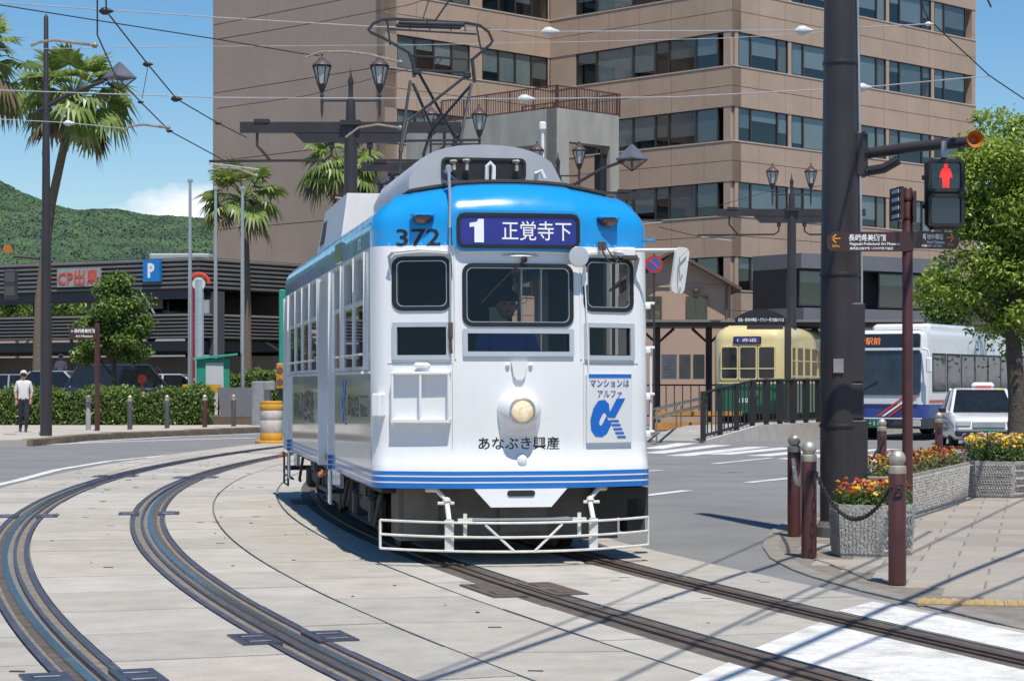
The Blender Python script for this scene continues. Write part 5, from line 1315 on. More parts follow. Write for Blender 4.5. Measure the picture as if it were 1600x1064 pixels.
# brown finger-post
p = at(1418, 836, 20.5); t = thing('finger_post', 'maroon finger post with two name boards beside the hexagonal planter', 'sign post', (p.x, p.y, 0))
mb = MB(); mb.lathe([(.052, 0), (.052, 3.42), (.04, 3.44)], 12); mb.build('post', BROWN, t, smooth=True)
SBR = mat('sign_maroon', (.045, .014, .012), .35, var=.1, coat=.3)
ORANGE = mat('orange_lettering', (.75, .28, .03), .5, var=0)
def board(x0, x1, zc, h, sgn, yaw, lines, arrow, label=None):
    def X(v): return (v*math.cos(yaw), v*math.sin(yaw), 0)
    ux = Vector((math.cos(yaw), math.sin(yaw), 0)); w = x1-x0; r = h/2
    if sgn < 0: pl_ = [(0, -r), (0, r), (-w+r, r)]+[(-w+r+r*math.cos(a)*.9, r*math.sin(a)) for a in np.linspace(math.pi/2, math.pi*1.5, 9)[1:-1]]+[(-w+r, -r)]
    else: pl_ = [(0, r), (0, -r), (w-r, -r)]+[(w-r+r*math.cos(a)*.9, r*math.sin(a)) for a in np.linspace(-math.pi/2, math.pi/2, 9)[1:-1]]+[(w-r, r)]
    if sgn < 0: pl_ = pl_[::-1]; pl_ = pl_
    o = Vector((0, -.055, zc)); mb = MB(); mb.plate(pl_ if sgn > 0 else pl_[::-1], o, ux, (0, 0, 1), .03); bo_ = mb.build('name_board', SBR, t)
    mb = MB()
    for body_, cx, cz, ww, hh in lines: write(mb, body_, o+ux*cx+Vector((0, -.004, cz)), ux, (0, 0, 1), w=ww, h=hh, bold=.018)
    mb.build('lettering', INKW, bo_)
    mb = MB(); ax, az, dist, dz = arrow
    n_ = Vector((0, -.004, 0)); A = lambda x, z: o+ux*(ax+x*sgn)+Vector((0, 0, az+z))+n_
    for pts_ in ([(-.045, .006), (-.045, -.006), (.045, -.006), (.045, .006)], [(.045, 0), (.005, .045), (-.008, .036), (.028, 0)], [(.045, 0), (.028, 0), (-.008, -.036), (.005, -.045)]):
        v = [A(*q_) for q_ in pts_]; mb.add(v, [(0, 1, 2, 3)])
    write(mb, dist, o+ux*ax+Vector((0, -.004, az+dz)), ux, (0, 0, 1), w=.075, h=.028, bold=.02); mb.build('arrow', ORANGE, bo_)
board(-.80, 0, 2.915, .19, -1, 0, [('長崎県美術館', -.40, .038, .36, .068), ('Nagasaki Prefectural Art Museum', -.33, -.025, .48, .038), ('長崎县立美术馆  나가사키현 미술관', -.36, -.066, .42, .028)], (-.705, .03, '330m', -.072))
board(0, .575, 2.935, .165, 1, R(20), [('新地中華街', .27, .034, .23, .058), ('Shinchi Chinatown', .30, -.018, .20, .03), ('新地中华街  신치 중화가', .26, -.056, .23, .024)], (.465, .03, '60m', -.066))
mb = MB(); mb.box((-.105, .0, 3.28), (.03, .34, .32), rz=R(8)); vo = mb.build('map_board', SBR, t)
mb = MB()
for z in (3.40, 3.32, 3.24, 3.16): mb.box((-.125, -.03, z), (.008, .2, .035), rz=R(8))
tag(mb.build('map_print', mat('print_grey', (.5, .5, .5), .5), vo), kind='stuff')
mb = MB(); mb.box((.075, .03, 3.25), (.03, .3, .30), rz=R(-10)); mb.build('map_board', SBR, t)
for z in (3.15, 3.33, 3.0, 2.84):
    mb = MB(); mb.lathe([(.06, z-.012), (.06, z+.012)], 10); mb.build('clamp', BROWN, t)
# left finger post
p = gnd(152, 673, .14); t2 = thing('finger_post', 'thin maroon finger post with one board in front of the left hedge', 'sign post', (p.x, p.y, .14))
mb = MB(); mb.lathe([(.075, 0), (.075, 3.12), (.06, 3.16)], 10); mb.build('post', BROWN, t2)
mb = MB(); mb.bbox((-.40, -.1, 2.86), (.80, .04, .33), .01); bo = mb.build('name_board', SBR, t2)
mb = MB(); write(mb, '←長崎県美術館', (-.40, -.123, 2.93), (1, 0, 0), (0, 0, 1), w=.7, h=.12, bold=.02); write(mb, 'Art Museum', (-.36, -.123, 2.78), (1, 0, 0), (0, 0, 1), w=.5, h=.07); mb.build('lettering', INKW, bo)

# ------------------------------------------------------------- bollards and chains
BALL = mat('bollard_ball', (.50, .46, .38), .42, metal=.55, var=.2, scale=12)
def bollard(loc, label, group, body=BROWN, s=1.0, eyes=True, r=.069):
    t = thing('bollard', label, 'bollard', loc, 0, group); z = lambda v: v*s
    mb = MB(); mb.lathe([(r*1.02, 0), (r, .02), (r, z(.845)), (r*.96, z(.85))], 18); mb.build('shaft', body, t, smooth=True)
    mb = MB(); mb.lathe([(r*1.0, z(.85)), (r*1.02, z(.855)), (r*1.02, z(.905)), (r*.8, z(.915)), (r*.55, z(.918)), (r*.55, z(.925))], 18); mb.build('collar', BALL, t, smooth=True)
    mb = MB(); mb.ball((0, 0, z(.965)), r*.97, 16); mb.build('ball', BALL, t, smooth=True)
    if eyes:
        mb = MB(); mb.tube([(r*math.cos(a)*.0+.028*math.cos(a), -r-.02, z(.74)+.028*math.sin(a)) for a in np.linspace(0, 2*math.pi, 13)[:-1]], .007, 5, closed=True); mb.build('chain_eye', BLK, t, smooth=True)
    return t
RB = [(1402, 912, 'nearest maroon bollard, in front of the hexagonal planter'), (1264, 870, 'maroon bollard left of the hexagonal planter, second nearest'), (1241, 837, 'maroon bollard just left of the massive dark pole')]
rb_pos = []
for px, py, lb in RB: q = gnd(px, py); bollard(q, lb, 'maroon bollards round the right corner'); rb_pos.append(q)
for px, Y, lb in ((1378, 30.7, 'maroon bollard behind the long planter between pole and finger post'), (1467, 37.2, 'farthest maroon bollard, in front of the white taxi')):
    q = at(px, 600, Y); q.z = 0; bollard(q, lb, 'maroon bollards round the right corner'); rb_pos.append(q)
CH = mat('chain_steel', (.06, .055, .05), .45, metal=.7, var=.3, scale=30)
def chain(a, b_, sag, label, m=CH, link=.036):
    a, b_ = Vector(a), Vector(b_); L_ = (b_-a).length*1.06; n = int(L_/(link*1.25)); mb = MB(); prev = a
    pts = [a.lerp(b_, k/n)-Vector((0, 0, sag*4*(k/n)*(1-k/n))) for k in range(n+1)]
    for k in range(n):
        c0, c1 = pts[k], pts[k+1]; d = (c1-c0).normalized(); sd = d.cross(Vector((0, 0, 1))).normalized()
        if k % 2: sd = d.cross(sd)
        m_ = (c0+c1)/2; lo = []
        for an in np.linspace(0, 2*math.pi, 9)[:-1]: lo.append(m_+d*math.cos(an)*link*.85+sd*math.sin(an)*link*.48)
        mb.tube(lo, link*.13+.0018, 5, closed=True)
    return one(mb, 'chain', m, label, 'chain', kind='stuff' if False else None)
chain(rb_pos[1]+Vector((.05, -.06, .76)), rb_pos[0]+Vector((-.06, -.05, .74)), .32, 'dark chain sagging between the two nearest maroon bollards')
chain(rb_pos[2]+Vector((-.02, -.07, .78)), rb_pos[1]+Vector((-.06, .02, .74)), .16, 'pale chain hanging between the two bollards left of the massive pole', m=STEEL)
chain(rb_pos[3]+Vector((0, -.07, .74)), rb_pos[3]+Vector((-1.5, -4.5, .62)), .35, 'dark chain hanging from the bollard behind the long planter')
GREYB = mat('grey_bollard', (.07, .068, .07), .5, var=.15); PALEB = mat('pale_bollard', (.30, .30, .29), .5, var=.3, scale=20)
LB = [(138, 672, PALEB, 'pale speckled bollard left of the thin finger post'), (203, 671, GREYB, 'dark grey bollard right of the thin finger post'), (261, 669, GREYB, 'dark grey bollard in the middle of the left row'), (320, 667.5, BROWN, 'maroon bollard in the left row at the hedge corner'), (365, 666, GREYB, 'dark grey bollard in front of the slanted stone')]
for px, py, m_, lb in LB:
    q = gnd(px, py, .14); bollard(q, lb, 'bollards along the left pavement', m_, 1.0, False, .075)
q = at(414, 640, 76); q.z = .14; bollard(q, 'small bollard beside the striped barrier drum', 'bollards along the left pavement', GREYB, 1.0, False, .075)

# ------------------------------------------------------------- planters
PLM = mat('planter_concrete', (.40, .385, .36), .9, var=.22, scale=9, bump=.8, bscale=45, dirt=.3)
SOIL = mat('soil', (.05, .035, .025), .95)
def planter(poly, h, label, loc, rz, grooves, seed):
    t = thing('planter', label, 'planter', loc, rz, 'concrete flower planters on the right pavement')
    cx = sum(p[0] for p in poly)/len(poly); cy = sum(p[1] for p in poly)/len(poly)
    ins = lambda k: [(cx+(x-cx)*k, cy+(y-cy)*k) for x, y in poly]
    mb = MB(); n = len(poly); mb.prism(ins(.93), .0, .04); b0, t0, t1 = ins(.95), ins(1.0), ins(.88)
    v = [(x, y, .035) for x, y in b0]+[(x, y, h) for x, y in t0]+[(x, y, h) for x, y in t1]+[(x, y, h-.08) for x, y in t1]; f = []
    for i in range(n):
        j = (i+1) % n; f += [(i, j, n+j, n+i), (n+i, n+j, 2*n+j, 2*n+i), (2*n+i, 2*n+j, 3*n+j, 3*n+i)]
    mb.add(v, f); mb.build('tub', PLM, t)
    mb = MB(); mb.add([(x, y, h-.05) for x, y in ins(.89)], [tuple(range(n))]); mb.build('soil', SOIL, t)
    # carved relief: short slanting ridges on every face
    rr = random.Random(seed); mb = MB()
    for i in range(n):
        j = (i+1) % n; A_, B_ = Vector((*poly[i], 0)), Vector((*poly[j], 0)); L_ = (B_-A_).length; d = (B_-A_).normalized(); nn = Vector((d.y, -d.x, 0))
        if nn.y > .5: continue
        diag = grooves[i % len(grooves)]; u = .02
        while u < L_-.02:
            zz = .07
            while zz < h-.05:
                uu = u+(zz*.9 % .055 if diag else rr.uniform(-.008, .008)); ln = rr.uniform(.02, .034); th = R(45 if diag and int(zz/.05) % 2 else (-40 if diag else 82))+rr.uniform(-.25, .25)
                if .02 < uu < L_-.03:
                    kk = .95+.05*(zz/h); c_ = Vector((cx, cy, 0))+(A_+d*uu-Vector((cx, cy, 0)))*kk+Vector((0, 0, zz))
                    a_ = d*math.cos(th)+Vector((0, 0, math.sin(th))); b2 = nn.cross(a_)
                    mb.add([c_-a_*ln+nn*-.004, c_-b2*.007+nn*-.002, c_+a_*ln+nn*-.004, c_+b2*.007+nn*-.002, c_+nn*.011-a_*ln*.4, c_+nn*.011+a_*ln*.4], [(0, 1, 4), (1, 5, 4), (1, 2, 5), (2, 3, 5), (3, 4, 5), (3, 0, 4)])
                zz += .034
            u += .036
    tag(mb.build('carved_relief', PLM, t), kind='stuff')
    return t
hexa = lambda r: [(r*math.cos(R(a)), r*math.sin(R(a))) for a in (-120, -60, 0, 60, 120, 180)]
LEAFG = leafmat('planter_leaf', (.07, .14, .03), (.14, .22, .06)); LEAFY = leafmat('planter_dry_leaf', (.16, .13, .05), (.22, .18, .08))
FL = {'orange': leafmat('flower_orange', (.55, .13, .02), (.38, .04, .02)), 'yellow': leafmat('flower_yellow', (.75, .55, .03), (.7, .45, .02)), 'purple': leafmat('flower_purple', (.12, .07, .30), (.2, .1, .35)), 'rust': leafmat('flower_rust', (.35, .09, .03), (.25, .06, .03))}
def flowers(poly, loc, rz, h, hh, label, cols, n, seed, dry=0.0):
    g = np.random.default_rng(seed); xs = [p[0] for p in poly]; ys_ = [p[1] for p in poly]; cx, cy = np.mean(xs), np.mean(ys_); c, s_ = math.cos(rz), math.sin(rz)
    def samp(k):
        out = []
        while len(out) < k:
            x, y = g.uniform(min(xs), max(xs)), g.uniform(min(ys_), max(ys_)); ok = True
            for i in range(len(poly)):
                a, b_ = poly[i], poly[(i+1) % len(poly)]
                if (b_[0]-a[0])*(y-a[1])-(b_[1]-a[1])*(x-a[0]) < 0: ok = False; break
            if ok: out.append((x*.95, y*.95))
        return np.array(out)
    xy = samp(n); top = hh*(.55+.45*g.random(n)**.5)*(1+.25*np.sin(xy[:, 0]*9)*np.cos(xy[:, 1]*8)); z = h-.05+top*g.uniform(.15, 1, n)
    ctr = np.stack([xy[:, 0], xy[:, 1], z], 1); v, f = leaves(g, ctr, np.array([0, 0, .8]), .055, .4, .12); mi = np.where(g.random(n) < dry, 1, 0)
    m_ = n//9; xy2 = samp(m_); z2 = h-.03+hh*(.6+.55*g.random(m_)); c2 = np.repeat(np.stack([xy2[:, 0], xy2[:, 1], z2], 1), 3, 0)+g.normal(size=(m_*3, 3))*.008
    v2, f2 = leaves(g, c2, np.array([0, -.5, 1.0]), .042, .9, .06, .5); mi2 = np.repeat(g.integers(2, 2+len(cols), m_), 3)
    V = np.concatenate([v, v2]); F_ = np.concatenate([f, f2+len(v)]); V = np.stack([V[:, 0]*c-V[:, 1]*s_+loc[0], V[:, 0]*s_+V[:, 1]*c+loc[1], V[:, 2]+loc[2]], 1)
    return tag(np_mesh('flowers', V, F_, [LEAFG, LEAFY]+[FL[k] for k in cols], None, np.concatenate([mi, mi2])), label, 'flowers', None, 'stuff')
q = gnd(1365, 868); hx = hexa(.40)
planter(hx, .47, 'hexagonal carved concrete planter behind the nearest bollard', (q.x, q.y+.1, -.004), R(-26), (0, 1, 1, 0, 0, 0), 1)
flowers(hx, (q.x, q.y+.1, -.004), R(-26), .47, .20, 'orange pansies in the hexagonal planter', ['orange', 'orange', 'rust', 'yellow'], 1300, 4)
rc = lambda w, d: [(-w/2, -d/2), (w/2, -d/2), (w/2, d/2), (-w/2, d/2)]
a_, c_ = gnd(1436, 806), gnd(1518, 780)
dr = Vector((c_.x-a_.x, c_.y-a_.y, 0)); an = math.atan2(dr.y, dr.x); dn = dr.normalized(); nb_ = Vector((-dn.y, dn.x, 0))
half_l = dr.length/2+.6
mid_ = (a_+c_)/2+nb_*.28-dn*.58
r1 = rc(dr.length+1.15, .52)
planter(r1, .50, 'long carved concrete planter behind the maroon finger post', (mid_.x, mid_.y, -.004), an, (0, 0, 0, 0), 2)
flowers(r1, (mid_.x, mid_.y, -.004), an, .50, .22, 'rusty dried flowers in the long planter', ['rust', 'orange', 'rust', 'yellow'], 3600, 5, .7)
q = gnd(1566, 778); h2 = hexa(.52)
planter(h2, .50, 'hexagonal carved planter at the right edge with yellow flowers', (q.x+.02, q.y+.35, -.004), R(-18), (1, 1, 0, 0, 0, 1), 3)
flowers(h2, (q.x+.02, q.y+.35, -.004), R(-18), .50, .34, 'yellow and purple flowers in the planter at the right edge', ['yellow', 'purple', 'yellow', 'yellow'], 3000, 6, .05)
q2 = gnd(1640, 770); planter(h2, .50, 'hexagonal planter cut by the right edge of the picture', (q2.x, q2.y+.2, -.004), R(12), (1, 0, 0, 1, 1, 0), 7)
# ------------------------------------------------------------- vegetation
BARK = mat('bark', (.085, .07, .055), .95, var=.4, scale=9, bump=.8, bscale=25)
L1 = leafmat('camphor_leaf', (.19, .31, .04), (.42, .52, .10), .4, .42); L2 = leafmat('round_tree_leaf', (.07, .14, .03), (.20, .29, .06), .45, .3); L3 = leafmat('hedge_leaf', (.05, .11, .02), (.19, .27, .05), .45, .3)
def blob_leaves(g, blobs, n, size, asp=.45, shell=.45):
    cs, ns = [], []; vol = np.array([b_[3]*b_[4]*b_[5] for b_ in blobs])**.67; pr = vol/vol.sum(); k = g.choice(len(blobs), n, p=pr)
    d = g.normal(size=(n, 3)); d /= np.linalg.norm(d, axis=1)[:, None]; r = (shell+(1-shell)*g.random(n))[:, None]*(1+.14*np.sin(d[:, :1]*9+d[:, 1:2]*7)+.17*g.normal(size=(n, 1)))
    B = np.array(blobs); c = B[k, :3]+d*r*B[k, 3:6]; c[:, 2] -= .0
    return leaves(g, c, d*.6+np.array([0, 0, .55]), size, asp, .14, .6)
def tree(label, base, trunk, limbs, blobs, n, size, lm, seed, r0=.16, name='street_tree'):
    g = np.random.default_rng(seed); t = thing(name, label, 'tree', base)
    mb = MB(); k = len(trunk); mb.tube(trunk, [r0*(1-.6*i/(k-1)) for i in range(k)], 10)
    for a, m_, e in limbs: mb.tube([a, m_, e], [r0*.5, r0*.3, r0*.1], 6)
    mb.build('trunk', BARK, t, smooth=True)
    v, f = blob_leaves(g, blobs, n, size); np_mesh('crown', v, f, lm, t); return t
def clump(g, c, rad, k, r, flat=.75):
    out = []
    for _ in range(k):
        d = g.normal(size=3); d /= np.linalg.norm(d); q = np.array(c)+d*np.array(rad)*g.uniform(.35, 1)
        s_ = r*g.uniform(.6, 1.25); out.append((*q, s_, s_, s_*flat))
    return out
# right camphor tree (33 m away), clusters with gaps
q = at(1588, 760, 33); base = (q.x, q.y, 0); g = np.random.default_rng(5)
def rel(px, py, Y=33, dy=0): p = at(px, py, Y); return (p.x-q.x, dy, p.z)
bl = []
for px, py, rw, k, r in ((1545, 225, (.55, .8, .42), 9, .34), (1590, 260, (.7, .9, .6), 10, .4), (1500, 300, (.35, .6, .3), 5, .26), (1565, 330, (.8, 1.0, .5), 12, .4), (1480, 320, (.30, .4, .22), 4, .2), (1600, 380, (.7, .9, .5), 10, .4), (1545, 405, (.55, .7, .28), 8, .28), (1500, 395, (.4, .5, .2), 5, .22), (1470, 425, (.4, .5, .18), 5, .18), (1530, 470, (.55, .7, .22), 8, .24), (1480, 465, (.45, .5, .16), 6, .18), (1590, 455, (.6, .8, .3), 8, .32), (1440, 470, (.35, .4, .14), 5, .15), (1640, 300, (1.0, 1.2, 1.0), 14, .55), (1545, 185, (.2, .3, .15), 3, .16), (1548, 510, (.45, .5, .12), 5, .16), (1690, 420, (.9, 1.0, .8), 10, .5), (1520, 360, (.5, .6, .35), 8, .3), (1560, 290, (.7, .8, .5), 10, .36), (1590, 510, (.5, .6, .25), 7, .26), (1515, 255, (.4, .5, .3), 6, .26), (1590, 200, (.5, .6, .3), 7, .3), (1500, 440, (.5, .5, .2), 7, .2), (1560, 430, (.7, .8, .35), 10, .32), (1595, 340, (.7, .8, .5), 10, .4), (1465, 450, (.4, .4, .16), 6, .18), (1575, 485, (.5, .6, .2), 8, .26), (1505, 340, (.35, .4, .25), 5, .24)):
    bl += clump(g, rel(px, py), rw, k, r)
tree('bright green street tree at the right edge behind the pedestrian signal', base, [(0, 0, 0), (.02, 0, 1.2), (-.06, 0, 2.4), (.05, .05, 3.4), (.1, 0, 4.6)],
     [((0, 0, 2.3), rel(1555, 470), rel(1500, 440)), ((0, 0, 2.8), rel(1560, 380), rel(1520, 330)), ((.03, 0, 3.4), rel(1590, 320), rel(1550, 230)), ((0, 0, 2.6), rel(1620, 420), rel(1660, 330)), ((0, 0, 2.2), rel(1520, 480), rel(1450, 470))], bl, 30000, .084, L1, 9, .17)
# round tree in front of the parking deck (75 m)
q = at(178, 640, 74); base = (q.x, q.y, .1); g = np.random.default_rng(8)
def rel2(px, py): p = at(px, py, 74); return (p.x-q.x, 0, p.z)
bl = []
for px, py, rw, k, r in ((182, 452, (.5, .6, .35), 8, .42), (180, 485, (.95, .9, .4), 14, .48), (150, 520, (.6, .6, .35), 8, .42), (205, 520, (.6, .6, .3), 8, .42), (178, 540, (1.0, .9, .35), 12, .42), (140, 558, (.5, .5, .25), 6, .34), (210, 558, (.6, .6, .25), 8, .36), (225, 500, (.3, .4, .3), 4, .32), (128, 545, (.25, .3, .2), 3, .26)):
    bl += clump(g, rel2(px, py), rw, k, r, .7)
tree('rounded green tree in front of the ribbed parking deck', base, [(0, 0, 0), (.03, 0, 1.2), (-.02, 0, 2.4), (0, 0, 4.2)], [((0, 0, 1.6), rel2(150, 560), rel2(140, 530)), ((0, 0, 2.0), rel2(200, 540), rel2(215, 510))], bl, 13000, .15, L2, 3, .12)
# trees glimpsed through the deck and beyond the fence
for k, (px, py, Y, w, h) in enumerate(((25, 478, 150, 6, 2.6), (110, 474, 148, 7, 2.8), (1482, 470, 72, 2.0, 1.4), (1655, 470, 60, 3, 3))):
    p = at(px, py, Y); g = np.random.default_rng(20+k); bl = clump(g, (0, 0, p.z), (w*.6, w*.4, h*.55), 16, h*.42)
    tree(('dark green tree seen through the deck left of the street lamp', 'light green tree seen through the deck right of the street lamp', 'dark shrubby tree behind the bus roof', 'dense tree beyond the right edge')[k], (p.x, p.y, 0), [(0, 0, 0), (.1, 0, p.z*.5), (0, 0, p.z)], [((0, 0, p.z*.5), (w*.3, 0, p.z*.8), (w*.5, 0, p.z))], bl, 3800, .30 if Y > 100 else .16, L2 if k else L3, 30+k, .2)
# hedges: leafy mass over a solid dark box filling the gaps
def hedge(x0, x1, y0, y1, h, n, size, label, seed, z0=.14):
    g = np.random.default_rng(seed); t = thing('hedge', label, 'hedge', ((x0+x1)/2, (y0+y1)/2, z0)); w, d = x1-x0, y1-y0
    mb = MB(); mb.bbox((0, 0, h*.46), (w-.25, d-.25, h*.9), .15); mb.build('dark_core', mat('hedge_core', (.012, .016, .008), .95), t)
    f_ = g.choice(4, n, p=(.56, .30, .07, .07)); c = np.zeros((n, 3)); nn = np.zeros((n, 3)); u = g.uniform(-.5, .5, n); v_ = g.random(n)
    bulge = .10*np.sin(u*w*2.3)+.07*np.sin(u*w*5.1+1)+.05*g.normal(size=n)
    m = f_ == 0; c[m] = np.stack([u[m]*w, -d/2+g.normal(size=m.sum())*.06-bulge[m]*.5+.1*(v_[m]-.5)**2, v_[m]**.85*h*(1+bulge[m]*.5)], 1); nn[m] = (0, -1, .35)
    m = f_ == 1; c[m] = np.stack([u[m]*w, (v_[m]-.5)*d, h+bulge[m]+g.normal(size=m.sum())*.04], 1); nn[m] = (0, -.2, 1)
    for kk, sg in ((2, -1), (3, 1)): m = f_ == kk; c[m] = np.stack([np.full(m.sum(), sg*w/2)+g.normal(size=m.sum())*.05, u[m]*d, v_[m]*h], 1); nn[m] = (sg, 0, .3)
    v, f = leaves(g, c, nn*.9, size, .5, .12, .6); np_mesh('foliage', v, f, L3, t); return t
y_h = 70.5; X = lambda px, Y=y_h: (px-800)/F_PX*Y
hedge(X(-60), X(322), y_h, y_h+1.6, 1.12, 17000, .115, 'long clipped hedge behind the left bollards', 1)
hedge(X(345, 82), X(440, 82), 82, 83.4, 1.75, 5000, .13, 'shorter hedge below the blank brown wall', 2)
# fan palms
PG = leafmat('palm_blade', (.12, .20, .04), (.32, .39, .13), .36, .38); PD = leafmat('palm_dead_blade', (.13, .095, .05), (.2, .15, .08), .7, .1)
PT = mat('palm_trunk', (.16, .12, .085), .95, var=.35, scale=6, bump=.8, bscale=14, stretch=(1, 1, 4)); PB = mat('palm_dark_boot', (.035, .038, .025), .95, var=.4, scale=5, bump=.6, bscale=12)
def palm(label, base, path, Rr, nf, seed, lowdark=None, r0=.24):
    g = random.Random(seed); t = thing('fan_palm', label, 'palm tree', base); n = len(path)
    mb = MB(); mb.tube(path, [r0*(1-.35*i/(n-1)) for i in range(n)], 10); mb.build('trunk', PT, t, smooth=True)
    if lowdark: mb = MB(); mb.tube([path[0], Vector(path[0]).lerp(Vector(path[1]), .9)], [r0*1.5, r0*1.02], 10); mb.build('trunk_wrap', PB, t, smooth=True)
    top = Vector(path[-1]); V_, F_, M_ = [], [], []
    def tri(a, b_, c, m_):
        k = len(V_); V_.extend([tuple(a), tuple(b_), tuple(c)]); F_.append((k, k+1, k+2)); M_.append(m_)
    st_ = MB()
    for i in range(nf):
        az = g.uniform(0, 2*math.pi); el = math.asin(g.uniform(-.8, .98)); dead = el < -.5 and g.random() < .5
        dv = Vector((math.cos(az)*math.cos(el), math.sin(az)*math.cos(el), math.sin(el))); pl_ = Rr*g.uniform(.48, .68)
        hub = top+dv*pl_-Vector((0, 0, .10*pl_*pl_)); mid = top+dv*pl_*.5+Vector((0, 0, .03)); st_.tube([top+dv*.1, mid, hub], [.03, .022, .014], 4)
        out = (hub-mid).normalized(); sd = out.cross(Vector((0, 0, 1)))
        sd = sd.normalized() if sd.length > .05 else Vector((1, 0, 0)); up = sd.cross(out); tw = g.uniform(-.5, .5); sd2 = sd*math.cos(tw)+up*math.sin(tw); nb = 17; bl_ = Rr*g.uniform(.42, .55)
        for k in range(nb):
            a = R(-105+210*k/(nb-1)); d = out*math.cos(a)+sd2*math.sin(a); L_ = bl_*(.72+.28*math.cos(a*.7))*g.uniform(.85, 1.08); wv = d.cross(up)
            wv = wv.normalized() if wv.length > .05 else up; wv = (out*-math.sin(a)+sd2*math.cos(a))*.075*Rr*.45
            p1 = hub+d*L_*.55+up*.06*L_-Vector((0, 0, .05*L_)); p2 = hub+d*L_*.92-Vector((0, 0, L_*(g.uniform(.08, .34) if el > .1 else g.uniform(.25, .6)))); m_ = 1 if dead else 0
            tri(hub, p1+wv, p1-wv, m_); tri(p1+wv, p2, p1-wv, m_)
    np_mesh('fronds', np.array(V_), np.array(F_), [PG, PD], t, M_); st_.build('leaf_stalks', PG, t)
    kids_ = None
    return t
def palm_px(label, pts, Y, Rpx, nf, seed, dark=None, r0=.24):
    w = [at(x, y, Y) for x, y in pts]; b0 = w[0].copy(); b0.z = 0
    path = [Vector((0, 0, 0))]+[p-b0 for p in w[0:]]
    if path[1].z < .3: path.pop(1)
    return palm(label, b0, path, Rpx/F_PX*Y, nf, seed, dark, r0)
palm_px('tall leaning fan palm behind the left street lamp', [(58, 610), (62, 470), (80, 320), (104, 210), (114, 150)], 80, 100, 54, 2, True, .22)
palm_px('fan palm cut off by the left edge', [(-30, 600), (-25, 350), (-22, 90)], 84, 105, 44, 3)
palm_px('fan palm standing behind the flag poles', [(386, 600), (385, 450), (381, 310)], 90, 76, 40, 4)
palm_px('fan palm behind the centre pole left of the tram roof', [(528, 600), (528, 450), (530, 255)], 92, 78, 40, 5)

# ------------------------------------------------------------- flag poles and left-hand clutter
for px, ty, Y, lb in ((297, 281, 76, 'leftmost bare flag pole'), (337, 293, 78, 'middle bare flag pole of the three'), (379, 293, 74, 'rightmost bare flag pole, in front of the blank wall')):
    p = at(px, 600, Y); h = CAM_H+(HOR-ty)/F_PX*Y; t = thing('flag_pole', lb+' at the left', 'flag pole', (p.x, p.y, .1), 0, 'bare flag poles'); mb = MB(); mb.lathe([(.085, 0), (.075, h*.5), (.05, h-.2)], 10); mb.build('shaft', STEEL, t, smooth=True); mb = MB(); mb.lathe([(.05, h-.2), (.10, h-.18), (.10, h-.1), (.02, h-.06)], 10); mb.build('cap', GALV, t)
p = at(333, 600, 74); t = thing('kiosk', 'small green ticket kiosk with a white door behind the hedge', 'kiosk', (p.x, p.y, .1), R(8)); GR = mat('kiosk_green', (.02, .26, .17), .5, var=.1)
mb = MB(); mb.bbox((0, 0, 1.15), (1.15, 1.0, 2.3), .03); mb.build('cabin', GR, t)
mb = MB(); mb.add([(-.68, -.62, 2.32), (.85, -.72, 2.48), (.85, .6, 2.48), (-.68, .6, 2.32), (-.68, -.62, 2.24), (.85, -.72, 2.42), (.85, .6, 2.42), (-.68, .6, 2.24)], [(0, 1, 2, 3), (7, 6, 5, 4), (0, 4, 5, 1), (1, 5, 6, 2), (3, 2, 6, 7), (0, 3, 7, 4)]); mb.build('roof', mat('kiosk_roof', (.04, .34, .24), .5), t)
mb = MB(); mb.bbox((.05, -.52, 1.2), (.62, .04, 1.9), .01); mb.build('door', mat('kiosk_door', (.50, .52, .50), .6, var=.1), t)
p = at(311, 600, 77); t = thing('banner_pole', 'pale pole with a red arched top and a narrow red strip', 'sign', (p.x, p.y, .1)); mb = MB(); mb.tube([(0, 0, 0), (0, 0, 5.2)], .17, 8); mb.build('pole', mat('pale_blue_pole', (.36, .42, .46), .5), t)
mb = MB(); mb.tube([(.36*math.cos(a), 0, 5.05+.36*math.sin(a)) for a in np.linspace(0, math.pi, 10)], .07, 6); mb.build('arch', RED, t); mb = MB(); mb.bbox((-.24, -.05, 2.9), (.1, .05, 4.0), .01); mb.build('strip', mat('red_strip', (.42, .03, .05), .5), t); mb = MB(); mb.lathe([(.24, 0), (.24, .06)], 14, (0, -.1, 5.05), 'y'); mb.build('disc', mat('pale_disc', (.6, .62, .65), .4), t)
p = gnd(354, 667, .14); t = thing('stone_monument', 'slanted dark grey stone slab at the hedge corner', 'monument', (p.x, p.y+4, .14))
mb = MB(); mb.add([(-.75, 0, 0), (.95, 0, 0), (.85, .35, .95), (-.9, .35, .95), (-.75, 1, 0), (.95, 1, 0), (.85, .8, .95), (-.9, .8, .95)], [(0, 1, 2, 3), (1, 5, 6, 2), (5, 4, 7, 6), (4, 0, 3, 7), (3, 2, 6, 7)]); mb.build('slab', mat('dark_granite', (.075, .078, .085), .4, var=.15, scale=20), t, loc=(0, 0, .3))
mb = MB(); mb.bbox((.4, .5, .15), (3.2, 1.3, .32), .03); mb.build('plinth', mat('plinth_brown', (.12, .09, .07), .9, var=.3), t)
for px, Y, w, h, lb in ((355, 77, .55, 1.25, 'square grey post behind the slanted stone'), (404, 70, .42, 1.5, 'tall grey post left of the striped drum')):
    p = at(px, 600, Y); mb = MB(); mb.bbox((p.x, p.y, h/2+.1), (w, .4, h), .03); mb.bbox((p.x+.25, p.y, h-.05), (.6 if px > 400 else .3, .3, .3), .03); one(mb, 'stone_post', mat('grey_granite', (.24, .25, .26), .7, var=.2, scale=9), lb, 'post')
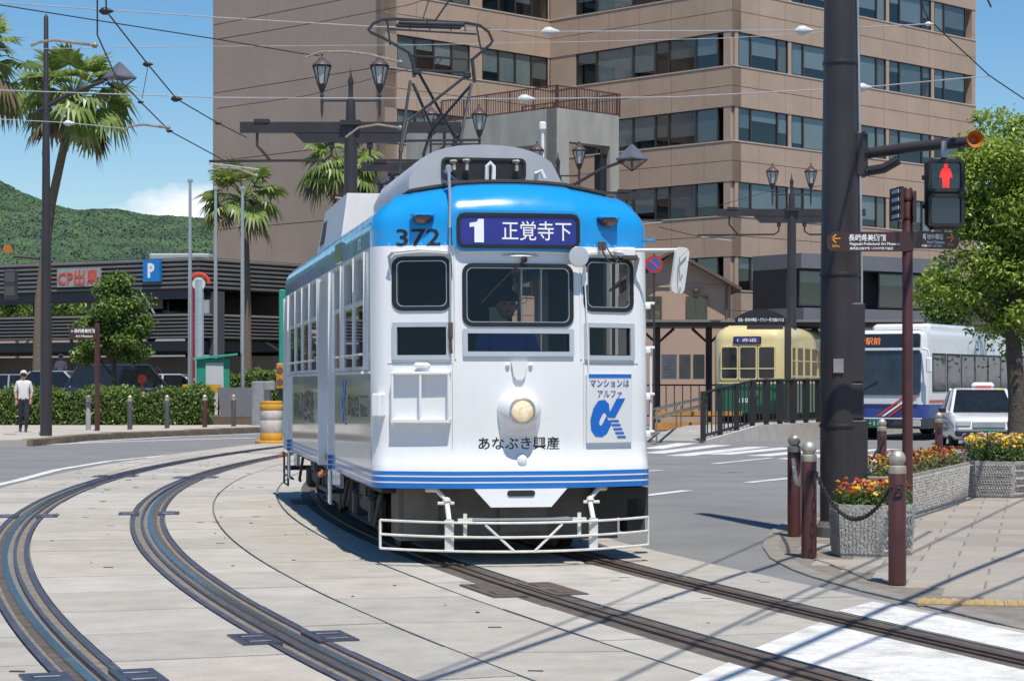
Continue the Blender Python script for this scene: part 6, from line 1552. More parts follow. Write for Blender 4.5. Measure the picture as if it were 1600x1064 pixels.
p = gnd(424, 692); t = thing('barrier_drum', 'striped yellow and white traffic barrier drum left of the tram', 'traffic drum', (p.x, p.y, -.02)); YEL = mat('barrier_yellow', (.62, .32, .03), .6, var=.2, dirt=.2); PNK = mat('barrier_white', (.55, .49, .45), .6, var=.25, scale=6, dirt=.35)
for z0, z1, m_, r in ((0, .09, YEL, .42), (.09, .28, YEL, .29), (.28, .62, PNK, .285), (.62, .87, PNK, .29), (.87, 1.02, YEL, .30), (1.02, 1.10, YEL, .285)): mb = MB(); mb.lathe([(r-.01, z0), (r, z0+.015), (r, z1-.015), (r-.01, z1)], 20); mb.build('band', m_, t, smooth=True)
p = at(438, 600, 62); t = thing('warning_light', 'orange warning light box right behind the striped drum', 'warning light', (p.x, p.y, 0)); mb = MB(); mb.bbox((0, 0, 1.75), (.22, .2, .75), .03); mb.build('box', mat('amber_box', (.50, .22, .03), .5), t)
for z in (1.58, 1.92): mb = MB(); mb.lathe([(.09, -.12), (.09, -.1), (.07, -.1)], 12, (0, 0, z), 'y'); mb.build('lens', mat('dark_lens', (.12, .03, .01), .2, coat=1), t)
mb = MB(); mb.tube([(0, .05, 0), (0, .05, 1.4)], .05, 8); mb.build('post', BLK, t); mb = MB(); mb.bbox((.05, .3, 3.2), (.2, .12, 2.2), .03); mb.tube([(.05, .3, 0), (.05, .3, 2.2)], .05, 8); t3 = thing('stop_marker', 'tall green stop marker peeking out left of the tram', 'sign', (p.x-.02, p.y, 0)); mb.build('panel', GR, t3); 
mb = MB(); p = gnd(330, 640); pa, pc = at(285, 608, 72.2), at(346, 606, 72.2); mb.span((pa.x, pa.y, pa.z-.12), (pc.x, pa.y+.06, pc.z+.12)); mb.tube([(pa.x+.1, pa.y+.03, 0), (pa.x+.1, pa.y+.03, pa.z)], .03, 6); mb.tube([(pc.x-.1, pa.y+.03, 0), (pc.x-.1, pa.y+.03, pa.z)], .03, 6); one(mb, 'barrier_board', YEL, 'yellow and black barrier board behind the hedge end', 'barrier')
# ------------------------------------------------------------- overhead wires (real height over the street)
WIRE = mat('copper_wire_dark', (.045, .042, .042), .5, metal=.6, var=.1); SPAN = mat('galvanised_span_wire', (.52, .53, .54), .4, metal=.4, var=.1)
INS = mat('insulator_white', (.62, .62, .60), .3, var=.1, coat=.4)
def wire(pts, label, m=WIRE, r=.008, ins=(), sag=0.0, name='overhead_wire'):
    "pts: (px, py, depth)"
    w = [at(*p) for p in pts]; out = []
    for i in range(len(w)-1):
        for k in range(5): out.append(w[i].lerp(w[i+1], k/5)-Vector((0, 0, sag*4*(k/5)*(1-k/5))))
    out.append(w[-1]); t = thing(name, label, 'wire'); mb = MB(); mb.tube(out, r, 5); mb.build('strand', m, t, smooth=True)
    for (px, py, Y, big) in ins:
        c = at(px, py, Y); mb = MB(); mb.lathe([(.012*big, -.09*big), (.045*big, -.05*big), (.05*big, 0), (.03*big, .04*big), (.012*big, .09*big)], 10, tuple(c), 'x'); mb.build('insulator', INS if m is SPAN else BLK, t, smooth=True)
    return t
wire([(-40, 2, 34), (340, 28, 34), (580, 42, 34), (860, 50, 34), (1255, 48, 34), (1452, 38, 34)], 'topmost pale span wire across the whole picture with two white insulators', SPAN, .010, ((860, 50, 34, 1.6), (1256, 48, 34, 1.6), (1452, 38, 34, .8)))
wire([(-40, 78, 46), (340, 73, 46), (640, 71, 46), (900, 66, 46), (1140, 60, 46), (1300, 50, 46)], 'thin pale span wire just below the topmost one', SPAN, .008)
wire([(-40, 140, 38), (340, 153, 38), (820, 155, 38), (1060, 152, 38), (1349, 137, 38), (1545, 119, 38)], 'pale span wire level with the lanterns, ending right of the massive pole', SPAN, .011, ((822, 155, 38, 1.7), (1349, 137, 38, 1.6)))
wire([(1425, -30, 36), (1450, 30, 36), (1545, 118, 38), (1640, 182, 40)], 'dark wire sloping down to the right edge over the tree', WIRE, .012)
wire([(-40, 2, 30), (155, 33, 32), (340, 62, 34), (470, 84, 36), (500, 88, 36)], 'dark contact wire rising to the upper left corner', WIRE, .009)
wire([(-40, 185, 40), (105, 192, 40), (200, 202, 40)], 'short pale wire crossing the palm at the left', SPAN, .009, ((108, 193, 40, 1.2),))
wire([(152, -40, 30), (152, 55, 30), (180, 118, 33), (220, 160, 36), (265, 205, 39), (352, 252, 44)], 'dark sloping wire from the top left to the cross beam', WIRE, .012, ((220, 160, 36, .6), (265, 205, 39, .7)))
wire([(165, -40, 28), (166, 18, 29), (231, 101, 33), (276, 155, 36), (341, 193, 40), (385, 215, 44)], 'dark steep wire beaded with black insulators at the upper left', WIRE, .012, ((166, 18, 29, 1.1), (231, 101, 33, .9), (276, 155, 36, 1.1), (341, 193, 40, .7)))
wire([(231, 105, 33), (222, 155, 35)], 'short hanger between the two sloping dark wires', WIRE, .006)
wire([(680, 33, 23), (720, -25, 21.5)], 'contact wire leaving the pantograph upwards', WIRE, .010)
wire([(660, 33, 24.5), (672, -5, 23), (690, -40, 22)], 'second thin wire above the pantograph', WIRE, .007)
wire([(1290, 290, 52), (1200, 300, 50), (1110, 325, 47), (1015, 300, 44)], 'thin wire between tram stop pole and tram roof', WIRE, .007)
wire([(1150, 372, 64), (1100, 372, 60), (1030, 355, 56)], 'dark wire end at the stop pole behind the wing mirror', WIRE, .012)
wire([(340, 62, 60), (500, 35, 70), (640, 8, 78), (700, -12, 80)], 'faint dark wire slanting over the blank brown wall', WIRE, .014)
wire([(340, 170, 62), (480, 150, 70), (640, 108, 78)], 'faint lower wire slanting over the blank brown wall', WIRE, .012)
# pale curved steady arms
def steady(pts, label):
    w = [at(*p) for p in pts]; mb = MB(); mb.tube(w, .022, 6); mb.ball(w[-1], .05, 8); one(mb, 'steady_arm', mat('weathered_arm', (.34, .28, .22), .5, metal=.3, var=.3, scale=12), label, 'wire fitting', 'pale steady arms of the overhead line')
steady([(48, 72, 32), (62, 66, 32), (85, 63, 32), (115, 67, 32), (148, 71, 32)], 'curved pale fitting in front of the left palm crown')
steady([(192, 204, 38), (205, 197, 38), (225, 195, 38), (262, 200, 38)], 'curved pale fitting right of the left palm')
steady([(325, 268, 42), (345, 262, 42), (372, 264, 42), (400, 275, 42)], 'curved pale fitting under the left end of the cross beam')
steady([(478, 90, 36), (500, 82, 36), (540, 81, 36), (580, 86, 36), (625, 98, 36)], 'curved pale fitting between the lanterns and the pantograph')
steady([(540, 215, 40), (560, 200, 40), (590, 195, 40), (625, 200, 40)], 'curved pale fitting in front of the cross beam')
# heavier feeder cables overhead (outside the view) whose shadows cross the near corner
def feeder(g0, g1, h, label, r=.03, wob=.0):
    sh = Vector((-sdir.x/sdir.z, -sdir.y/sdir.z, 0)); pts = []
    for k in range(13):
        t_ = k/12; q = Vector(g0).lerp(Vector(g1), t_)-sh*h; pts.append(Vector((q.x+wob*math.sin(t_*9), q.y, h-.25*4*t_*(1-t_))))
    mb = MB(); mb.tube(pts, r, 6); return one(mb, 'feeder_cable', WIRE, label, 'cable', 'feeder cables over the corner')
for k, (a, c, r, w_) in enumerate((((560, 1090), (1330, 838), .030, .05), ((900, 1085), (1300, 900), .018, .03), ((1090, 1064), (1640, 842), .034, .07), ((1180, 1064), (1680, 868), .022, .05), ((985, 925), (1290, 800), .014, .03), ((1420, 860), (1640, 760), .016, .03))):
    ga, gc = gnd(*a), gnd(*c); d = gc-ga
    feeder(ga-d*.5, gc+d*.8, 6.3+.15*k, ('cable overhead whose shadow runs from the bottom edge towards the massive pole', 'thin cable overhead whose shadow ends at the nearest maroon bollard', 'cable overhead whose thick wavy shadow crosses the zebra and right pavement', 'cable overhead whose shadow crosses the pavement nearest the tactile strip', 'thin cable overhead whose shadow touches the asphalt left of the bollards', 'thin cable overhead whose shadow lies along the long planter')[k], r, w_)

# ------------------------------------------------------------- tram stop
stop = bpy.data.objects.new('platform', None); COL.objects.link(stop); tag(stop, kind='structure')
PA, PB_ = gnd(1104, 691), gnd(1290, 681); d_ = (PB_-PA).normalized(); n_ = Vector((-d_.y, d_.x, 0)); Lp = (PB_-PA).length
def ramp(u0, u1, z0, z1, w0, w1, name, m):
    v = []
    for u, z in ((u0, z0), (u1, z1)):
        for w in (w0, w1): p = PA+d_*u+n_*w; v += [(p.x, p.y, -.05), (p.x, p.y, z)]
    mb = MB(); mb.add(v, [(0, 4, 5, 1), (4, 6, 7, 5), (6, 2, 3, 7), (2, 0, 1, 3), (1, 5, 7, 3)]); return mb.build(name, m, stop)
PW = mat('platform_wall', (.34, .33, .31), .85, var=.2, scale=2, dirt=.35); PO = mat('platform_brown_paving', (.34, .21, .12), .85, var=.2, scale=2, dirt=.2); PC = mat('platform_pale_edge', (.50, .47, .43), .8, var=.15)
ramp(0, 3.2, .03, .36, 0, 2.2, 'ramp', PW); ramp(3.2, 30, .36, .42, 0, 2.2, 'deck', PW)
ramp(-3.8, 3.2, .032, .05, 2.2, 3.6, 'walkway', PO); 
ramp(.02, 3.19, .065, .395, -.03, .22, 'edge_coping', PC); ramp(3.21, 30, .395, .455, -.03, .22, 'edge_coping', PC)
FB_ = mat('fence_black', (.016, .016, .017), .5, var=.1)
fen = thing('ramp_fence', 'black metal fence with upright bars along the tram stop ramp', 'fence')
zb = lambda u: .07+(.33*u/3.2 if u < 3.2 else .33+.06*(u-3.2)/26.8)
fp = [0, 1.0, 2.0, 3.0, 3.9, 4.8, 5.7, 6.6, 7.5, 8.4]
us_px = [(1103, 0), (1148, 0), (1190, 0), (1232, 0), (1243, 0), (1282, 0)]
for a, c in zip(fp[:-1], fp[1:]):
    for zt in (.10, 1.22):
        mb = MB(); p, q = PA+d_*a+n_*.1, PA+d_*c+n_*.1; mb.tube([(p.x, p.y, zb(a)+zt), (q.x, q.y, zb(c)+zt)], .035, 4); mb.build('rail', FB_, fen)
    for k in range(1, 4):
        u = a+(c-a)*k/4; p = PA+d_*u+n_*.1; mb = MB(); mb.box((p.x, p.y, zb(u)+.66), (.035, .03, 1.1)); mb.build('bar', FB_, fen)
for a in fp: p = PA+d_*a+n_*.1; mb = MB(); mb.box((p.x, p.y, zb(a)+.62), (.14, .07, 1.28)); mb.build('post', FB_, fen)
hr = thing('ramp_handrail', 'tubular steel handrail at the foot of the tram stop ramp', 'handrail')
for dy in (0, 1.6):
    pts = [(1026, 693), (1064, 685), (1104, 678)]; w = [gnd(*p) for p in pts]; w = [Vector((p.x, p.y+dy, 0)) for p in w]
    for h in (.85, .62):
        mb = MB(); mb.tube([w[0]+Vector((0, 0, h)), w[1]+Vector((0, 0, h+.12)), w[2]+Vector((0, 0, h+.24))], .025, 6); mb.build('tube', STEEL, hr, smooth=True)
    for p in w: mb = MB(); mb.tube([p, p+Vector((0, 0, .9))], .022, 6); mb.build('post', mat('rusty_post', (.30, .24, .17), .5, metal=.4), hr)
mb = MB(); pa, pc = at(1016, 662, 64), at(1108, 655, 64); mb.span((pa.x, 64, .12), (pc.x+1, 64.2, .35)); mb.span((pa.x, 64.0, .55), (pc.x+1, 64.14, .68)); one(mb, 'orange_barrier', mat('orange_brown_board', (.50, .24, .06), .6, var=.15), 'low orange brown boards at the platform edge behind the handrail', 'barrier')
sh = thing('tram_stop_shelter', 'dark roofed tram stop shelter with notice boards behind the tram', 'shelter')
SY = 68.0; SB = mat('shelter_brown', (.045, .036, .034), .5, var=.15)
x0, x1 = (1000-800)/F_PX*SY, (1440-800)/F_PX*SY; zr = CAM_H+(HOR-500)/F_PX*SY
mb = MB(); mb.span((x0, SY-.3, zr-.22), (x1, SY+2.3, zr-.08)); mb.build('roof', SB, sh); mb = MB(); mb.span((x0-.1, SY-.4, zr-.08), (x1, SY+2.4, zr)); mb.build('roof_edge', mat('shelter_edge', (.20, .18, .17), .6), sh)
for px in (1030, 1112, 1195, 1280, 1380):
    x = (px-800)/F_PX*SY; mb = MB(); mb.bbox((x, SY+1.0, zr/2), (.20, .2, zr-.1), .02); mb.build('column', SB, sh); mb = MB(); mb.tube([(x-.55, SY+1, zr-.25), (x, SY+1, zr-.75), (x+.55, SY+1, zr-.25)], .05, 6); mb.build('bracket', SB, sh)
for px0, px1, c in ((1036, 1060, (.50, .45, .40)), (1064, 1082, (.40, .34, .26)), (1086, 1104, (.33, .27, .2))):
    mb = MB(); mb.span(((px0-800)/F_PX*SY, SY+.7, CAM_H+.12), ((px1-800)/F_PX*SY, SY+.76, CAM_H+.92)); bo = mb.build('notice_board', mat('board_%d' % px0, c, .7, var=.2, scale=4), sh)
    mb = MB(); xm_ = ((px0+px1)/2-800)/F_PX*SY; rr = random.Random(px0)
    for k in range(6): mb.span((xm_-.12+rr.uniform(-.05, .05), SY+.69, CAM_H+.2+k*.11), (xm_+.10+rr.uniform(-.05, .05), SY+.695, CAM_H+.215+k*.11))
    tag(mb.build('print', mat('print_dark', (.25, .23, .23), .7), bo), kind='stuff')
mb = MB(); mb.span((x0, SY+.95, .45), (x0+2.6, SY+1.0, .5)); mb.span((x0, SY+.95, 1.45), (x0+2.6, SY+1.0, 1.5))
for k in range(10): mb.box((x0+.1+k*.27, SY+.97, .97), (.03, .03, 1.0))
tag(mb.build('screen_fence', FB_, sh), kind='stuff')
asg = thing('stop_sign', 'black arched sign with white lettering over the tram stop', 'sign'); AY = 62.5; ax0, ax1 = (1149-800)/F_PX*AY, (1229-800)/F_PX*AY; az0 = CAM_H+(HOR-505)/F_PX*AY; wA = ax1-ax0
mb = MB(); mb.plate([(0, 0), (wA, 0), (wA, .15)]+[(wA*(1-k/10), .17+.26*math.sin(math.pi*k/10)) for k in range(1, 10)]+[(0, .15)], (ax0, AY, az0), (1, 0, 0), (0, 0, 1), .12); bo = mb.build('panel', FB_, asg)
mb = MB(); write(mb, '石橋・新地中華街・グラバー園 方面のりば', (ax0+wA/2, AY-.004, az0+.10), (1, 0, 0), (0, 0, 1), w=wA*.9, h=.11, bold=.015); mb.build('lettering', INKW, bo)
mb = MB(); mb.span((ax0+.35, AY+.02, az0-.18), (ax1-.1, AY+.1, az0)); mb.build('header', SB, asg); mb = MB(); mb.box((ax1+.05, AY+.1, az0/2), (.18, .18, az0)); mb.build('post', SB, asg)
bsn = at(1022, 413, 60); t = thing('round_road_sign', 'round red and blue road sign beside the wing mirror', 'road sign', (bsn.x, bsn.y, 0)); mb = MB(); mb.lathe([(.25, 0), (.25, .02)], 20, (0, 0, bsn.z), 'y'); mb.build('rim', mat('sign_rim_red', (.45, .03, .03), .5), t); mb = MB(); mb.lathe([(.18, -.004), (.18, .015)], 20, (0, 0, bsn.z), 'y'); mb.build('disc', mat('sign_disc_blue', (.03, .10, .35), .5), t); mb = MB(); mb.box((0, -.008, bsn.z), (.36, .006, .05), ry=R(45)); mb.build('bar', RED, t); mb = MB(); mb.tube([(0, .05, 0), (0, .05, bsn.z+.3)], .03, 8); mb.build('post', SB, t)

# ------------------------------------------------------------- cream and green tram
def shell(mb, outline_, zs):
    "loft an xy outline through (z, inset, mat) levels"
    n = len(outline_); cx = 0; b0 = len(mb.v)
    for z, ins_, m_ in zs:
        for (x, y, nx_, ny_) in outline_: mb.v.append((x-nx_*ins_, y-ny_*ins_, z))
    for k in range(len(zs)-1):
        for i in range(n): j = (i+1) % n; mb.f.append((b0+k*n+i, b0+k*n+j, b0+(k+1)*n+j, b0+(k+1)*n+i)); mb.m.append(zs[k+1][2])
    mb.f.append(tuple(b0+(len(zs)-1)*n+i for i in range(n))); mb.m.append(zs[-1][2])
def round_outline(w, L_, r, n=6, bow=.0):
    out = []
    for (cx, cy, a0) in ((w/2-r, r, -90), (w/2-r, L_-r, 0), (-w/2+r, L_-r, 90), (-w/2+r, r, 180)):
        for k in range(n+1): a = R(a0+90*k/n); out.append((cx+r*math.cos(a), cy+r*math.sin(a)-(bow*(1-(abs(cx+r*math.cos(a))/(w/2))**2) if cy < L_/2 else 0), math.cos(a), math.sin(a)))
    return out
CREAM = mat('cream_paint', (.66, .56, .28), .35, var=.06, coat=.4, dirt=.08); GREEN = mat('tram_green', (.015, .13, .055), .35, var=.1, coat=.4)
DGL = mat('dark_window', (.014, .017, .02), .05, var=.3, scale=3)
oc = at(1170, 600, 64); ot = thing('tram', 'cream and green tram standing at the stop on the right', 'tram', (oc.x, 64, 0), R(-20))
mb = MB(); ou = round_outline(2.3, 11.2, .42, 7, .12)
shell(mb, ou, [(.62, .0, 1), (1.52, 0, 1), (1.523, 0, 0), (2.85, 0, 0), (3.0, .04, 0), (3.14, .14, 0), (3.25, .32, 0), (3.30, .55, 0)]); mb.build('body', [CREAM, GREEN], ot, smooth=True, ang=35)
mb = MB(); mb.box((0, 5.6, .45), (1.9, 10.4, .4)); mb.build('underframe', TDARK, ot)
mb = MB(); mb.tube([(0+x, -.13, 1.535) for x in (-.9, 0, .9)], .02, 6); mb.build('waist_rail', CREAM, ot)
for x0_, x1_ in ((-.82, -.33), (-.25, .25), (.33, .82)):
    xm_ = (x0_+x1_)/2; bow = -.12*(1-(abs(xm_)/1.15)**2); yy = -.105; o_, i_ = rrect(x1_-x0_+.06, 1.02, .05), rrect(x1_-x0_-.02, .94, .05)
    yw = 0.0; ux = Vector((math.cos(yw), math.sin(yw), 0))
    mb = MB(); mb.ring(o_, i_, (xm_, yy-.01, 2.15), ux, (0, 0, 1), .05); wi = mb.build('window', CREAM, ot); mb = MB(); mb.plate(i_, (xm_, yy+.0, 2.15), ux, (0, 0, 1), .03); mb.build('pane', DGL, wi)
    mb = MB(); mb.box((xm_, yy-.01, 1.98), (x1_-x0_, .03, .035), rz=yw); mb.build('transom', CREAM, wi)
mb = MB(); mb.plate(rrect(.86, .22, .04), (-.02, -.14, 2.84), (1, 0, 0), (0, 0, 1), .05); so = mb.build('destination_sign', GASK, ot); mb = MB(); mb.plate(rrect(.78, .17, .02), (-.02, -.145, 2.84), (1, 0, 0), (0, 0, 1), .01); mb.build('blind', SIGNB, so); mb = MB(); write(mb, '1 赤迫', (-.02, -.16, 2.84), (1, 0, 0), (0, 0, 1), w=.6, h=.11); mb.build('lettering', INKW, so)
mb = MB(); write(mb, '210', (-.15, -.145, 1.02), (1, 0, 0), (0, 0, 1), w=.32, h=.14, bold=.02); mb.build('fleet_number', INKW, ot)
mb = MB(); mb.lathe([(.10, -.20), (.13, -.16), (.14, -.08)], 14, (0.2, -.02, 1.22), 'y'); mb.build('headlamp', STEEL, ot, smooth=True)
for k, (y0_, y1_) in enumerate(((.75, 1.3), (1.5, 2.4), (2.55, 3.45), (3.6, 4.5), (4.65, 5.55), (5.7, 6.6), (6.75, 7.65), (7.8, 8.7), (8.85, 9.75))):
    for sx_ in (1, -1):
        X_ = 1.15*sx_; mb = MB()
        for (a, c, z0, z1) in ((y0_, y0_+.05, 1.72, 2.66), (y1_-.05, y1_, 1.72, 2.66), (y0_+.05, y1_-.05, 1.72, 1.77), (y0_+.05, y1_-.05, 2.61, 2.66), (y0_+.05, y1_-.05, 2.2, 2.24)): mb.span((X_-.02, a, z0), (X_+.02, c, z1))
        wi = mb.build('side_window', CREAM, ot); mb = MB(); mb.span((X_-.008, y0_+.05, 1.77), (X_+.008, y1_-.05, 2.61)); mb.build('pane', DGL, wi)
# ------------------------------------------------------------- buses
BW = mat('bus_white', (.66, .67, .68), .3, var=.05, coat=.5); BBL = mat('bus_blue', (.02, .055, .24), .3, var=.08, coat=.5); BRD = mat('bus_red', (.55, .05, .03), .35, coat=.4)
BGL = mat('bus_windscreen', (.022, .035, .06), .04, var=.6, scale=2.2)
TYRE = mat('tyre', (.015, .015, .015), .85); HUB = mat('hub', (.4, .4, .4), .4, metal=.5)
def wheel(parent, x, y, r, w=.22):
    mb = MB(); mb.lathe([(r*.6, -w/2), (r*.95, -w/2), (r, -w/2+.03), (r, w/2-.03), (r*.95, w/2), (r*.6, w/2)], 18, (x, y, r), 'x'); wh = mb.build('wheel', TYRE, parent, smooth=True)
    mb = MB(); mb.lathe([(r*.62, -w*.42), (r*.5, -w*.35), (r*.2, -w*.45)], 14, (x, y, r), 'x'); mb.lathe([(r*.62, w*.42), (r*.5, w*.35), (r*.2, w*.45)], 14, (x, y, r), 'x'); mb.build('rim', HUB, wh, smooth=True)
def bus(label, loc, rz, L_, front, blue):
    t = thing('bus', label, 'bus', loc, rz); mb = MB(); ou = round_outline(2.5, L_, .22, 5, .05); lo = 1 if blue else 0
    shell(mb, ou, [(.32, .03, 2), (.60, 0, 2), (.603, 0, lo), (.98, 0, lo), (.983, 0, 0), (2.75, 0, 0), (2.9, .05, 0), (2.98, .16, 0), (3.02, .3, 0)]); mb.build('body', [BW, BBL, mat('bus_skirt', (.05, .05, .055), .5)], t, smooth=True, ang=35)
    if front:
        mb = MB(); mb.plate(rrect(2.22, 1.22, .12), (0, -.07, 1.86), (1, 0, 0), (0, .04, 1), .06); ws = mb.build('windscreen', BGL, t)
        mb = MB(); mb.plate(rrect(2.2, .40, .06), (0, -.06, 2.71), (1, 0, 0), (0, .1, 1), .06); hd = mb.build('sign_box', mat('sign_black', (.012, .012, .014), .15, coat=1), t)
        mb = MB(); write(mb, '長崎駅前', (-.45, -.066, 2.71), (1, 0, 0), (0, .1, 1), w=.85, h=.2, bold=.01); mb.build('lettering', mat('amber_led', (.5, .14, .02), .5, emit=(1, .25, .03), estr=.5), hd)
        mb = MB(); mb.box((0, -.075, 2.49), (2.2, .03, .07)); mb.build('brow', BW, t)
        mb = MB(); mb.plate([(-1.05, 0), (1.05, 0), (1.05, .22), (-1.05, .22)], (0, -.06, 1.0), (1, 0, 0), (0, 0, 1), .02); mb.build('panel', BW, t)
        for k in range(3 if blue else 0): mb = MB(); mb.plate([(.0+k*.16, 0), (.09+k*.16, 0), (.85+k*.16, .52), (.76+k*.16, .52)], (-.15, -.085, .66), (1, 0, 0), (0, 0, 1), .01); mb.build('slash', BRD if k != 1 else INKW, t)
        mb = MB(); mb.box((0, -.07, .60), (2.3, .02, .03)); mb.build('strip', INKW, t)
        mb = MB(); mb.bbox((-.15, -.08, .46), (.44, .02, .22), .01); pl_ = mb.build('number_plate', mat('plate_green', (.02, .13, .08), .5), t); mb = MB(); write(mb, '・1 48', (-.15, -.094, .46), (1, 0, 0), (0, 0, 1), w=.36, h=.12, bold=.02); mb.build('lettering', INKW, pl_)
        for s in (-1, 1):
            mb = MB(); mb.bbox((s*.95, -.06, .47), (.34, .05, .18), .02); mb.build('headlight', mat('clear_lens', (.5, .5, .5), .1, coat=1), t)
            mb = MB(); mb.tube([(s*1.15, -.05, 2.5), (s*1.38, -.2, 2.45), (s*1.4, -.2, 2.3)], .03, 6); mb.bbox((s*1.4, -.2, 2.05), (.16, .1, .42), .03); mb.build('mirror', WHITE, t)
        mb = MB(); mb.tube([(-.7, -.09, 1.28), (-.1, -.1, 1.6)], .015, 5); mb.build('wiper', BLK, t)
    for s in (-1, 1):
        y = .5
        while y+1.25 < L_-.3:
            mb = MB(); mb.span((s*1.235, y, 1.32), (s*1.262, y+1.18, 2.38)); w_ = mb.build('side_window', GASK, t); mb = MB(); mb.span((s*1.24, y+.05, 1.38), (s*1.266, y+1.13, 2.32)); mb.build('pane', BGL, w_); y += 1.24
        mb = MB(); mb.span((s*1.236, .25, 1.02), (s*1.254, L_-.3, 1.10)); mb.build('stripe', BRD, t)
        for y in (2.3, L_-2.6): wheel(t, s*1.12, y, .48, .28)
    mb = MB(); mb.bbox((.1, L_*.35, 3.08), (1.7, L_*.45, .26), .08); mb.build('roof_unit', BW, t)
    return t
q = at(1372, 600, 57); bus('white and blue bus with red slashes behind the massive pole', (10.15, 57.9, -.02), R(-30), 9.6, True, True)
# ------------------------------------------------------------- cars
def car(label, cat, loc, rz, L_, W_, H_, col, style='sedan', name='parked_car', group=None):
    t = thing(name, label, cat, loc, rz, group); hw = W_/2
    if style == 'sedan': lower = [(0, .34, .56, .86), (.06, .24, .66, .95), (.45, .20, .76, 1), (1.25, .2, .86, 1), (L_*.55, .2, .90, 1), (L_-1.0, .2, .90, 1), (L_-.1, .25, .84, .95), (L_, .38, .70, .88)]; cab = (1.15, 1.75, L_-1.75, L_-.95)
    elif style == 'van': lower = [(0, .34, .62, .86), (.06, .26, .78, .95), (.4, .22, .92, 1), (1.0, .2, 1.0, 1), (L_*.55, .2, 1.02, 1), (L_-.3, .2, 1.02, 1), (L_-.04, .25, 1.0, .97), (L_, .38, .9, .92)]; cab = (.85, 1.6, L_-.55, L_-.08)
    else: lower = [(0, .34, .56, .86), (.06, .26, .70, .95), (.4, .22, .84, 1), (.95, .2, .93, 1), (L_*.55, .2, .95, 1), (L_-.5, .2, .96, 1), (L_-.06, .25, .9, .95), (L_, .38, .72, .9)]; cab = (.85, 1.6, L_-.95, L_-.2)
    mb = MB(); n = 10
    for (y, zl, zt, k) in lower:
        w = hw*k; mb.v += [(-w*.9, y, zl), (-w, y, zl+.12), (-w, y, zt-.14), (-w*.97, y, zt-.05), (-w*.88, y, zt), (w*.88, y, zt), (w*.97, y, zt-.05), (w, y, zt-.14), (w, y, zl+.12), (w*.9, y, zl)]
    for i in range(len(lower)-1):
        for k in range(n): a = i*n+k; c = i*n+(k+1) % n; mb.f.append((a, c, c+n, a+n)); mb.m.append(0)
    mb.f += [tuple(reversed(range(n))), tuple((len(lower)-1)*n+k for k in range(n))]; mb.m += [0, 0]
    body = mb.build('body', col, t, smooth=True, ang=45)
    zb_ = (.86 if style == 'sedan' else .95); zb_ = 1.0 if style == 'van' else zb_; y1, y2, y3, y4 = cab; wb_, wt = hw*.90, hw*.72 if style != 'van' else hw*.8
    ring_ = [(-wb_, y1, zb_-.03), (wb_, y1, zb_-.03), (wb_, y4, zb_-.03), (-wb_, y4, zb_-.03), (-wt, y2, H_-.03), (wt, y2, H_-.03), (wt, y3, H_-.03), (-wt, y3, H_-.03)]
    mb = MB(); mb.add(ring_, [(0, 1, 5, 4), (1, 2, 6, 5), (2, 3, 7, 6), (3, 0, 4, 7)]); mb.build('glazing', DGL, t)
    mb = MB(); mb.add([(-wt*1.02, y2-.04, H_-.04), (wt*1.02, y2-.04, H_-.04), (wt*1.02, y3+.04, H_-.04), (-wt*1.02, y3+.04, H_-.04), (-wt*.85, y2+.12, H_), (wt*.85, y2+.12, H_), (wt*.85, y3-.12, H_), (-wt*.85, y3-.12, H_)], [(0, 1, 5, 4), (1, 2, 6, 5), (2, 3, 7, 6), (3, 0, 4, 7), (4, 5, 6, 7)]); mb.build('roof', col, t, smooth=True)
    for s in (-1, 1):
        ym = (y2+y3)/2
        for a, c in (((s*wb_, y1, zb_-.03), (s*wt, y2, H_-.04)), ((s*wb_, y4, zb_-.03), (s*wt, y3, H_-.04)), ((s*wb_*1.0, ym, zb_-.03), (s*wt, ym, H_-.04))): mb = MB(); mb.tube([a, c], .04, 6); mb.build('pillar', col, t)
        mb = MB(); mb.bbox((s*hw*.70, .03, .60 if style == 'sedan' else .66), (hw*.42, .10, .15), .03); mb.build('headlight', mat('clear_lens', (.5, .5, .5), .1, coat=1), t)
        mb = MB(); mb.bbox((s*hw*.78, L_-.03, .76), (hw*.3, .08, .16), .03); mb.build('tail_light', mat('tail_red', (.4, .02, .02), .2, coat=1), t)
        mb = MB(); mb.bbox((s*(hw+.1), y1+.35, zb_+.05), (.18, .10, .13), .03); mb.build('mirror', col if style != 'sedan' else BLK, t)
        for y in (L_*.18, L_*.80): wheel(t, s*(hw-.1), y, .30, .19)
    mb = MB(); mb.bbox((0, .0, .58), (hw*.92, .06, .17), .02); gr = mb.build('grille', GALV, t)
    mb = MB(); mb.bbox((0, -.015, .38), (W_*.94, .12, .16), .04); bu = mb.build('bumper', BLK if style == 'sedan' else col, t)
    return t, body
TXW = mat('taxi_white', (.72, .73, .74), .25, var=.04, coat=.7)
q = at(1545, 600, 50); tx, _ = car('white taxi with a roof lamp at the right behind the bollards', 'taxi', (q.x, 50, -.02), R(-6), 4.6, 1.68, 1.44, TXW, 'sedan', 'taxi')
mb = MB(); mb.bbox((.1, 2.1, 1.51), (.55, .2, .14), .06); rl = mb.build('roof_lamp', mat('lamp_white', (.7, .72, .75), .4), tx); mb = MB(); mb.bbox((.1, 2.0, 1.47), (.40, .03, .04), .01); mb.build('lamp_band', BRD, rl)
mb = MB(); mb.bbox((0.0, -.085, .37), (.33, .02, .165), .01); np_ = mb.build('number_plate', mat('plate_green', (.02, .13, .08), .5), tx); mb = MB(); write(mb, '・・63-02', (0, -.099, .37), (1, 0, 0), (0, 0, 1), w=.28, h=.09, bold=.02); mb.build('lettering', INKW, np_)
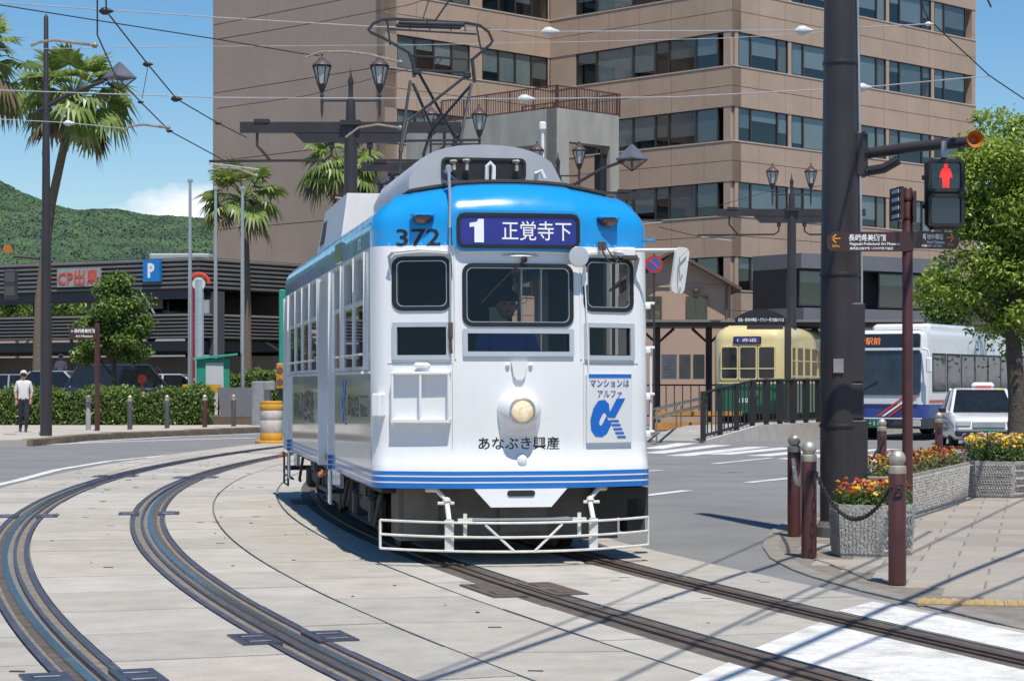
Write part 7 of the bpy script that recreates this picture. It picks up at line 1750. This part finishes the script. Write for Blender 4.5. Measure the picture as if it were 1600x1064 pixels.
mb = MB(); mb.bbox((.5, 1.75, 1.37), (.26, .04, .12), .01); mb.build('fare_board', mat('fare_yellow', (.65, .5, .04), .5), tx)
VB = mat('van_black', (.02, .021, .026), .2, var=.1, coat=.8); CS = mat('car_silver', (.42, .45, .48), .3, metal=.3, var=.05, coat=.6); CBL = mat('car_blue', (.05, .10, .28), .25, coat=.8); CWH = mat('car_pearl', (.62, .63, .65), .3, coat=.6)
cy_ = 79.0
for px, lb, st_, m_, L_, H_, rz in ((205, 'black people carrier parked behind the hedge', 'van', VB, 4.8, 1.85, 90), (140, 'pale blue hatchback parked beside the black people carrier', 'hatch', CS, 3.9, 1.62, 78), (95, 'dark blue car parked behind the street lamp', 'hatch', CBL, 4.0, 1.55, 90), (20, 'long silver car parked at far left behind the hedge', 'sedan', CS, 4.6, 1.5, 90), (272, 'white car parked right of the black people carrier', 'hatch', CWH, 4.0, 1.5, 90)):
    q = at(px, 600, cy_+(2.5 if px in (20, 95) else 0)); car(lb, 'car', (q.x+(L_/2 if rz == 90 else .8), q.y, .38), R(rz), L_, 1.7, H_, m_, st_, group='cars parked behind the hedge')
q = at(290, 480, 103.5); car('black car on the upper parking level', 'car', (q.x+1.6, 105.2, 3.57+.0), R(100), 4.4, 1.7, 2.45, VB, 'van')
mb = MB(); q = at(222, 592, 74.5); mb.lathe([(.16, 0), (.16, .03)], 16, tuple(q), 'y'); mb.tube([(q.x, q.y+.05, .1), (q.x, q.y+.05, q.z)], .03, 6); one(mb, 'round_red_sign', RED, 'small round red and white sign above the hedge by the black car', 'sign')

# ------------------------------------------------------------- people
SKIN = mat('skin', (.42, .23, .15), .55, var=.08); HAIR = mat('hair', (.02, .017, .015), .6)
def person(label, loc, rz, joints, edges, radii, zones, mats, head, hat=None, hands=(), extra=None, root=0):
    t = thing('person', label, 'person', loc, rz); me = bpy.data.meshes.new('body'); me.from_pydata(joints, edges, []); o = bpy.data.objects.new('body', me); COL.objects.link(o)
    md = o.modifiers.new('skin', 'SKIN'); sv = me.skin_vertices[0].data
    for i, r in enumerate(radii): sv[i].radius = (r[0], r[1]) if isinstance(r, tuple) else (r, r)
    sv[root].use_root = True; ss = o.modifiers.new('sub', 'SUBSURF'); ss.levels = 2; ss.render_levels = 2
    dg = bpy.context.evaluated_depsgraph_get(); dg.update(); m2 = bpy.data.meshes.new_from_object(o.evaluated_get(dg)); bpy.data.objects.remove(o)
    m2.materials.clear()
    for m_ in mats: m2.materials.append(m_)
    for p in m2.polygons: p.material_index = zones(p.center)
    shade(m2, 80); o = bpy.data.objects.new('body', m2); COL.objects.link(o); o.parent = t
    hx_, hy_, hz_, fy = head; mb = MB(); mb.ball((hx_, hy_, hz_), .105, 16, (.82, .95, 1.18)); mb.ball((hx_, hy_+fy*.10, hz_-.015), .022, 8, (.7, .9, 1.2))
    for s in (-1, 1): mb.ball((hx_+s*.088, hy_-fy*.005, hz_-.01), .026, 8, (.4, .8, 1.2))
    hd = mb.build('head', SKIN, t, smooth=True)
    mb = MB()
    for s in (-1, 1): mb.ball((hx_+s*.034, hy_+fy*.09, hz_+.012), .012, 8)
    mb.box((hx_, hy_+fy*.093, hz_-.055), (.045, .01, .008)); tag(mb.build('face_features', HAIR, hd), kind='stuff')
    mb = MB(); mb.ball((hx_, hy_-fy*.02, hz_+.035), .108, 14, (.84, .96, .95)); mb.v = [(x, y, max(z, hz_-.06) if (y-hy_)*fy < .03 else max(z, hz_+.05)) for x, y, z in mb.v]; mb.build('hair', mats[-1] if len(mats) > 3 else HAIR, hd, smooth=True)
    if hat:
        mb = MB(); mb.ball((hx_, hy_, hz_+.06), .115, 14, (.9, 1.0, .85)); mb.v = [(x, y, max(z, hz_+.04)) for x, y, z in mb.v]; mb.bbox((hx_, hy_+fy*.12, hz_+.055), (.15, .12, .014), .005); mb.build('cap', hat, t, smooth=True)
    for (w, d) in hands:
        w, d = Vector(w), Vector(d).normalized(); sd = d.cross(Vector((0, 1, .2))).normalized(); mb = MB(); mb.tube([w, w+d*.05, w+d*.085], [.024, .034, .030], 8)
        for k in range(4): b_ = w+d*.08+sd*(k-1.5)*.017; l_ = (.06, .07, .066, .05)[k]; mb.tube([b_, b_+d*l_*.5+Vector((0, -.006, 0)), b_+d*l_+Vector((0, -.02, 0))], [.0095, .009, .006], 6)
        b_ = w+d*.03+sd*.03; mb.tube([b_, b_+d*.03+sd*.02, b_+d*.06+sd*.02], [.011, .010, .007], 6); mb.build('hand', SKIN, t, smooth=True)
    return t
# walking man seen from behind
J = [(0, 0, .92), (0, .0, 1.12), (0, .01, 1.36), (0, .0, 1.50), (-.17, .0, 1.40), (-.235, .02, 1.14), (-.20, -.08, .93), (.17, 0, 1.40), (.235, .02, 1.14), (.20, -.10, .95), (-.09, 0, .86), (-.09, .03, .48), (-.10, .12, .10), (-.10, .0, .035), (.09, 0, .86), (.10, -.07, .48), (.07, -.06, .10), (.07, -.18, .035)]
E_ = [(0, 1), (1, 2), (2, 3), (2, 4), (4, 5), (5, 6), (2, 7), (7, 8), (8, 9), (0, 10), (10, 11), (11, 12), (12, 13), (0, 14), (14, 15), (15, 16), (16, 17)]
Rd = [(.15, .12), (.155, .12), (.15, .11), .055, .075, .052, .032, .075, .052, .032, .095, .07, .048, .04, .095, .07, .048, .04]
WS = mat('white_shirt', (.62, .60, .60), .8, var=.08, scale=6); NV = mat('navy_trousers', (.022, .024, .04), .85, var=.15)
def zone_w(c):
    if c.z < .12: return 3
    if c.z < .95 and abs(c.x) < .2 - (.0 if c.z < .9 else 0): return 1
    if c.z > 1.48 or (abs(c.x) > .15 and c.z < 1.17): return 2
    return 0 if c.z >= .93 else 1
q = gnd(37, 675, .14)
person('man in white shirt, white cap and navy trousers walking by the hedge', (q.x, q.y, .14), R(8), J, E_, Rd, zone_w, [WS, NV, SKIN, BLK], (0, -.01, 1.62, 1), mat('pale_cap', (.58, .50, .48), .8), [((-.20, -.09, .92), (0, -.25, -1)), ((.20, -.11, .94), (0, -.3, -1))])
q = at(95, 566, 86); person('person in a pale pink top seen over the parked cars', (q.x, q.y, CAM_H+(HOR-566)/F_PX*86-1.42), R(170), J, E_, Rd, zone_w, [mat('pink_top', (.52, .36, .30), .8), NV, SKIN, HAIR], (0, -.01, 1.62, -1), mat('grey_hat', (.3, .29, .27), .8), [((-.20, -.09, .92), (0, -.25, -1)), ((.20, -.11, .94), (0, -.3, -1))])
# the tram driver, seated at the controls (coordinates of the tram)
BS = mat('driver_blue_shirt', (.06, .13, .50), .8, var=.1)
J2 = [(0, 0, 0), (0, 0, .25), (0, -.02, .48), (0, -.03, .60), (-.19, -.02, .50), (-.27, -.12, .24), (-.16, -.34, .18), (.19, -.02, .50), (.27, -.12, .24), (.18, -.34, .18), (-.1, -.1, -.02), (-.12, -.42, .0), (-.12, -.45, -.36), (.1, -.1, -.02), (.12, -.42, .0), (.12, -.45, -.36)]
E2 = [(0, 1), (1, 2), (2, 3), (2, 4), (4, 5), (5, 6), (2, 7), (7, 8), (8, 9), (0, 10), (10, 11), (11, 12), (0, 13), (13, 14), (14, 15)]
R2 = [(.16, .13), (.17, .12), (.17, .11), .055, .08, .055, .036, .08, .055, .036, .09, .075, .055, .09, .075, .055]
dr_ = Vector((.06, 1.0, 1.50)); wpos = Matrix.Rotation(TH, 3, 'Z') @ dr_+Vector((.06, 18.0, 0))
person('tram driver in a blue shirt behind the windscreen of the blue tram', wpos, TH, J2, E2, R2, lambda c: 2 if c.z > .585 or (c.y < -.30 and c.z > .1 and c.z < .24 and abs(c.x) < .22) else (1 if c.z < -.02 or (c.y < -.2 and c.z < .1) else 0), [BS, NV, SKIN, HAIR], (0, -.05, .74, -1), NV, [((-.16, -.34, .18), (.3, -1, -.2)), ((.18, -.34, .18), (-.2, -1, -.2))])
